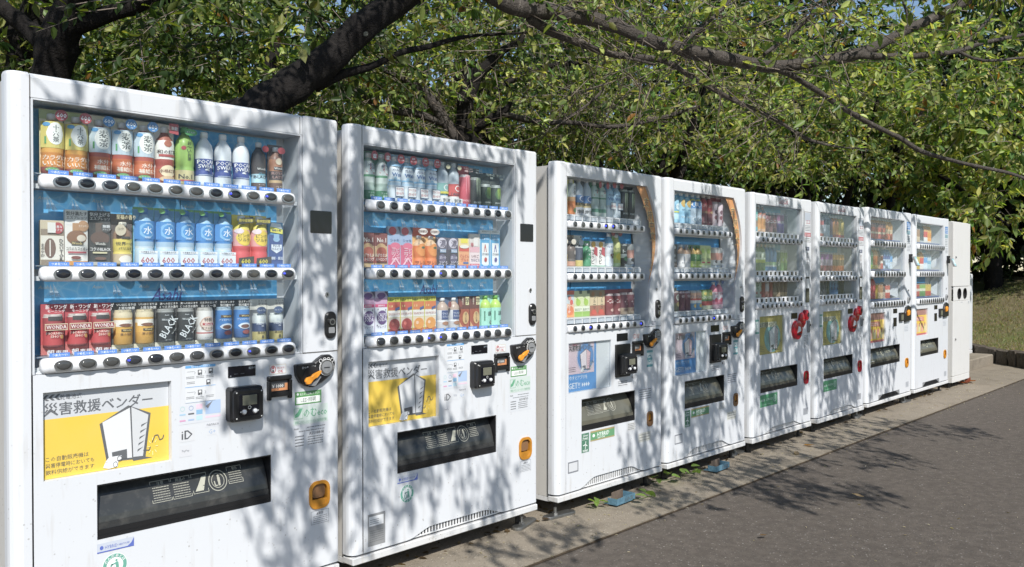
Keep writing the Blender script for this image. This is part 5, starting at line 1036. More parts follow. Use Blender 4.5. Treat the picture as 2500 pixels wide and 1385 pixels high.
# ---- type two: narrower machine with the orange bow beside the window (two in the row)
def bow(z):
    if z >= 1.178:
        a, b, c = (1.178, .824), (1.479, .907), (1.744, .798)
        L = lambda p, q, r: p[1] * (z - q[0]) * (z - r[0]) / ((p[0] - q[0]) * (p[0] - r[0]))
        return L(a, b, c) + L(b, a, c) + L(c, a, b)
    return .814 + (z - .944) / .234 * .010
def machine_bow(X0, sx, W, label, mach, rows, seed, posterx):
    ztop = 1.815
    root = empty('vending_machine', (X0, 0, 0), label, 'vending machine', 'white drink vending machines standing in a row'); root.scale = (sx, 1, 1)
    win = (.074, .945, .80, 1.744); u0, z0, u1, z1 = win
    shell(root, W, ztop, (u0, z0, W - .016, z1), .945)
    # right post with its bowed inner edge
    m = MB('white'); zs = [.945 + (1.744 - .945) * i / 26 for i in range(27)]
    for a, b in zip(zs, zs[1:]):
        m.poly([(bow(a), 0, a), (W - .014, 0, a), (W - .014, 0, b), (bow(b), 0, b)]); m.poly([(bow(a), 0, a), (bow(a), .115, a), (bow(b), .115, b), (bow(b), 0, b)])
    pr = None
    for t in (0, 30, 60, 90):
        cur = (W - .014 + .014 * math.sin(R(t)), .014 - .014 * math.cos(R(t)))
        if pr: m.poly([(pr[0], pr[1], .945), (cur[0], cur[1], .945), (cur[0], cur[1], ztop - .004), (pr[0], pr[1], ztop - .004)])
        pr = cur
    m.poly([(W, .014, .945), (W, .058, .945), (W, .058, ztop - .004), (W, .014, ztop - .004)]); m.poly([(W - .0145, .0005, 1.744), (W, .014, 1.744), (W, .014, ztop - .004), (W - .0145, .0005, ztop - .004)]); m.build('door_post', root)
    slot = (.199, .424, .683, .593); pu = (.092, .633, .457, .890)
    lower_skin(root, W, .942, [pu + (.014,), slot + (.03,), (.8095, .3825, .8465, .4475, .022)], (.180, .774, .044), 30, .0715)
    bx = MB('inner'); bx.box(u0 + .0005, u0 + .006, .001, .118, z0 + .0005, z1 - .0005); bx.box(u0 + .0065, .915, .061, .118, z1 - .006, z1 - .0005); bx.box(u0 + .0065, .83, .012, .118, z0 + .0005, z0 + .006); bx.box(u0, .92, .1185, .123, z0, z1); bx.build('display_box', root)
    # orange bow
    m = MB('print'); m.col = hx('c8802c'); zz = [1.19 + (1.741 - 1.19) * i / 24 for i in range(25)]
    for a, b in zip(zz, zz[1:]):
        th = lambda z: .088 * (z - 1.19) / .551
        m.col = hx('c98434'); m.poly([(bow(a) - .005 - th(a), .012, a), (bow(a) - .005, .012, a), (bow(b) - .005, .012, b), (bow(b) - .005 - th(b), .012, b)])
    o = MB('print'); 
    for ch, z in (('支', 1.655), ('持', 1.585), ('中', 1.525), ('文', 1.465)):
        uu = bow(z) - .036 - .010 * (z - 1.46) / .2; m.col = hx('e4c47c'); m.text(ch, uu, z, .060, .0113, .056); m.col = hx('4a2c18'); m.text(ch, uu + .001, z - .001, .048, .0107, .044, bold=False)
    m.col = hx('e0c08c')
    for i, ch in enumerate('的自动贩卖机'): z = 1.415 - .03 * i; m.text(ch, bow(z) - .024, z, .022, .0113, .02, bold=False)
    m.build('orange_bow', root)
    m = MB('inner')                               # curved grey inner wall beside the samples
    for a, b in zip(zs, zs[1:]):
        f = lambda z: min(bow(z) - .006, .735 + .09 * math.sin(max(0, min(1, (1.744 - z) / .62)) * math.pi * .55))
        m.poly([(f(a), .100, a), (bow(a), .0135, a), (bow(b), .0135, b), (f(b), .100, b)])
    m.build('inner_wall', root)
    rails = (1.500, 1.231, .9645)
    for i, (za, zc) in enumerate(((1.51, 1.735), (1.245, 1.485), (.98, 1.215))):
        k = MB('blueback'); k.box(u0 + .008, .235, .110, .1165, za, zc); k.box(.245, .80, .110, .1165, za, zc); k.build('backdrop_sheet', root)
    for z in rails:
        r = MB('rail'); r.smooth = True; pf = [(.02, -.020), (-.006, -.020), (-.0125, -.014), (-.0125, .012), (-.006, .018), (.02, .018)]
        r.rings([[(u, .012 + (y - .012) * s, z + q * s) for y, q in pf] for u, s in ((.084, .6), (.088, .95), (.094, 1), (.755, 1), (.762, .95), (.766, .6))]); r.smooth = False
        r.box(.08, .785, .024, .034, z - .028, z - .021); r.box(.08, .76, .022, .1085, z + .050, z + .0535); r.box(.08, .76, .0215, .0255, z + .046, z + .0495); ro = r.build('button_rail', root)
        rr = random.Random(seed + z)
        for i in range(10):
            u = .128 + .0663 * i; bo = put('selection_button', shared('selection_button_small', lambda: _button(.0165, .0155, 0)), ro, (u, -.0126, z))
            t = shared('price_holder', _holder); put('price_holder', t, ro, (u, .016, z + .034))
            if rr.random() < .1: put('button_light', shared('button_light2', lambda: _led2()), ro, (u, -.0126, z))
    p = MB('pane')
    for a, b in zip(zs, zs[1:]): p.poly([(u0 + .0065, .0165, a), (bow(a) - .001, .0165, a), (bow(b) - .001, .0165, b), (u0 + .0065, .0165, b)])
    p.build('display_pane', root)
    for row, keys, z in zip(('top', 'middle', 'bottom'), rows, rails):
        for i, key in enumerate(keys): place_sample(key, (X0 + (.122 + .0668 * i) * sx, .068, z + .054), i, row, mach, sx * 1.05)
    keyhole(root, .894, 1.157, .007); lock_unit(root, .905, .990, 1.096, .044)
    m = MB('chrome'); m.cyl(.905, 1.02, .012, .012, -.016, -.0135, 12); m.build('lock_cylinder', root)
    cash_head(root, .757, .823, .163, .085); price_display(root, .507, .877, .608, .919, None); bill_unit(root, .651, .783, .747, .869, '1000')
    m = MB('black'); m.rbox(.491, .624, -.012, .001, .680, .860, .006, .003); m.build('reader_mount', root); card_reader(root, .512, .694, .640, .806, -.052)
    def mini(m, x, z, w, h): m.col = hx('b8444c'); m.ring(x + w * .25, z + h * .5, w * .2, h * .4, .003, -.001, 14); m.text('OK', x + w * .7, z + h * .3, h * .3, -.001); fuzzy(m, x + w * .5, z + h * .5, w * .4, h * .35, 2, 'b8444c', -.001, 3)
    decal('payment_sticker', root, .66, .880, .73, .912, mini, 'eceae8')
    def small(rows, c='3a3d44', seed=2): return lambda m, x, z, w, h: fuzzy(m, x + w * .08, z + h * .08, w * .84, h * .84, rows, c, -.001, seed)
    decal('instruction_sticker', root, .512, .625, .615, .662, small(3), 'e4e6ea'); decal('lock_sticker', root, .842, .948, .892, .976, small(3, '34364a', 4), 'dfe2ea')
    def rdnote(m, x, z, w, h): m.col = hx('3a3d44'); m.rect(x + w * .1, z + h * .25, x + w * .35, z + h * .75, -.001); m.rect(x + w * .5, z + h * .1, x + w * .58, z + h * .9, -.001); m.rect(x + w * .75, z + h * .1, x + w * .83, z + h * .9, -.001)
    decal('reader_note', root, .645, .655, .69, .683, rdnote, None)
    def teal(m, x, z, w, h): m.col = hx('3c8c94'); m.rect(x, z, x + w, z + h * .14, -.001); m.rect(x, z + h * .86, x + w, z + h, -.001); m.ring(x + w * .5, z + h * .5, w * .34, h * .22, .005, -.001, 14); m.rect(x + w * .1, z + h * .42, x + w * .9, z + h * .54, -.0015)
    decal('green_vendor_sticker', root, .797, .713, .858, .808, teal, 'd4e4e4')
    decal('operator_sticker', root, .713, .524, .852, .600, small(5, '3c4048', 5), 'dadee6'); decal('warning_sticker', root, .610, .372, .680, .416, small(4, '5c5e62', 6), 'dcdcda'); decal('service_sticker', root, .716, .290, .838, .344, small(3, '8a8a80', 7), 'd8d8d0')
    def gp(m, x, z, w, h):
        m.col = hx('f0f4f0'); m.text('Green', x + w * .5, z + h * .88, h * .11, -.001, w * .84); m.text('Power', x + w * .5, z + h * .74, h * .11, -.001, w * .84); m.rect(x + w * .06, z + h * .655, x + w * .94, z + h * .665, -.001); m.text('WIND', x + w * .5, z + h * .09, h * .11, -.001, w * .84)
        m.line([(x + w * .5, z + h * .16), (x + w * .5, z + h * .42)], w * .06, -.001)
        for a in (80, 200, 320): m.line([(x + w * .5, z + h * .42), (x + w * (.5 + .32 * math.cos(R(a))), z + h * (.42 + .16 * math.sin(R(a))))], w * .07, -.0013)
    decal('green_power_sticker', root, .199, .312, .262, .413, gp, '1c7450')
    def hy(m, x, z, w, h): m.col = hx('a08c4c'); m.rect(x, z + h * .84, x + w, z + h, -.001); m.rect(x, z, x + w, z + h * .12, -.001); m.col = hx('eef4ee'); m.oval(x + w * .13, z + h * .52, w * .05, h * .16, -.001); m.text('HYBRID', x + w * .52, z + h * .55, h * .4, -.0014, w * .58, shear=.25); m.text('HEAT PUMP', x + w * .44, z + h * .22, h * .16, -.0014, w * .4, shear=.2)
    decal('hybrid_sticker', root, .274, .362, .488, .4155, hy, '4c9c5c')
    def idf(m, x, z, w, h): m.col = hx('70737a'); m.frame(x, z, x + w, z + h, .007, -.001)
    decal('rating_plate', root, .087, .224, .172, .282, idf, 'dfe1e4')
    # advertisement in its own frame
    pm = MB('poster'); yy = .0130; a, b, c, d = pu; pm.col = hx('e0e2e4'); pm.rect(a + .001, b + .001, c - .001, d - .001, yy)
    X = lambda t: a + .002 + posterx + .246 * t; Z = lambda t: b + .004 + .25 * t
    pm.col = hx('3f8fd0'); pm.rect(X(0), Z(0), X(1), Z(1), yy - .0006); pm.col = hx('e8eef4'); pm.text('GET!!', X(.24), Z(.12), .030, yy - .0012, .1); pm.text('今すぐアプリを', X(.38), Z(.28), .022, yy - .0012, .15)
    for i in range(4): pm.poly([(X(.50 + .07 * i), yy - .0012, Z(.07)), (X(.56 + .07 * i), yy - .0012, Z(.12)), (X(.50 + .07 * i), yy - .0012, Z(.17))])
    sk = posterx * .5
    pm.col = hx('dcc4cc'); pm.rect(X(0) + sk, Z(.36), X(.92) + sk, Z(1.0), yy - .0018); pm.col = hx('4c88c4'); pm.oval(X(.62) + sk, Z(.70), .068, .072, yy - .0024, 22); pm.col = hx('8cb8dc'); pm.ring(X(.62) + sk, Z(.70), .074, .079, .003, yy - .0024, 22)
    pm.col = hx('34363e'); pm.text('災害救援ベンダー', X(.46) + sk, Z(.90), .032, yy - .0040, .2); pm.col = hx('b03c54'); pm.text('乾電池式', X(.26) + sk, Z(.965), .010, yy - .0040)
    fuzzy(pm, X(.04) + sk, Z(.40), .06, .03, 3, '5c5058', yy - .0024, 3)
    cabinet_drawing(pm, lambda t: X(.02 + .92 * t) + sk, lambda t: Z(.38 + .66 * t), yy - .003, 'ecdfe2', '5a5c64', 'e0b8c0'); pm.build('poster', root)
    cv = MB('pane'); cv.box(a + .0015, c - .0015, .004, .0055, b + .0015, d - .0015); cv.build('poster_cover', root)
    flap_unit(root, *slot, 'flap2', flap_marks('b'), 1, .062); cash_return(root, .828, .372, .458, .058, 'brown_flap', 'amber')
    return root
def _holder():
    m = MB('clip'); m.box(-.027, .027, 0, .0015, -.010, .010); m.mat = 'print'; m.col = hx('5c7c94'); m.rect(-.022, -.008, .022, .006, .0022); m.mat = 'rail'; m.box(.0285, .0345, .0, .004, -.012, .012); return m
def _led2():
    m = MB('led'); m.cyl(-.009, .002, .0035, .005, -.0062, -.0052, 8); return m
# ---- type three: machine with red dials (two in the row)
def machine_red(X0, W, label, mach, rows, seed, hrow):
    ztop = 1.802
    root = empty('vending_machine', (X0, 0, 0), label, 'vending machine', 'white drink vending machines standing in a row')
    win = (.045, 1.003, .785, 1.731); u0, z0, u1, z1 = win
    shell(root, W, ztop, win, 1.0, 'white', .085)
    b = MB('white'); vprism(b, post_plan(win[2] + .003, W, False), 1.0, ztop); b.build('door_post', root)
    slot = (.123, .418, .713, .578); pu = (.110, .681, .487, .949)
    lower_skin(root, W, .9985, [pu + (.014,), slot + (.03,), (.826, .428, .888, .502, .02)], (.177, .786, .034), 28, .0425)
    t = MB('print'); t.col = hx('a8525c'); t.text('Coca-Cola', .468, 1.766, .044, -.0008, .15, bold=True, shear=.35); t.col = hx('8c5058'); t.line([(.42, 1.750), (.46, 1.745), (.50, 1.749)], .004, -.0010); t.build('script_logo', root)
    bx = MB('inner')
    for a in ((u0 + .0005, u0 + .006), (u1 - .006, u1 - .0005)): bx.box(a[0], a[1], .001, .128, z0 + .0005, z1 - .0005)
    bx.box(u0 + .0065, u1 - .0065, .001, .128, z1 - .006, z1 - .0005); bx.box(u0 + .0065, u1 - .0065, .012, .128, z0 + .0005, z0 + .006); bx.box(u0, u1, .1285, .133, z0, z1); bx.build('display_box', root)
    rails = (1.480, 1.209, 1.021)
    k = MB('paleback'); k.box(u0 + .01, .675, .120, .1265, 1.50, 1.722); k.box(u0 + .01, .675, .120, .1265, 1.235, 1.465); k.box(u0 + .01, .675, .120, .1265, 1.045, 1.195); k.build('backdrop_sheet', root)
    for z in rails:
        r = MB('rail'); r.box(.058, .755, .0125, .018, z + .020, z + .058); r.box(.06, .75, .0185, .118, z + .052, z + .056); ro = r.build('button_rail', root)
        g = MB('rail'); g.smooth = True; pf = [(.02, -.022), (-.004, -.022), (-.012, -.012), (-.012, .010), (-.004, .019), (.02, .019)]
        g.rings([[(u, .012 + (y - .012) * s, z + q * s) for y, q in pf] for u, s in ((.055, .6), (.062, 1), (.752, 1), (.758, .6))]); g.build('rail_front', ro)
        for i in range(10):
            u = .105 + .0672 * i; put('selection_button', shared('selection_button_barrel', _barrel), ro, (u, -.012, z)); put('price_holder', shared('price_square', _psq), ro, (u - .006, .0120, z + .039))
    p = MB('pane'); p.box(u0 + .0065, u1 - .0065, .019, .021, z0 + .008, z1 - .0065); p.build('display_pane', root)
    for row, keys, z in zip(('top', 'middle', 'bottom'), rows, rails):
        for i, key in enumerate(keys):
            if key: place_sample(key, (X0 + .100 + .0585 * i, .072, z + .057), i, row, mach, .93)
    # sticker column on the right post
    def st(m, x, z, w, h):
        m.col = hx('a8b0bc'); m.rect(x + w * .08, z + h * .7, x + w * .92, z + h * .96, -.001); m.col = hx('a83a48'); m.text('エコ', x + w * .55, z + h * .66, h * .11, -.0014, w * .8); m.rect(x, z + h * .18, x + w, z + h * .31, -.001); fuzzy(m, x + w * .06, z + h * .2, w * .86, h * .08, 2, 'e8dcdc', -.0014, 3); fuzzy(m, x + w * .1, z + h * .36, w * .8, h * .2, 4, '3c4048', -.001, 4); fuzzy(m, x + w * .1, z + h * .03, w * .7, h * .12, 2, '4c5048', -.001, 5); m.col = hx('5c4c54'); m.frame(x, z, x + w, z + h, .003, -.0012)
    decal('notice_sticker', root, .820, 1.484, .932, 1.712, st, 'dde0e4')
    def nv(m, x, z, w, h): m.col = hx('dfe4f0'); m.text('電子', x + w * .5, z + h * .5, h * .5, -.001, w * .7)
    decal('navy_sticker', root, .842, 1.420, .908, 1.448, nv, '24305c'); decal('instruction_sticker', root, .852, 1.262, .908, 1.408, lambda m, x, z, w, h: (fuzzy(m, x + w * .2, z + h * .6, w * .6, h * .38, 5, '6c5048', -.001, 2), fuzzy(m, x + w * .1, z + h * .05, w * .8, h * .45, 7, '3c4048', -.001, 3)), 'e2e4e8')
    m = MB('black'); m.rbox(.846, .906, -.003, .001, 1.028, 1.222, .003, .001); m.mat = 'lcd'; m.rbox(.851, .901, -.0045, -.0032, 1.034, 1.110, .002, .0006); m.mat = 'rail'; m.rbox(.851, .901, -.0045, -.0032, 1.135, 1.208, .002, .0006); m.build('payment_terminal', root)
    # red dials
    m = MB('red'); m.cyl(.678, .832, .074, .070, -.020, .002, 28, .006); ro = m.build('note_unit', root)
    m = MB('rail'); m.prism([(.650, .812), (.705, .822), (.700, .852), (.668, .860)], -.031, -.0265, .002); m.mat = 'dark'; m.box(.645, .712, -.030, -.0265, .796, .804); m.build('note_slot', ro)
    m = MB('red'); m.cyl(.768, .902, .052, .055, -.016, .002, 24, .006); m.cyl(.824, .935, .036, .040, -.024, .002, 20, .005); ro = m.build('coin_unit', root)
    m = MB('dark'); m.cyl(.828, .937, .014, .017, -.0302, -.0288, 14); m.build('coin_slot', ro); m = MB('chrome'); m.box(.750, .79, -.0235, -.0218, .898, .904); m.build('return_button', ro)
    price_display(root, .602, .915, .700, .957, None); lock_unit(root, .893, .800, .892, .040, 'grey')
    decal('side_note', root, .818, .690, .900, .785, lambda m, x, z, w, h: (fuzzy(m, x, z, w * .4, h, 8, '3c4048', -.001, 2), fuzzy(m, x + w * .5, z + h * .2, w * .4, h * .8, 7, '5c6068', -.001, 4)), None)
    def tl(m, x, z, w, h): m.col = hx('3c8c80'); m.rect(x, z, x + w, z + h * .14, -.001); m.rect(x, z + h * .86, x + w, z + h, -.001); m.ring(x + w * .5, z + h * .52, w * .3, h * .22, .004, -.001, 12)
    decal('green_vendor_sticker', root, .045, .832, .098, .930, tl, 'd0dcdc')
    def ec(m, x, z, w, h): m.col = hx('e8f2ea'); m.text('eco', x + w * .16, z + h * .55, h * .26, -.001, w * .28); fuzzy(m, x + w * .34, z + h * .46, w * .4, h * .2, 2, 'dcecdf', -.001, 3); fuzzy(m, x + w * .1, z + h * .14, w * .5, h * .1, 1, 'b4d8c0', -.001, 5); m.ring(x + w * .85, z + h * .55, h * .3, h * .3, .006, -.001, 18); m.oval(x + w * .85, z + h * .55, h * .1, h * .18, -.0012)
    decal('eco_sticker', root, .120, .318, .382, .403, ec, '239c5c')
    decal('rating_plate', root, .812, .183, .892, .234, lambda m, x, z, w, h: fuzzy(m, x + w * .08, z + h * .1, w * .84, h * .8, 4, '6c7078', -.001, 3), 'a4a8b0')
    pm = MB('poster'); a, b, c, d = pu; yy = .013; X = lambda t: a + .001 + (c - a - .002) * t; Z = lambda t: b + .001 + (d - b - .002) * t
    pm.col = hx('b8a444'); pm.rect(X(0), Z(0), X(1), Z(1), yy); pm.col = hx('6cacac'); pm.oval(X(.58), Z(.42), .125, .105, yy - .0006, 24); pm.col = hx('e6e0c4'); pm.rect(X(.04), Z(.705), X(.74), Z(.84), yy - .0012); pm.col = hx('35373c'); pm.text('災害救援ベンダー', X(.40), Z(.77), .036, yy - .0022, .26)
    fuzzy(pm, X(.04), Z(.06), .08, .05, 4, '6c6434', yy - .0006, 3); cabinet_drawing(pm, lambda t: X(.0 + .98 * t), lambda t: Z(.02 + .98 * t), yy - .0014, 'd8dadc', '44484c', 'c4b8bc'); pm.build('poster', root)
    cv = MB('pane'); cv.box(a + .0015, c - .0015, .004, .0055, b + .0015, d - .0015); cv.build('poster_cover', root)
    flap_unit(root, *slot, 'flap2', flap_marks('b'), 1, .062); cash_return(root, .857, .416, .514, .085, 'red', 'brown_flap')
    return root
def _barrel():
    m = MB('rail'); m.smooth = True; m.cyl(0, 0, .0215, .0195, -.016, .006, 18); m.mat = 'btn'; m.cyl(0, 0, .0165, .015, -.0175, -.0162, 16, .002); return m
def _psq():
    m = MB('btn'); m.rect(-.014, -.014, .014, .012, 0); return m
# ---- type four: the two sunlit machines at the far end
def machine_far(X0, sx, label, mach, rows, nb, seed, psk):
    W, ztop = 1.112, 1.818
    root = empty('vending_machine', (X0, 0, 0), label, 'vending machine', 'white drink vending machines standing in a row'); root.scale = (sx, 1, 1)
    win = (.066, .948, .926, 1.746); u0, z0, u1, z1 = win
    shell(root, W, ztop, win, .945, 'white')
    b = MB('white'); vprism(b, post_plan(win[2] + .003, W, False), .945, ztop); b.build('door_post', root)
    slot = (.078, .428, .811, .594) if psk == 0 else (.196, .432, .776, .590); pu = (.076, .641, .425, .900)
    m = MB('white'); lower_skin(root, W, .943, [pu + (.014,), slot + (.03,), (.955, .372, 1.023, .438, .02)], (.252, .813, .040), 0, .0635)
    g = MB('dark')
    for i in range(5): g.box(.27, .80, -.0006, .006, .130 + .0085 * i, .135 + .0085 * i)
    g.build('vent_grille', root)
    bx = MB('inner')
    for a in ((u0 + .0005, u0 + .006), (u1 - .006, u1 - .0005)): bx.box(a[0], a[1], .001, .128, z0 + .0005, z1 - .0005)
    bx.box(u0 + .0065, u1 - .0065, .001, .128, z1 - .006, z1 - .0005); bx.box(u0 + .0065, u1 - .0065, .012, .128, z0 + .0005, z0 + .006); bx.box(u0, u1, .1285, .133, z0, z1); bx.build('display_box', root)
    rails = (1.508, 1.240, .973)
    for i, (za, zc, mt) in enumerate(((1.53, 1.735, 'paleback'), (1.262, 1.485, 'paleback'), (.995, 1.215, 'blueback'))):
        k = MB(mt); k.box(u0 + .012, .735, .120, .1265, za, zc); k.build('backdrop_sheet', root)
    for z in rails:
        r = MB('rail'); r.smooth = True; pf = [(.02, -.028), (-.008, -.028), (-.016, -.02), (-.016, .018), (-.008, .026), (.02, .026)]
        r.rings([[(u, .012 + (y - .012) * s, z + q * s) for y, q in pf] for u, s in ((.076, .6), (.084, 1), (.905, 1), (.912, .6))]); r.smooth = False; r.box(.08, .905, .0245, .118, z + .030, z + .034); ro = r.build('button_rail', root)
        e = MB('print'); e.col = hx('4c5c9c'); e.rect(.09, z + .034, .86, z + .044, .02); e.build('price_strip', ro)
        for i in range(nb): put('selection_button', shared('selection_button_tall', lambda: _button(.0235, .0225, 0)), ro, (.135 + (.745 / (nb - 1)) * i, -.0162, z))
    p = MB('pane'); p.box(u0 + .0065, u1 - .0065, .0165, .0185, z0 + .008, z1 - .0065); p.build('display_pane', root)
    for row, keys, z in zip(('top', 'middle', 'bottom'), rows, rails):
        for i, key in enumerate(keys): place_sample(key, (X0 + (.125 + .0605 * i) * sx, .072, z + .046), i, row, mach, .96)
    # brochures and clips inside, on the right
    m = MB('inner'); m.poly([(.80, .10, 1.40), (.87, .05, 1.45), (.86, .05, 1.33), (.83, .08, 1.30)]); m.poly([(.80, .10, 1.16), (.87, .04, 1.17), (.86, .04, 1.02), (.80, .09, 1.05)]); m.build('clear_divider', root)
    def bro(m, x, z, w, h):
        m.col = hx('3c78b8'); m.rect(x, z + h * .66, x + w, z + h, -.001); fuzzy(m, x + w * .1, z + h * .7, w * .8, h * .24, 3, 'd8e4f0', -.0014, 2); m.col = hx('6c94a0'); m.rect(x, z + h * .44, x + w, z + h * .62, -.001); fuzzy(m, x + w * .1, z + h * .02, w * .8, h * .38, 5, '5c6068', -.001, 5)
    decal('notice_sticker', root, .975, 1.520, 1.075, 1.735, bro, 'e4e8ec'); decal('small_notice', root, .990, 1.455, 1.070, 1.512, lambda m, x, z, w, h: fuzzy(m, x, z, w, h, 4, '7c8088', -.001, 4), None)
    m = MB('black'); m.box(1.028, 1.062, -.03, .001, 1.352, 1.385); m.box(1.038, 1.048, -.032, -.0, 1.3855, 1.43); hb = m.build('reader_bracket', root)
    m = MB('grey'); m.fn = lambda x, y, z: (x, y - (1.41 - z) * .42, z); m.rbox(1.018, 1.090, -.05, -.031, 1.318, 1.408, .008, .004); m.mat = 'lcd'; m.build('hand_reader', hb)
    m = MB('print'); m.fn = lambda x, y, z: (x, y - (1.41 - z) * .42, z); m.col = hx('8cc0c8'); m.rect(1.026, 1.326, 1.082, 1.400, -.0506); m.col = hx('d8ecec'); m.rect(1.034, 1.345, 1.074, 1.385, -.0512); m.build('reader_face', hb)
    keyhole(root, 1.026, 1.088, .008); lock_unit(root, 1.022, .965, 1.03, .05, 'grey')
    o = [(.905, .79), (1.065, .80), (1.068, .93), (1.0, .945), (.94, .93), (.905, .875)]
    m = MB('black'); m.prism(o, -.018, .002, .005); b = m.build('coin_unit', root); m = MB('orange'); m.prism([(.945, .850), (.99, .855), (1.005, .895), (.97, .905), (.94, .885)], -.032, -.0185, .004); m.build('return_lever', b)
    price_display(root, .624, .882, .725, .924, None); m = MB('screen'); m.rbox(.630, .714, -.003, .001, .762, .842, .003, .001); m.build('payment_window', root)
    m = MB('black'); m.rbox(.770, .868, -.018, .001, .802, .884, .005, .003); m.mat = 'lcd'; m.rbox(.79, .85, -.0205, -.0182, .815, .865, .003, .001); m.build('note_unit', root)
    decal('operator_sticker', root, .918, .700, 1.052, .782, lambda m, x, z, w, h: (fuzzy(m, x, z + h * .85, w, h * .15, 1, '3c4048', -.001, 2), fuzzy(m, x + w * .1, z, w * .7, h * .7, 4, 'a0a4ac', -.001, 3)), 'e4e8ee')
    decal('rating_plate', root, .968, .172, 1.052, .224, lambda m, x, z, w, h: (fuzzy(m, x + w * .1, z + h * .1, w * .8, h * .8, 4, '8c9098', -.001, 3)), 'c4c8ce')
    pm = MB('poster'); a, b_, c, d = pu; yy = .013; X = lambda t: a + .001 + (c - a - .002) * t; Z = lambda t: b_ + .001 + (d - b_ - .002) * t
    pm.col = hx('e8c028'); pm.rect(X(0), Z(0), X(1), Z(1), yy); pm.col = hx('a0685c'); pm.rect(X(0), Z(.76), X(1), Z(1), yy - .0006); pm.col = hx('d8846c'); pm.poly([(X(0), yy - .0012, Z(.56)), (X(.78), yy - .0012, Z(.52)), (X(.72), yy - .0012, Z(.70)), (X(0), yy - .0012, Z(.72))]); fuzzy(pm, X(.04), Z(.56), .2, .03, 2, 'f0dcc8', yy - .0018, 3)
    for i in range(4): pm.col = hx(('e4b49c', 'd8d0a0', 'e4a48c', 'd8c890')[i]); pm.rect(X(.04 + .24 * i), Z(.12), X(.22 + .24 * i), Z(.42), yy - .0006); pm.col = hx('b0443c'); pm.oval(X(.13 + .24 * i), Z(.40), .012, .02, yy - .0012)
    pm.col = hx('b8484c'); pm.rect(X(0), Z(0), X(1), Z(.07), yy - .0006); pm.build('poster', root)
    flap_unit(root, *slot, 'flap2', [lambda m, x, z, w, h: (setattr(m, 'col', hx('c8c8c0')), m.frame(x + w * .03, z + h * .05, x + w * .2, z + h * .9, .004, 0), m.rect(x + w * .05, z + h * .1, x + w * .18, z + h * .85, 0), setattr(m, 'col', hx('3a3c40')), m.line([(x + w * .09, z + h * .3), (x + w * .11, z + h * .6), (x + w * .15, z + h * .62)], .012, -.0006)), lambda m, x, z, w, h: (setattr(m, 'col', hx('a8a88c')), m.ring(x + w * .5, z + h * .6, .03, .03, .006, 0, 16)), lambda m, x, z, w, h: fuzzy(m, x + w * .3, z + h * .45, w * .12, h * .3, 4, 'a8a88c', 0, 3), lambda m, x, z, w, h: fuzzy(m, x + w * .6, z + h * .5, w * .2, h * .3, 4, 'a8a88c', 0, 4)], 1, .062)
    cash_return(root, .989, .360, .450, .092, 'amber', 'orange')
    return root

R1 = (['juroku'] * 2 + ['mugi'] * 3 + ['kocha', 'ocha'] + ['pocari'] * 3 + ['wblack', 'latte'],
      ['doutor', 'ole', 'kblack', 'barista'] + ['mizu'] * 5 + ['salty'] * 2 + ['plus'],
      ['wonda'] * 3 + ['gold'] * 2 + ['bblack'] * 2 + ['tokusei'] + ['ice'] * 2 + ['premium'] * 2)
R2 = (['cider'] * 2 + ['calwater'] * 4 + ['lemon', 'tansan', 'mpink', 'mblack', 'mgreen', 'mgreen'],
      ['nost'] * 2 + ['pinksoda'] * 2 + ['orange'] * 2 + ['grape'] * 2 + ['gurt', 'ichigo', 'stormr', 'stormp'],
      ['calsoda'] * 2 + ['tomato'] * 2 + ['multi'] * 2 + ['milkcof'] * 2 + ['hotcha'] * 2 + ['mint'] * 2)
R3 = (['greentea', 'mugi3', 'lemon3', 'lemon3', 'cider3', 'cider3', 'cal3', 'cal3', 'mon3', 'mon3'],
      ['cof3y', 'cof3d', 'navy3', 'melon', 'sarapi', 'sarapi', 'dots', 'lime', 'bgreen', 'salmon'],
      ['peach', 'peach', 'muscat', 'muscat', 'fruit', 'fruit', 'cola3', 'cola3', 'grape3', 'grape3'])
R4 = (['aqua', 'aqua', 'pear', 'pear', 'upw', 'upw', 'redbot', 'redbot', 'azuki', 'azuki'],
      ['bitter', 'bitter', 'milktea', 'milktea', 'sencha', 'sencha', 'limecard', 'limecard', 'salmon', 'salmon'],
      ['prune', 'prune', 'purple', 'purple', 'sports', 'sports', 'genmai', 'genmai', 'pinkbot', 'pinkbot'])
R5 = (['f_teal'] * 2 + ['f_orange'] * 2 + ['f_cola'] * 3 + ['f_grape'] * 2 + ['f_grey'], ['f_green'] * 4 + ['f_water'] * 3 + ['f_sprite'] + ['f_gcard'] * 2, ['f_zig'] * 3 + ['f_red', 'f_bag', 'f_red'] + ['f_brown'] * 4)
R6 = (['f_pink'] * 3 + ['f_navyb'] * 2 + ['f_purp', 'f_amb', 'f_amb', 'f_yel', 'f_yel'], ['f_purp', 'f_sprite', 'f_ppl', 'f_ppl', 'f_ppl', 'f_ppl', 'f_or2', 'f_or2', 'f_or2', 'f_or2'], ['f_dkg', 'f_blk', 'f_blk', 'f_blk', 'f_dkg', 'f_blu', 'f_blu', 'f_blu', 'f_dkg', 'f_dkg'])
R7 = (['d_amber'] * 8 + ['d_oran'] * 3, ['d_clear', 'd_green', 'd_green', 'd_orange2', 'd_orange2', 'd_dark', 'd_redcan', 'd_blue', 'd_blue', 'd_blue', 'd_lbl'], ['d_wh', 'd_wh', 'd_redlong', 'd_redlong', 'd_yel', 'd_cream', 'd_cream', 'd_bandcof', 'd_redcan', 'd_redcan'])
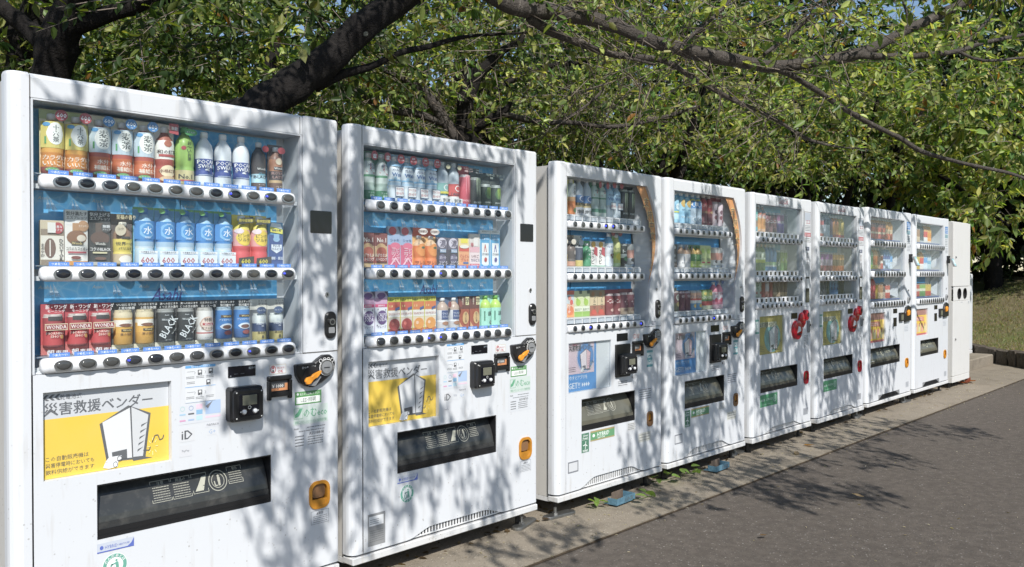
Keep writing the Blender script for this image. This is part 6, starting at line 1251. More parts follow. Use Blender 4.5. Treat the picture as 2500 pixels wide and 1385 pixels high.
R8 = (['d_lbl', 'd_lbl', 'd_cream', 'd_cream', 'd_blk', 'd_blk', 'd_redw', 'd_redw', 'd_oj', 'd_oj'], ['d_green', 'd_green', 'd_yel', 'd_yel', 'd_redw', 'd_redw', 'd_lbl', 'd_lbl', 'd_clear', 'd_clear'], ['d_redcan'] * 4 + ['d_gcan'] * 3 + ['d_ycan'] * 3)
machine_wide(.815, 1.0, 'nearest white vending machine, red morning coffee cans in its bottom row and yellow poster', 'nearest machine', R1, True, ('A5508808', False), 3, False)
machine_wide(2.022, .968, 'second white vending machine, yellow poster and grey rating plate near its foot', 'second machine', R2, False, ('A5508763', True), 8, True)
machine_bow(3.285, 1.0, .957, 'white vending machine with orange bow and pink poster, beside the yellow-poster machine', 'third machine', R3, 21, 0.0)
machine_bow(4.292, 1.0, .963, 'white orange-bow vending machine, right one of two, leaf shade across its front', 'fourth machine', R4, 33, .008)
machine_red(5.350, .950, 'white vending machine with red dials, left one of two, orange sodas on top', 'fifth machine', R5, 41, 1)
machine_red(6.405, .955, 'white vending machine with red dials, right one of two, navy bottles on top', 'sixth machine', R6, 47, 2)
machine_far(7.436, 1.0, 'white vending machine with hanging reader and tall red bottles on its bottom shelf', 'seventh machine', R7, 12, 51, 0)
machine_far(8.630, .972, 'fully sunlit white vending machine with hanging reader, beside the cream locker', 'eighth machine', R8, 12, 57, 1)

# ------------------------------------------------------------------ cream recycling locker at the end of the row
def locker():
    W, x0 = .622, 9.876
    root = empty('bottle_return_locker', (x0, 0, 0), 'tall cream metal locker with two round holes at the end of the row', 'recycling bin')
    m = MB('locker'); m.box(0, W, .022, .55, .072, 1.806); m.build('cabinet', root)
    m = MB('locker'); m.rbox(0.0, W, 0, .021, 1.106, 1.80, .006, .003); m.build('upper_door', root)
    m = MB('locker'); cells(m, 0.0, W, .952, 1.1035, [(.145, .97, .275, 1.085), (.355, .97, .487, 1.085)], 0, .004)
    for cx in (.210, .421):
        n = 24; o = [(cx + .034 * math.cos(2 * math.pi * i / n) * 1.9, 1.0275 + .0575 * math.sin(2 * math.pi * i / n)) for i in range(n)]
        for i in range(n):
            a, b = o[i], o[(i + 1) % n]
            f = lambda p: (cx + (.065 if p[0] > cx else -.065) if abs(p[0] - cx) * .0575 > abs(p[1] - 1.0275) * .065 else cx + (p[0] - cx) * .0575 / max(abs(p[1] - 1.0275), 1e-4), 1.0275 + (.0575 if p[1] > 1.0275 else -.0575) if abs(p[0] - cx) * .0575 <= abs(p[1] - 1.0275) * .065 else 1.0275 + (p[1] - 1.0275) * .065 / max(abs(p[0] - cx), 1e-4))
            c, d = f(a), f(b); m.poly([(a[0], 0.0002, a[1]), (b[0], 0.0002, b[1]), (d[0], 0.0002, d[1]), (c[0], .0002, c[1])])
    m.build('hole_panel', root)
    for cx in (.210, .421):
        m = MB('black'); n = 24; e = lambda k, y: [(cx + .065 * k * math.cos(2 * math.pi * i / n), y, 1.0275 + .0575 * k * math.sin(2 * math.pi * i / n)) for i in range(n)]
        m.rings([e(1.02, -.003), e(1.02, -.006), e(.9, -.006), e(.86, .019)], cap0=False, cap1=True); m.build('deposit_hole', root)
    m = MB('locker'); m.rbox(0.0, W, 0, .021, .140, .9485, .006, .003); m.build('lower_door', root)
    m = MB('locker'); m.rbox(0.0, W, 0.001, .021, .072, .137, .004, .003); m.build('plinth', root)
    for z in (1.422, .538):
        m = MB('chrome'); m.cyl(.078, z, .011, .012, -.008, .001, 12); m.mat = 'dark'; m.box(.074, .082, -.0105, -.0083, z - .012, z + .002); m.build('door_lock', root)
    for z0, z1 in ((1.50, 1.58), (1.20, 1.26), (.70, .87), (.33, .60)):
        m = MB('slat'); m.box(W - .004, W + .012, .004, .02, z0, z1); m.build('hinge', root)
    m = MB('print'); m.col = hx('7c8088'); m.text('空き缶', .30, .935, .016, -.0012, .08, bold=False) if False else m.rect(.27, .930, .34, .934, -.0008); m.col = hx('b0b4b8'); m.rect(.55, .91, .59, .94, -.0008); m.build('maker_mark', root)
    for u in (.06, W - .06):
        m = MB('black'); m.tube([(u, .06, 0), (u, .06, .0715)], .02, 8); m.build('levelling_foot', root)
locker()
def side_bin():
    root = empty('white_metal_box', (12.77, .72, 0), 'low white metal box standing just behind the cream locker', 'metal box')
    m = MB('white'); m.rbox(0, .62, 0, .5, .16, 1.24, .02, .01); m.build('box_body', root)
    m = MB('base'); m.rbox(.005, .615, -.003, .49, .03, .157, .01, .005); m.build('plinth', root)
    m = MB('print'); m.col = hx('b8c0c8'); m.rect(.5, .92, .58, 1.02, -.0008); m.build('notice_sticker', root)
side_bin()
# ------------------------------------------------------------------ ground
def grid_sheet(name, xs, ys, fz, mat, kind='structure'):
    vs = [(x, y, fz(x, y)) for y in ys for x in xs]; nx = len(xs)
    fs = [(j * nx + i, j * nx + i + 1, (j + 1) * nx + i + 1, (j + 1) * nx + i) for j in range(len(ys) - 1) for i in range(nx - 1)]
    me = bpy.data.meshes.new(name); me.from_pydata(vs, [], fs); me.materials.append(M[mat])
    me.polygons.foreach_set('use_smooth', [True] * len(fs)); o = put(name, me); return tag(o, kind=kind)
def wob(x, k=1.0): return .003 * math.sin(x * 1.1 * k) + .0015 * math.sin(x * 23.7 * k + 1) + .002 * math.sin(x * 47 * k + 2)
tag(grid_sheet('road', [-160, -20, 0, 12, 40, 160], [-160, -20, -4, 0, 40, 160], lambda x, y: 0, 'asphalt'), 'worn grey asphalt in front of the vending machines')
def pad():
    m = MB('concrete'); xs = [-4 + .08 * i for i in range(232)]; pr = None
    for x in xs:
        yf = -.335 + wob(x)
        cur = (x, yf, min(1.3, 1.3))
        if pr:
            m.poly([(pr[0], pr[1], .010), (cur[0], cur[1], .010), (cur[0], cur[2], .010), (pr[0], pr[2], .010)])
            m.poly([(pr[0], pr[1], -.01), (cur[0], cur[1], -.01), (cur[0], cur[1], .010), (pr[0], pr[1], .010)])
        pr = cur
    m.mat = 'soil'; m.poly([(-4, -.352, .0042), (14.4, -.352, .0042), (14.4, -.332, .0042), (-4, -.332, .0042)])
    tag(m.build('pavement'), kind='structure')
pad()
CURB0 = Vector((12.62, -.08)); CD = Vector((.71, .704)).normalized(); CN = Vector((.704, -.71)).normalized()
def sm(t): t = max(0, min(1, t)); return t * t * (3 - 2 * t)
def bank(x, y):
    d = (Vector((x, y)) - CURB0).dot(CN)
    b = .19 + 1.02 * sm((d - .1) / 5.2) + .03 * math.sin(x * 1.7 + y) if d > -.001 else -.3
    s = .02 + .55 * sm((y - 2.5) / 6) + .5 * sm((x - 14) / 8) + .03 * math.sin(x * 2.1) * math.sin(y * 1.7)
    return b, s, d
def build_bank():
    N1 = 46; us = [-9 + 20 * i / N1 for i in range(N1 + 1)]; ds = [0.10 + (24 * (j / 30) ** 1.8) for j in range(31)]
    vs = []
    for d in ds:
        for u in us:
            p = CURB0 + CD * u + CN * d; vs.append((p.x, p.y, bank(p.x, p.y)[0]))
    nx = len(us); fs = [(j * nx + i, j * nx + i + 1, (j + 1) * nx + i + 1, (j + 1) * nx + i) for j in range(len(ds) - 1) for i in range(nx - 1)]
    me = bpy.data.meshes.new('grass_bank'); me.from_pydata(vs, [], fs); me.materials.append(M['lawn']); me.polygons.foreach_set('use_smooth', [True] * len(fs))
    tag(put('grass_bank', me), kind='structure')
build_bank()
grid_sheet('planting_ground', [-14 + 1.0 * i for i in range(60)], [1.28 + .9 * i for i in range(36)], lambda x, y: bank(x, y)[1] - (1.2 if (Vector((x, y)) - CURB0).dot(CN) > .6 else 0), 'soil')

# stone edging of the grass bank and the low kerb
edge = empty('stone_edging', (12.62, -.08, 0), 'row of dark rough stones edging the grass bank at right', 'stone edging')
rr = random.Random(5); t = -4.2; ang = math.atan2(CD.y, CD.x)
while t < 5:
    wl = rr.uniform(.19, .27); m = MB('stone'); h = rr.uniform(.195, .225)
    bm = bmesh.new(); bmesh.ops.create_cube(bm, size=1); bmesh.ops.subdivide_edges(bm, edges=bm.edges[:], cuts=2, use_grid_fill=True)
    for v in bm.verts: v.co = Vector((v.co.x * (wl - .022), v.co.y * .17, v.co.z * h)) + Vector((rr.uniform(-.008, .008), rr.uniform(-.012, .012), rr.uniform(-.006, .006)))
    me = bpy.data.meshes.new('edging_stone'); bm.to_mesh(me); bm.free(); me.materials.append(M['stone'])
    o = put('edging_stone', me, edge); p = CD * (t + wl / 2) + CN * .085
    o.location = (p.x, p.y, h / 2 - .005); o.rotation_euler = (0, rr.uniform(-.03, .03), ang + rr.uniform(-.03, .03)); t += wl
m = MB('concrete'); m.rbox(0, 1.3, 0, .26, 0.0, .15, .02, .012); tag(m.build('concrete_kerb', None, (11.62, .34, .0)), 'low weathered concrete kerb block beside the cream locker', 'kerb')

# ------------------------------------------------------------------ anchors, wheel-clamp style brackets, weeds, dry leaves
def anchor(x, y, rot, label):
    root = empty('floor_anchor', (x, y, .010), label, 'floor anchor', 'floor anchors holding the machines'); root.rotation_euler = (0, 0, rot)
    n = 8; pts = [(.075 + .03 * math.cos(R(-90 + 180 * i / n)), .03 * math.sin(R(-90 + 180 * i / n))) for i in range(n + 1)] + [(-.075 + .03 * math.cos(R(90 + 180 * i / n)), .03 * math.sin(R(90 + 180 * i / n))) for i in range(n + 1)]
    m = MB('steel'); m.rings([[(a, b, 0.001) for a, b in pts], [(a, b, .011) for a, b in pts], [(a * .96, b * .9, .014) for a, b in pts]]); m.build('anchor_plate', root)
    m = MB('steel'); m.tube([(-.03, 0, .0145), (-.03, 0, .024)], .016, 6); m.tube([(-.03, 0, .0245), (-.03, 0, .05)], .008, 8); m.build('anchor_bolt', root)
for a in ((3.10, .055, .3, 'grey steel floor anchor with bolt under the right foot of the second machine'), (3.34, .03, -.1, 'grey steel floor anchor with bolt in the gap before the third machine'), (5.32, .10, .1, 'grey floor anchor plate between the fourth and fifth machines'), (7.40, .07, .2, 'floor anchor with bolt between the sixth and seventh machines'), (8.58, .06, 0, 'floor anchor with bolt between the two sunlit machines with hanging readers')): anchor(*a)
def bracket(x, y, label):
    root = empty('lock_bracket', (x, y, .012), label, 'bracket', 'blue brackets under the machines')
    m = MB('bluepaint'); m.box(-.13, .13, -.05, .055, .012, .018)
    m.box(-.13, .13, -.054, -.0505, .012, .062); m.box(.1265, .13, -.05, .055, .0185, .062); m.box(-.13, -.1265, -.05, .02, .0185, .062); m.build('bracket_tray', root)
    m = MB('print'); m.col = hx('1c2430'); m.text('LOCK', .045, .037, .030, -.0548, .14); m.build('bracket_lettering', root)
    m = MB('rust'); m.box(-.125, .03, -.012, -.006, .019, .105); m.build('upright_plate', root)
    m = MB('rust'); m.box(-.13, .12, .02, .05, .0, .0115); m.build('foot_block', root)
    root.rotation_euler = (0, 0, .06); root.scale = (.70, .8, .68)
bracket(3.75, -.05, 'chipped blue steel bracket with black lettering under the third machine'); bracket(4.79, -.05, 'chipped blue steel bracket under the fourth machine')
def leaf_mesh(l, wd, col, curl=.12):
    m = MB('leaf'); m.col = col; m.smooth = True
    st = [(0, .0), (.12, .55), (.35, 1), (.6, .86), (.82, .45), (1, 0)]
    for s in (-1, 1):
        for (a, wa), (b, wb) in zip(st, st[1:]):
            z = lambda t: -curl * l * (t * t) + .02 * l
            q = [(a * l, 0, z(a)), (b * l, 0, z(b)), (b * l, s * wb * wd / 2, z(b) + wb * wd * .16), (a * l, s * wa * wd / 2, z(a) + wa * wd * .16)]
            q2 = []
            for p in q:
                if not q2 or (Vector(p) - Vector(q2[-1])).length > 1e-6: q2.append(p)
            if (Vector(q2[0]) - Vector(q2[-1])).length < 1e-6: q2.pop()
            if len(q2) > 2: m.poly(q2)
    return m.mesh('leaf')
def weed(x, y, n, size, label, seed):
    rr = random.Random(seed); root = empty('weed', (x, y, .010), label, 'weed', 'weeds at the foot of the machines')
    m = MB('leaf'); m.col = (.12, .16, .05); m.tube([(0, .08, .002), (.0, .03, .015), (.03, 0, .02), (.10, -.03, .03)], .0025, 5); m.build('stem', root)
    me = leaf_mesh(size, size * .72, (.20, .31, .08))
    for i in range(n):
        o = put('leaf', me, root); o.location = (rr.uniform(-.10, .12), rr.uniform(-.05, .04), rr.uniform(.03, .06)); o.rotation_euler = (rr.uniform(-.6, .3), rr.uniform(-.2, .5), rr.uniform(-2.6, .4)); o.scale = (rr.uniform(.7, 1.1),) * 3
weed(3.60, -.03, 5, .062, 'small green weed left of the nearer blue bracket', 1); weed(3.82, -.13, 3, .078, 'broad green weed leaves in front of the nearer blue bracket', 2)
weed(4.25, .0, 6, .07, 'low green weed between the third and fourth machines', 3); weed(4.52, -.02, 6, .06, 'pointed green weed under the fourth machine', 4)
def dry_leaf(x, y, l, col, label, seed):
    rr = random.Random(seed); o = put('dry_leaf', leaf_mesh(l, l * .55, col, -.3), None, (x, y, .016)); o.rotation_euler = (rr.uniform(-.3, .3), rr.uniform(-.2, .2), rr.uniform(0, 6)); tag(o, label, 'dry leaf', 'dry leaves on the ground')
dry_leaf(5.9, -.12, .085, (.30, .15, .06), 'orange brown curled leaf on the concrete before the fifth machine', 1)
dry_leaf(5.55, -.22, .07, (.36, .27, .17), 'pale tan leaf lying by the edge of the concrete strip', 2)
dry_leaf(4.75, -.98, .07, (.34, .25, .15), 'tan leaf lying on the asphalt beside the leaf shadow', 3)
dry_leaf(7.2, -1.6, .06, (.4, .34, .26), 'bleached leaf on the open asphalt at right', 5)
dry_leaf(3.75, -.9, .05, (.2, .12, .06), 'small brown leaf on the asphalt in front of the third machine', 6)
for i, (x, y, l) in enumerate(((10.42, .02, .12), (10.50, .06, .10), (10.36, .0, .09), (10.58, .03, .11), (10.30, .06, .08))):
    o = put('dry_leaf', leaf_mesh(l, l * .5, ((.24, .07, .04), (.28, .10, .05))[i % 2], -.5), None, (x, y, .022 + .004 * i)); o.rotation_euler = (.3 - .2 * i, .1 * i, i * 1.3)
    tag(o, ('broad red dead leaf under the front of the cream locker', 'red dead leaf beside the locker corner', 'small red dead leaf nearest the locker front', 'curled brown leaf at the right foot of the cream locker', 'little brown leaf in the shade of the locker')[i], 'dry leaf', 'dry leaves on the ground')
LIMBS = {
    'A_trunk': [(2.25, 3.94, 2.25, 0.136), (2.26, 3.93, 2.67, 0.132), (2.27, 3.84, 2.9, 0.136), (2.34, 3.69, 3.15, 0.104), (2.36, 3.53, 3.35, 0.096)],
    'A_l1': [(2.25, 3.94, 2.91, 0.09), (2.14, 4.05, 3.03, 0.06), (2.02, 4.18, 3.18, 0.055), (1.92, 4.29, 3.3, 0.05)],
    'A2_trunk': [(2.42, 5.22, 2.17, 0.17), (2.47, 5.17, 2.87, 0.1615), (2.53, 5.11, 3.25, 0.1445), (2.56, 5.07, 3.56, 0.1105), (2.58, 5.05, 3.77, 0.102)],
    'A2_l': [(2.49, 5.15, 3.14, 0.12), (2.37, 5.27, 3.25, 0.12), (2.15, 5.36, 3.29, 0.1)],
    'B_trunk': [(2.3, 1.54, 1.8, 0.1445), (2.44, 1.53, 2.08, 0.1184), (2.66, 1.51, 2.28, 0.0999), (2.92, 1.45, 2.49, 0.0888), (3.15, 1.35, 2.75, 0.0851), (3.36, 1.28, 2.91, 0.074), (3.59, 1.18, 3.08, 0.0703), (3.83, 1.06, 3.05, 0.0629)],
    'B_long': [(3.83, 1.06, 3.05, 0.062), (4.03, 1, 2.97, 0.055), (4.32, 0.83, 2.95, 0.05), (4.64, 0.63, 2.9, 0.046), (4.91, 0.49, 2.82, 0.045), (5.19, 0.34, 2.77, 0.045), (5.52, 0.2, 2.75, 0.045), (5.82, 0.1, 2.75, 0.045), (6.26, -0.08, 2.84, 0.043), (6.67, -0.23, 2.95, 0.041), (6.95, -0.38, 3.11, 0.039), (7.29, -0.6, 3.3, 0.036), (7.65, -0.84, 3.51, 0.033)],
    'B_s1': [(2.58, 1.6, 2.16, 0.1), (2.43, 1.69, 2.1, 0.11), (2.35, 1.92, 2.04, 0.1)],
    'B_b1': [(2.88, 1.5, 2.34, 0.035), (3.05, 1.46, 2.44, 0.028), (3.21, 1.44, 2.5, 0.024), (3.44, 1.41, 2.63, 0.02), (3.67, 1.39, 2.71, 0.017), (3.86, 1.32, 2.79, 0.014), (4.06, 1.26, 2.84, 0.011), (4.32, 1.12, 2.88, 0.007)],
    'B_c1': [(4.14, 0.95, 2.91, 0.03), (4.34, 0.95, 2.86, 0.026), (4.65, 0.92, 2.83, 0.024), (4.88, 0.81, 2.78, 0.022), (5.29, 0.67, 2.79, 0.021), (5.5, 0.59, 2.71, 0.02), (5.71, 0.51, 2.63, 0.019), (5.93, 0.42, 2.55, 0.018), (6.15, 0.33, 2.49, 0.016), (6.38, 0.24, 2.4, 0.014), (6.58, 0.16, 2.32, 0.012), (6.81, 0.06, 2.28, 0.009), (7.07, -0.07, 2.27, 0.005)],
    'B_c2': [(5.84, 0.08, 2.74, 0.024), (6.04, 0.01, 2.69, 0.022), (6.25, -0.07, 2.61, 0.021), (6.46, -0.15, 2.52, 0.02), (6.71, -0.27, 2.41, 0.019), (6.97, -0.4, 2.32, 0.018), (7.18, -0.49, 2.23, 0.018), (7.4, -0.57, 2.19, 0.017), (7.72, -0.76, 2.13, 0.015), (8.01, -0.94, 2.08, 0.013), (8.31, -1.11, 2, 0.01)],
    'B_c3': [(6.59, -0.21, 2.92, 0.026), (6.8, -0.37, 2.92, 0.025), (7.1, -0.54, 2.96, 0.024), (7.38, -0.7, 3.01, 0.022), (7.65, -0.84, 3.11, 0.017), (8.01, -1.08, 3.21, 0.013)],
    'B_c4': [(7.39, -0.71, 3.01, 0.015), (7.63, -0.82, 3.23, 0.013), (7.85, -0.91, 3.46, 0.011), (7.92, -0.99, 3.6, 0.01)],
    'B_c5': [(7.41, -0.72, 3.01, 0.012), (7.54, -0.87, 2.94, 0.011), (7.92, -1.13, 3, 0.009)],
    'B_c6': [(5.06, 0.4, 2.78, 0.016), (5.19, 0.34, 2.92, 0.014), (5.37, 0.29, 3.06, 0.012), (5.55, 0.24, 3.24, 0.01)],
    'B_c7': [(5.69, 0.09, 2.81, 0.015), (5.88, 0.04, 2.94, 0.014), (5.98, -0.07, 3.06, 0.013), (6.08, -0.18, 3.21, 0.012), (6.12, -0.23, 3.31, 0.01)],
    'B_c8': [(7, -0.44, 3.15, 0.011), (7.02, -0.45, 3.27, 0.01), (6.99, -0.42, 3.4, 0.009), (6.98, -0.41, 3.5, 0.008)],
    'B_c9': [(4.57, 0.93, 2.86, 0.014), (4.76, 0.79, 2.77, 0.012), (5, 0.68, 2.74, 0.01), (5.17, 0.66, 2.74, 0.007)],
    'C_trunk': [(5.6, 2.98, 2.05, 0.1), (5.57, 3.01, 2.47, 0.095), (5.56, 3.03, 2.66, 0.085), (5.57, 3.01, 2.93, 0.075), (5.6, 2.98, 3.18, 0.07), (5.61, 2.97, 3.22, 0.06)],
    'C_up': [(5.56, 3.02, 2.85, 0.06), (5.67, 2.98, 3.1, 0.062), (5.77, 2.94, 3.22, 0.055), (5.95, 2.9, 3.39, 0.042), (6.12, 2.86, 3.49, 0.035), (6.29, 2.83, 3.7, 0.03), (6.45, 2.8, 3.93, 0.025), (6.53, 2.71, 4.14, 0.02)],
    'C_l1': [(5.53, 3.05, 2.47, 0.06), (5.4, 3.12, 2.65, 0.05), (5.29, 3.16, 2.81, 0.05), (5.15, 3.17, 2.93, 0.045), (5.01, 3.18, 2.98, 0.035), (4.84, 3.21, 3.03, 0.03), (4.77, 3.29, 3.07, 0.022)],
    'C_l2': [(5.38, 3.14, 2.65, 0.035), (5.19, 3.27, 2.72, 0.033), (4.97, 3.36, 2.73, 0.03), (4.84, 3.5, 2.81, 0.026), (4.7, 3.5, 2.87, 0.018), (4.58, 3.64, 2.95, 0.012)],
    'C_r1': [(5.58, 3, 2.57, 0.055), (5.67, 2.9, 2.66, 0.05), (5.78, 2.79, 2.75, 0.042), (5.83, 2.73, 2.8, 0.03), (5.85, 2.71, 2.85, 0.02)],
    'C_r2': [(5.79, 2.77, 2.75, 0.026), (5.98, 2.71, 2.72, 0.028), (6.22, 2.61, 2.7, 0.027), (6.48, 2.47, 2.71, 0.024), (6.81, 2.26, 2.69, 0.02), (7.11, 2.08, 2.75, 0.018), (7.4, 1.93, 2.85, 0.016), (7.65, 1.8, 2.95, 0.012)],
    'C_r3': [(6.42, 2.54, 2.73, 0.015), (6.62, 2.47, 2.87, 0.014), (6.81, 2.41, 3.02, 0.012), (6.86, 2.35, 3.16, 0.008)],
    'C2_trunk': [(6.68, 3.87, 2.19, 0.1), (6.67, 3.89, 2.68, 0.1), (6.66, 3.89, 2.95, 0.085), (6.67, 3.89, 3.27, 0.065), (6.71, 3.84, 3.59, 0.05), (6.89, 3.79, 4.02, 0.04), (6.96, 3.72, 4.48, 0.03)],
    'D_l': [(9.04, -0.13, 2.89, 0.05), (9.31, -0.28, 2.99, 0.045), (9.54, -0.37, 3.12, 0.04), (9.79, -0.5, 3.22, 0.035), (10.1, -0.69, 3.37, 0.03)],
    'D_l2': [(9.49, -0.33, 3.08, 0.03), (9.54, -0.37, 3.22, 0.024), (9.76, -0.47, 3.5, 0.018)],
}
# ------------------------------------------------------------------ trees
def leaves_mesh(name, P, D, Nn, L, Wd, Cc, mat):
    """P base points, D directions, Nn normals, L lengths: two folded halves per leaf"""
    n = len(P); D = D / np.linalg.norm(D, axis=1, keepdims=True); S_ = np.cross(D, Nn); S_ /= np.linalg.norm(S_, axis=1, keepdims=True) + 1e-9
    U = np.cross(S_, D); L = L[:, None]; Wd = Wd[:, None]
    v = np.empty((n, 6, 3)); v[:, 0] = P
    v[:, 1] = P + D * L * .30 + S_ * Wd * .48 + U * Wd * .16; v[:, 2] = P + D * L * .68 + S_ * Wd * .40 + U * Wd * .10 - U * L * .04
    v[:, 3] = P + D * L - U * L * .14
    v[:, 4] = P + D * L * .68 - S_ * Wd * .40 + U * Wd * .10 - U * L * .04; v[:, 5] = P + D * L * .30 - S_ * Wd * .48 + U * Wd * .16
    idx = np.array([[0, 1, 2, 3], [0, 3, 4, 5]]); f = (np.arange(n)[:, None, None] * 6 + idx[None]).reshape(-1)
    me = bpy.data.meshes.new(name); me.vertices.add(n * 6); me.vertices.foreach_set('co', v.reshape(-1))
    me.loops.add(n * 8); me.loops.foreach_set('vertex_index', f.astype(np.int32)); me.polygons.add(n * 2)
    me.polygons.foreach_set('loop_start', np.arange(0, n * 8, 4, dtype=np.int32))
    me.materials.append(M[mat]); at = me.color_attributes.new('col', 'FLOAT_COLOR', 'POINT')
    c = np.ones((n, 6, 4)); c[:, :, :3] = Cc[:, None, :]; at.data.foreach_set('color', c.reshape(-1)); me.update(); me.validate(); return me
PAL = {'sun': np.array([(.16, .235, .065), (.23, .30, .085), (.31, .36, .115), (.08, .15, .04), (.38, .37, .13)]),  # sunlit, middling and shaded foliage put into the leaf colours
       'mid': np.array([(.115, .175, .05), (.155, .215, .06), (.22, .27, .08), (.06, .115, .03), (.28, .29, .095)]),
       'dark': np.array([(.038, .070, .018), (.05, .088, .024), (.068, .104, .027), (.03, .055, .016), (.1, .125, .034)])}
def sprigs(P, D, ln, k, size, pal, droop=.35):
    """k leaves along each little twig; returns leaf arrays and twig ends"""
    n = len(P); D = D / (np.linalg.norm(D, axis=1, keepdims=True) + 1e-9); E = P + D * ln[:, None] + np.array([0, 0, -1.0]) * (ln * .18)[:, None]
    t = RNG.uniform(.12, 1.02, (n, k)); B = P[:, None] + (E - P)[:, None] * t[..., None]
    side = RNG.normal(size=(n, k, 3)); ld = D[:, None] * .55 + side * .62; ld[..., 2] -= droop
    nn = RNG.normal(size=(n, k, 3)) * .8 + np.array([-.22, -.40, .75])
    L = size * RNG.uniform(.5, 1.25, (n, k)); W_ = L * RNG.uniform(.36, .50, (n, k))
    base = PAL[pal]; c = base[RNG.integers(0, len(base), (n, k))] * RNG.uniform(.6, 1.4, (n, k, 1)) * RNG.uniform(.7, 1.3, (n, 1, 1))
    br = RNG.uniform(0, 1, (n, k)) < .012; c[br] = np.array([.26, .13, .04]); r = lambda a: a.reshape(-1, a.shape[-1])
    return (r(B), r(ld), r(nn), L.reshape(-1), W_.reshape(-1), r(c)), (P, E)
def twig_mesh(A, B, r0, mat='twig'):
    n = len(A); D = B - A; D /= np.linalg.norm(D, axis=1, keepdims=True) + 1e-9
    X = np.cross(D, np.array([.3, .2, .93])); X /= np.linalg.norm(X, axis=1, keepdims=True) + 1e-9; Y = np.cross(D, X)
    v = np.empty((n, 6, 3))
    for i, a in enumerate((0, 2.094, 4.189)):
        o = X * math.cos(a) + Y * math.sin(a); v[:, i] = A + o * r0[:, None]; v[:, 3 + i] = B + o * r0[:, None] * .45
    idx = np.array([[0, 1, 4, 3], [1, 2, 5, 4], [2, 0, 3, 5]]); f = (np.arange(n)[:, None, None] * 6 + idx[None]).reshape(-1)
    me = bpy.data.meshes.new('twigs'); me.vertices.add(n * 6); me.vertices.foreach_set('co', v.reshape(-1)); me.loops.add(n * 12); me.loops.foreach_set('vertex_index', f.astype(np.int32))
    me.polygons.add(n * 3); me.polygons.foreach_set('loop_start', np.arange(0, n * 12, 4, dtype=np.int32)); me.polygons.foreach_set('use_smooth', [True] * (n * 3)); me.materials.append(M[mat]); me.update(); me.validate(); return me
def clump(P, s, thr, seed):
    a = P / s + seed; f = np.sin(a[:, 0] * 2.1 + 1.3 * np.sin(a[:, 1] * 1.7)) + np.sin(a[:, 1] * 2.3 + 1.1 * np.sin(a[:, 2] * 1.9)) + np.sin(a[:, 2] * 2.7 + 1.2 * np.sin(a[:, 0] * 1.5))
    return f > thr
def crown_pts(c, r, n, thr=-.4, s=.55, seed=0, hollow=.35, zmin=None):
    c = np.array(c); r = np.array(r); out = []; tot = 0
    while tot < n:
        q = RNG.normal(size=(n * 2, 3)); q /= np.linalg.norm(q, axis=1, keepdims=True); q *= RNG.uniform(hollow, 1, (n * 2, 1)) ** .6
        p = c + q * r; ok = clump(p, s, thr, seed)
        if zmin is not None: ok &= p[:, 2] > zmin
        p = p[ok]; out.append(p); tot += len(p)
    p = np.concatenate(out)[:n]; d = (p - c) / r + RNG.normal(size=p.shape) * .6; d[:, 2] = d[:, 2] * .3 - .1
    return p, d
def limb(path, parent, name='limb', n=10, mat='bark', knots=True, seed=0):
    rr = random.Random(seed); P_ = [Vector(p[:3]) for p in path]; Rd = [p[3] for p in path]; pts = []; rad = []
    for i in range(len(P_) - 1):
        a = P_[max(i - 1, 0)]; b = P_[i]; c = P_[i + 1]; d = P_[min(i + 2, len(P_) - 1)]; m = max(2, int((c - b).length / .07))
        for k in range(m):
            t = k / m; q = .5 * ((2 * b) + (c - a) * t + (2 * a - 5 * b + 4 * c - d) * t * t + (3 * b - a - 3 * c + d) * t ** 3)
            rr_ = Rd[i] + (Rd[i + 1] - Rd[i]) * t; pts.append(q + Vector((rr.gauss(0, 1), rr.gauss(0, 1), rr.gauss(0, 1))) * rr_ * .05); rad.append(rr_ * rr.uniform(.93, 1.08) * (1.12 if rr.random() < .07 else 1))
    pts.append(P_[-1]); rad.append(Rd[-1])
    m = MB(mat); m.smooth = True; rs = []; along = [0.0]; d0 = (pts[1] - pts[0]).normalized(); a = d0.cross(Vector((.31, .2, .93)) if abs(d0.z) < .8 else Vector((1, .1, 0))).normalized()
    for i, p in enumerate(pts):
        d = (pts[min(i + 1, len(pts) - 1)] - pts[max(i - 1, 0)]).normalized(); a = (a - d * a.dot(d)).normalized(); b = d.cross(a)
        rs.append([tuple(p + (a * math.cos(2 * math.pi * k / n) + b * math.sin(2 * math.pi * k / n)) * rad[i] * (1 + .05 * math.sin(k * 2.3 + i * .6) + .05 * math.sin(k * 1.3 - i * .37 + seed) + rr.uniform(-.045, .045))) for k in range(n)])
        if i: along.append(along[-1] + (p - pts[i - 1]).length)
    m.rings(rs); me = m.mesh(name); at = me.attributes.new('ring', 'FLOAT', 'POINT')
    at.data.foreach_set('value', [along[i] * 1.0 for i in range(len(pts)) for _ in range(n)]); o = put(name, me, parent)
    return o
def along_pts(paths, n, spread, zlift=0.0):
    segs = [(np.array(a[:3]), np.array(b[:3])) for p in paths for a, b in zip(p, p[1:])]; ln = np.array([np.linalg.norm(b - a) for a, b in segs]); i = RNG.choice(len(segs), n, p=ln / ln.sum()); t = RNG.uniform(0, 1, n)
    p = np.array([segs[k][0] + (segs[k][1] - segs[k][0]) * tt for k, tt in zip(i, t)]); q = RNG.normal(size=(n, 3)); q /= np.linalg.norm(q, axis=1, keepdims=True)
    off = q * (spread * RNG.uniform(.05, 1, (n, 1)) ** .8); off[:, 2] += zlift; return p + off, off + RNG.normal(size=(n, 3)) * spread * .5
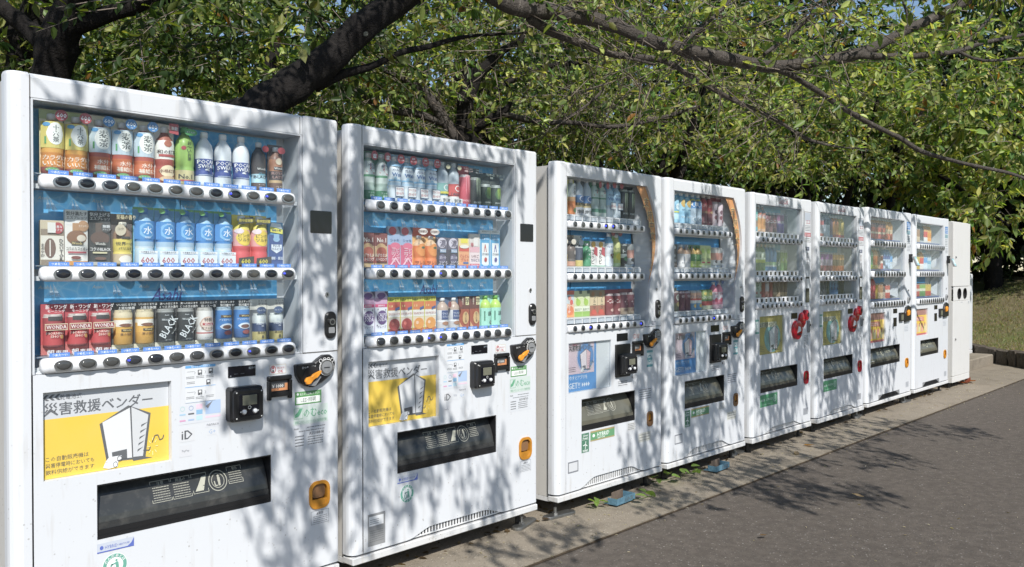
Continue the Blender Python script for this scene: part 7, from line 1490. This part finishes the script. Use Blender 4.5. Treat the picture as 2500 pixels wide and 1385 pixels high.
def finish(root, leafsets, twigs, mat='leaf', tw=True, trunk_off=(0, 0, 0)):
    lf = [np.concatenate([s[i] for s in leafsets]) for i in range(6)]
    o = put('foliage', leaves_mesh('foliage', *lf, mat), root); o['kind'] = 'stuff'
    if tw and twigs:
        A = np.concatenate([t[0] for t in twigs]); B = np.concatenate([t[1] for t in twigs]); o = put('twigs', twig_mesh(A, B, RNG.uniform(.0028, .0060, len(A))), root); o['kind'] = 'stuff'
def outside_frame(P, mx=.66, mz=.36):
    c, s = math.cos(R(42.93)), math.sin(R(42.93)); dx = P[:, 0]; dy = P[:, 1] + 2.747; Z = dx * c + dy * s; Xc = dx * s - dy * c; up = P[:, 2] - 1.25
    return (Z < .05) | (up > mz * Z) | (np.abs(Xc) > mx * Z)
def tree(name, label, cat='tree', group='cherry trees behind the machines'):
    return empty(name, (0, 0, 0), label, cat, group)

# --- the leaning tree whose limb arches over the machines
tB = tree('cherry_tree', 'dark leaning cherry tree whose long limb arches over the row of machines')
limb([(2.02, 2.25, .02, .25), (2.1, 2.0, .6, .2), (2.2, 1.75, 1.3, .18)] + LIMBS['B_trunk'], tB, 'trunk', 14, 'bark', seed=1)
limb(LIMBS['B_s1'], tB, 'limb', 9, 'bark', seed=2); limb(LIMBS['B_long'], tB, 'limb', 12, 'bark2', seed=3)
for i, k in enumerate(('B_b1', 'B_c1', 'B_c2', 'B_c3', 'B_c4', 'B_c5', 'B_c6', 'B_c7', 'B_c8', 'B_c9')): limb(LIMBS[k], tB, 'branch', 7, 'bark2' if k != 'B_b1' else 'bark', seed=10 + i)
over = [[(3.59, 1.18, 3.08, .07), (3.5, .5, 3.6, .06), (3.3, -.6, 4.1, .05), (3.0, -1.8, 4.4, .04), (2.4, -2.9, 4.5, .03), (1.6, -3.4, 4.5, .02)], [(3.4, -.3, 3.98, .045), (4.2, -1.2, 4.3, .035), (5.0, -2.0, 4.4, .025), (5.6, -2.6, 4.4, .015)], [(3.2, -1.0, 4.2, .035), (1.6, -1.8, 4.3, .025), (.3, -2.2, 4.3, .015)]]
for i, p in enumerate(over): limb(p, tB, 'limb', 8, 'bark', seed=30 + i)
paths = [LIMBS[k] for k in ('B_long', 'B_c1', 'B_c2', 'B_c3', 'B_c4', 'B_c5', 'B_c6', 'B_c7', 'B_c8', 'B_c9')]
ls = []; tws = []
def add(P, D, ln, k, size, pal, **kw):
    ok = ~((P[:, 1] < .8) & (P[:, 2] < 2.2 + .22 * np.clip(9.5 - P[:, 0], 0, 1)) & (P[:, 0] < 10.2)); P = P[ok]; D = D[ok]
    hx_ = P[:, 0] + .354 * (-P[:, 1] / .612); hz_ = P[:, 2] - .707 * (-P[:, 1] / .612); ok = ~((P[:, 1] < 0) & (hx_ > 8.1) & (hx_ < 10.8) & (hz_ > -.3) & (hz_ < 1.95)); P = P[ok]; D = D[ok]
    a, b = sprigs(P, D, RNG.uniform(*ln, len(P)), k, size, pal, **kw); ls.append(a); tws.append(b)
def bare(paths, n, spread):
    A, D = along_pts(paths, n, .02); D = RNG.normal(size=A.shape); D /= np.linalg.norm(D, axis=1, keepdims=True); B = A
    ok = (A[:, 0] < 6.4) | (A[:, 1] > .9); A = A[ok]; B = A; D = D[ok]; n = len(A)
    for k in range(3):
        A = B; B = A + D * RNG.uniform(.12, .34, (n, 1)); D = D + RNG.normal(size=D.shape) * .28; D /= np.linalg.norm(D, axis=1, keepdims=True); tws.append((A, B))
P, D = along_pts(paths, 260, .6, .15); add(P, D, (.15, .4), 8, .080, 'sun')
P, D = along_pts([LIMBS['B_long'][4:], LIMBS['B_c3'], LIMBS['B_c4'], LIMBS['B_c7']], 110, .75, .6); add(P, D, (.15, .45), 9, .082, 'sun')
bare(paths, 330, .55); P, D = along_pts([LIMBS['B_b1'], LIMBS['B_trunk'][4:]], 60, .5, .35); add(P, D, (.15, .4), 8, .088, 'mid')
P, D = crown_pts((9.6, 1.7, 3.0), (1.5, .7, .6), 200, -.6, .4, 4); add(P, D, (.15, .4), 9, .09, 'sun')
# shade-giving sprays of the limbs that reach out over the walkway, above the picture
SH = [(1.55, 1.80, .25, .03, 7), (1.88, 1.45, .10, .42, 30), (1.75, .45, .20, .34, 32), (1.60, .95, .2, .2, 18), (1.05, 1.75, .12, .06, 6), (2.06, 1.0, .07, .85, 42), (2.55, 1.78, .5, .05, 26), (2.32, .62, .25, .4, 32), (2.72, .40, .25, .3, 16),
      (3.75, 1.76, .42, .07, 46), (4.0, 1.4, .22, .34, 52), (4.12, .55, .16, .5, 62), (3.95, .25, .15, .12, 5), (4.75, .95, .46, .88, 270), (5.8, .95, .5, .88, 320), (6.85, .95, .5, .88, 320), (7.62, 1.0, .2, .85, 80), (8.0, 1.77, .3, .06, 14), (7.9, .5, .25, .4, 26)]
GS = [(2.95, -.15, .35, .12, 50), (3.2, -.2, .2, .1, 16), (4.0, -.15, .25, .16, 50), (4.65, -.18, .35, .22, 90), (5.3, -.2, .4, .25, 100), (4.62, -.62, .30, .16, 70), (4.85, -.92, .22, .10, 50), (6.3, -.2, .45, .3, 90), (7.2, -.25, .35, .3, 70), (7.3, -.75, .3, .2, 40), (5.9, -.65, .3, .15, 44)]
pts = []
for x, z, rx, rz, n in SH:
    n = int(n * 1.7)
    a = RNG.uniform(0, 2 * math.pi, n); q = np.sqrt(RNG.uniform(0, 1, n)); pts.append(np.stack([x + rx * q * np.cos(a), np.zeros(n), z + rz * q * np.sin(a)], 1))
for x, y, rx, ry, n in GS:
    n = int(n * .75)
    a = RNG.uniform(0, 2 * math.pi, n); q = np.sqrt(RNG.uniform(0, 1, n)); pts.append(np.stack([x + rx * q * np.cos(a), y + ry * q * np.sin(a), np.zeros(n)], 1))
T = np.concatenate(pts); sd = np.array(SUN_DIR); tt = RNG.uniform(2.0, 2.8, len(T)); tt = np.maximum(tt, (2.75 - T[:, 2]) / .707); P = T - sd * tt[:, None]
for _ in range(20):
    bad = ~outside_frame(P); tt[bad] += .22; P = T - sd * tt[:, None]
keep = outside_frame(P); P = P[keep]
tk = np.array(LIMBS['B_trunk'][:7])[RNG.integers(0, 7, 260)][:, :3] + RNG.normal(size=(260, 3)) * .12; q = tk - sd * RNG.uniform(1.6, 3.0, (260, 1)); q = q[outside_frame(q)]; P = np.concatenate([P, q])
tk = np.array([(2.26, 3.9, 2.7)]) + RNG.normal(size=(160, 3)) * np.array([.25, .25, .5]); q = tk - sd * RNG.uniform(2.2, 3.6, (160, 1)); q = q[outside_frame(q)]; P = np.concatenate([P, q])
D = RNG.normal(size=P.shape) * .38; D[:, 2] -= 1.0
a, b = sprigs(P - D * .12, D, RNG.uniform(.14, .34, len(P)), 4, .070, 'sun', droop=.9); ls.append(a); tws.append(b)
finish(tB, ls, tws)

# --- the forked tree at the left and its neighbour
tA = tree('cherry_tree', 'thick forked cherry trunk rising behind the nearest machine')
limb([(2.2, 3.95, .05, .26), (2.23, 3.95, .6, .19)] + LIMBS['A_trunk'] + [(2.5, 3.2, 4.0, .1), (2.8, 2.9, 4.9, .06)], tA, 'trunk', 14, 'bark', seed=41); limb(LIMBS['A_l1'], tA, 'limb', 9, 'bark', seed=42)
limb([(2.3, 3.75, 3.0, .07), (2.9, 3.3, 3.3, .05), (3.6, 2.9, 3.7, .03)], tA, 'limb', 8, 'bark', seed=43)
ls = []; tws = []
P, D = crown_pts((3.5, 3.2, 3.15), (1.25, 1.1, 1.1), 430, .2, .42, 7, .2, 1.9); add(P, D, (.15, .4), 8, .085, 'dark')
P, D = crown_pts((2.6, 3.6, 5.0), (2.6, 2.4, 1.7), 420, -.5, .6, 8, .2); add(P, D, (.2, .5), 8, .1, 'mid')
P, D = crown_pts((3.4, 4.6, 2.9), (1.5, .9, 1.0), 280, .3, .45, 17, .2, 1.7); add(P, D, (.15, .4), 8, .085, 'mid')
finish(tA, ls, tws)
tA2 = tree('cherry_tree', 'second dark trunk at the far left, standing behind the forked trunk')
limb([(2.35, 5.3, .05, .26)] + LIMBS['A2_trunk'] + [(2.6, 5.0, 5.0, .07)], tA2, 'trunk', 12, 'bark', seed=45); limb(LIMBS['A2_l'], tA2, 'limb', 9, 'bark', seed=46)
ls = []; tws = []; P, D = crown_pts((2.4, 5.6, 4.2), (2.4, 1.6, 2.0), 750, -.4, .6, 9, .2); add(P, D, (.2, .5), 8, .11, 'mid'); finish(tA2, ls, tws)

# --- the branching trees in the middle
tC = tree('cherry_tree', 'cherry tree with spreading low limbs behind the second machine')
limb([(5.62, 2.98, .05, .14), (5.6, 2.98, 1.2, .11)] + LIMBS['C_trunk'], tC, 'trunk', 10, 'bark', seed=50)
for i, k in enumerate(('C_up', 'C_l1', 'C_l2', 'C_r1', 'C_r2', 'C_r3')): limb(LIMBS[k], tC, 'limb', 8, 'bark' if k in ('C_up', 'C_r1') else 'bark2', seed=51 + i)
ls = []; tws = []; bare([LIMBS[k] for k in ('C_up', 'C_l1', 'C_l2', 'C_r2', 'C_r3')], 240, .5); P, D = along_pts([LIMBS[k] for k in ('C_up', 'C_l1', 'C_l2', 'C_r2', 'C_r3')], 330, .65, .2); add(P, D, (.15, .45), 9, .078, 'sun')
P, D = crown_pts((6.0, 3.0, 4.3), (2.6, 1.8, 1.3), 420, -.5, .6, 12, .2); add(P, D, (.2, .5), 9, .098, 'mid')
P, D = crown_pts((4.6, 4.0, 2.6), (1.2, .9, .8), 260, -.3, .4, 13, .2, 1.6); add(P, D, (.2, .4), 8, .08, 'sun'); finish(tC, ls, tws)
tC2 = tree('cherry_tree', 'slim cherry trunk directly behind the spreading tree')
limb([(6.7, 3.87, .05, .14)] + LIMBS['C2_trunk'], tC2, 'trunk', 9, 'bark', seed=60); limb([(6.67, 3.89, 3.2, .05), (7.4, 3.7, 3.6, .035), (8.3, 3.4, 3.8, .02)], tC2, 'limb', 8, 'bark', seed=61)
ls = []; tws = []; P, D = crown_pts((7.3, 4.2, 3.7), (2.6, 1.4, 1.9), 1000, .7, .6, 14, .15, 2.25); add(P, D, (.2, .5), 9, .085, 'sun'); finish(tC2, ls, tws)

# --- trees further along the row
def plain_tree(x, y, h, cr, cc, n, size, pal, label, seed, mat='leaf', k=9, group='cherry trees behind the machines', thr=-.45, zmin=1.3, tw=True, r0=.13):
    t = tree('cherry_tree' if mat == 'leaf' else 'evergreen_tree', label, 'tree', group); rr = random.Random(seed); z0 = bank(x, y)[1] if mat == 'leaf' else 0
    tr = [(x, y, 0, r0 * 1.35), (x + rr.uniform(-.1, .1), y, h * .3, r0), (x + rr.uniform(-.2, .2), y + .1, h * .6, r0 * .8), (x + rr.uniform(-.4, .4), y, h, r0 * .5)]
    limb(tr, t, 'trunk', 9, 'bark', seed=seed)
    for i in range(4):
        a = rr.uniform(0, 6.28); q = rr.uniform(.5, .9); b = Vector(tr[1 + i % 2][:3]); e = Vector(cc) + Vector((math.cos(a) * cr[0] * q, math.sin(a) * cr[1] * q, rr.uniform(-.5, .4) * cr[2])); mid = (b + e) / 2 + Vector((0, 0, -.15))
        limb([(*b, r0 * .5), (*mid, r0 * .34), (*e, r0 * .12)], t, 'limb', 7, 'bark', seed=seed + i)
    global ls, tws
    ls = []; tws = []; P, D = crown_pts(cc, cr, n, thr, .6, seed, .15, zmin); add(P, D, (.2, .55), k, size, pal); finish(t, ls, tws, mat, tw)
plain_tree(9.6, 3.4, 3.4, (2.4, 1.7, 1.7), (9.4, 3.2, 3.6), 1000, .088, 'sun', 'bushy cherry tree behind the red-dial machines', 70, thr=.3, zmin=2.6)
plain_tree(12.3, 2.6, 3.2, (2.3, 1.8, 1.6), (12.0, 2.3, 3.5), 1000, .09, 'sun', 'bright cherry tree behind the cream locker', 75, thr=.3, zmin=2.55)
tE = tree('cherry_tree', 'cherry tree at the right edge with big sunlit leaves drooping beside the locker')
limb([(14.2, 2.4, .2, .14), (14.0, 2.2, 1.6, .12), (13.6, 1.9, 2.8, .1), (13.2, 1.5, 3.6, .06)], tE, 'trunk', 9, 'bark', seed=80)
EL = [[(13.6, 1.9, 2.8, .06), (12.9, 1.3, 2.75, .045), (12.2, .75, 2.5, .03), (11.6, .25, 2.15, .02), (11.2, -.05, 1.85, .012)], [(13.2, 1.5, 3.3, .05), (12.4, .5, 3.2, .035), (11.6, -.2, 2.9, .02), (11.0, -.5, 2.6, .012)], [(12.9, 1.3, 2.75, .035), (12.6, .5, 2.2, .025), (12.2, .0, 1.85, .015)]]
for i, p in enumerate(EL): limb(p, tE, 'limb', 7, 'bark', seed=81 + i)
ls = []; tws = []; P, D = along_pts(EL, 480, .5, -.04); add(P, D, (.15, .4), 8, .125, 'sun', droop=.6); P, D = crown_pts((12.6, .9, 3.7), (2.0, 1.5, 1.1), 520, -.5, .5, 19, .2); add(P, D, (.2, .5), 9, .12, 'sun'); finish(tE, ls, tws)
FAR = [(3.6, 8.2, 4.6, 'sun', 'tall yellow-green tree far behind the nearest machine'), (6.6, 8.4, 4.6, 'sun', 'broad tree far behind the second machine'), (9.8, 7.6, 4.6, 'dark', 'tree far behind the third machine'), (13.2, 6.6, 4.6, 'dark', 'tree far behind the fourth machine'), (16.5, 5.2, 4.8, 'dark', 'dark tree far behind the red-dial machines'), (19.8, 2.0, 4.6, 'dark', 'dark tree far behind the cream locker'), (22.4, .6, 4.6, 'dark', 'dark tree rising behind the grass bank'), (1.4, 8.6, 4.8, 'mid', 'tree far behind the left edge of the row')]
for i, (x, y, z, pal, lb) in enumerate(FAR):
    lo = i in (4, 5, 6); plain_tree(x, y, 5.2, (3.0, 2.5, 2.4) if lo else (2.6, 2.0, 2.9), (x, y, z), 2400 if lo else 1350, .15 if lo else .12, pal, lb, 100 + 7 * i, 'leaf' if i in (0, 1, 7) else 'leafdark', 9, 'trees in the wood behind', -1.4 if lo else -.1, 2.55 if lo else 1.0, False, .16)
plain_tree(19.4, -2.4, 4.4, (3.0, 2.2, 1.5), (19.4, -1.7, 4.7), 1500, .13, 'mid', 'added tree whose crown shades the top of the grass bank at right', 180, 'leaf', 9, 'cherry trees behind the machines', -1.2, 2.6, True, .13)  # unseen tree, added to cast shade on the bank and behind it
def shrub(x, y, r, h, pal, label, seed):
    t = empty('shrub', (0, 0, 0), label, 'shrub', 'shrubs under the trees'); global ls, tws
    z0 = max(bank(x, y)[1], bank(x, y)[0]) - .05
    for i in range(3):
        limb([(x, y, z0, .03), (x + .2 * math.cos(i * 2.1), y + .2 * math.sin(i * 2.1), z0 + h * .5, .02), (x + .5 * math.cos(i * 2.1), y + .5 * math.sin(i * 2.1), z0 + h * .9, .01)], t, 'stem', 6, 'bark', seed=seed + i)
    ls = []; tws = []; P, D = crown_pts((x, y, z0 + h * .5), (r, r, h * .55), 620, -1.2, .5, seed, .1); add(P, D, (.15, .4), 9, .12, pal); finish(t, ls, tws, 'leafdark', False)
for i, (x, y, r, h, lb) in enumerate(((2.9, 6.6, 1.3, 2.4, 'shrub in the shade behind the forked trunk'), (5.2, 6.2, 1.4, 2.4, 'shrub in the shade behind the spreading cherry tree'), (7.6, 6.0, 1.4, 2.3, 'shrub in the shade behind the third machine'), (10.2, 5.4, 1.5, 2.3, 'shrub in the shade behind the fourth machine'), (12.8, 4.9, 1.5, 2.2, 'shrub in the shade behind the red-dial machines'), (15.3, 3.9, 1.5, 2.2, 'dark shrub behind the sunlit machines'), (18.2, 4.0, 1.5, 1.9, 'dark shrub behind the cream locker'), (21.8, 2.4, 1.6, 2.2, 'dark shrub beyond the top of the grass bank'), (23.0, .6, 1.7, 2.2, 'dark shrub at the right end beyond the grass bank'))): shrub(x, y, r, h, 'dark', lb, 200 + 5 * i)
def far_wood():
    n = 16000; a = R(1) + RNG.uniform(0, 1, n) * R(86); d = RNG.uniform(19, 25, n) + 2 * np.sin(a * 9); z = RNG.uniform(0, 1, n) ** 1.1 * (7.6 + 1.2 * np.sin(a * 13) + .8 * np.sin(a * 31))
    P = np.stack([d * np.cos(a), d * np.sin(a) - 2.7, z], 1); P = P[clump(P, 1.1, -1.3, 3)]; D = RNG.normal(size=P.shape); D[:, 2] -= .4
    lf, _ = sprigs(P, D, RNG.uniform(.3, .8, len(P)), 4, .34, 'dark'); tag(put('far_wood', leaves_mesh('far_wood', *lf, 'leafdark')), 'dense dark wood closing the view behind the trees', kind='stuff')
far_wood()
def grass():
    n = 26000; u = RNG.uniform(-3.0, 6.5, n); d = .12 + 6.5 * RNG.uniform(0, 1, n) ** 1.2; X = CURB0.x + CD.x * u + CN.x * d; Y = CURB0.y + CD.y * u + CN.y * d
    Z = np.array([bank(x, y)[0] for x, y in zip(X, Y)]); P = np.stack([X, Y, Z], 1); D = RNG.normal(size=P.shape) * .6; D[:, 2] = 1.0; Nn = RNG.normal(size=P.shape)
    pal = np.array([(.30, .24, .14), (.36, .30, .18), (.2, .24, .08), (.14, .2, .06), (.25, .22, .10)]); g = np.sin(X * 1.9 + Y * 2.3) + np.sin(X * .8 - Y * 1.1) + RNG.normal(size=n) * .7
    idx = np.where(g > .5, RNG.integers(2, 5, n), RNG.integers(0, 3, n)); C_ = pal[idx] * RNG.uniform(.7, 1.25, (n, 1)); L = RNG.uniform(.025, .075, n)
    tag(put('grass', leaves_mesh('grass', P, D, Nn, L, np.full(n, .006) + L * .05, C_, 'leaf')), 'short dry and green grass on the bank', kind='stuff')
    n = 900; X = RNG.uniform(.8, 10.6, n); Y = RNG.uniform(.03, .55, n) ** 1.0; P = np.stack([X, Y, RNG.uniform(.012, .02, n)], 1); D = RNG.normal(size=P.shape); D[:, 2] *= .15; Nn = RNG.normal(size=P.shape) * .3; Nn[:, 2] += 1
    C_ = np.array([(.13, .09, .05), (.08, .055, .035), (.2, .15, .09)])[RNG.integers(0, 3, n)]; L = RNG.uniform(.015, .05, n); tag(put('leaf_litter', leaves_mesh('leaf_litter', P, D, Nn, L, L * .5, C_, 'leaf')), 'brown leaf litter gathered under the machines', kind='stuff')
    n = 1100; X = RNG.uniform(1.5, 13, n); Y = np.where(RNG.uniform(0, 1, n) < .45, RNG.uniform(-.42, .05, n), RNG.uniform(-4.5, .0, n)); P = np.stack([X, Y, np.where(Y > -.33, .013, .004)], 1); D = RNG.normal(size=P.shape); D[:, 2] *= .1; Nn = RNG.normal(size=P.shape) * .3; Nn[:, 2] += 1
    C_ = np.array([(.45, .40, .32), (.25, .2, .13), (.5, .47, .42)])[RNG.integers(0, 3, n)]; L = RNG.uniform(.006, .022, n); tag(put('ground_debris', leaves_mesh('ground_debris', P, D, Nn, L, L * .4, C_, 'leaf')), 'bits of twig and dead leaf strewn over the asphalt', kind='stuff')
grass()
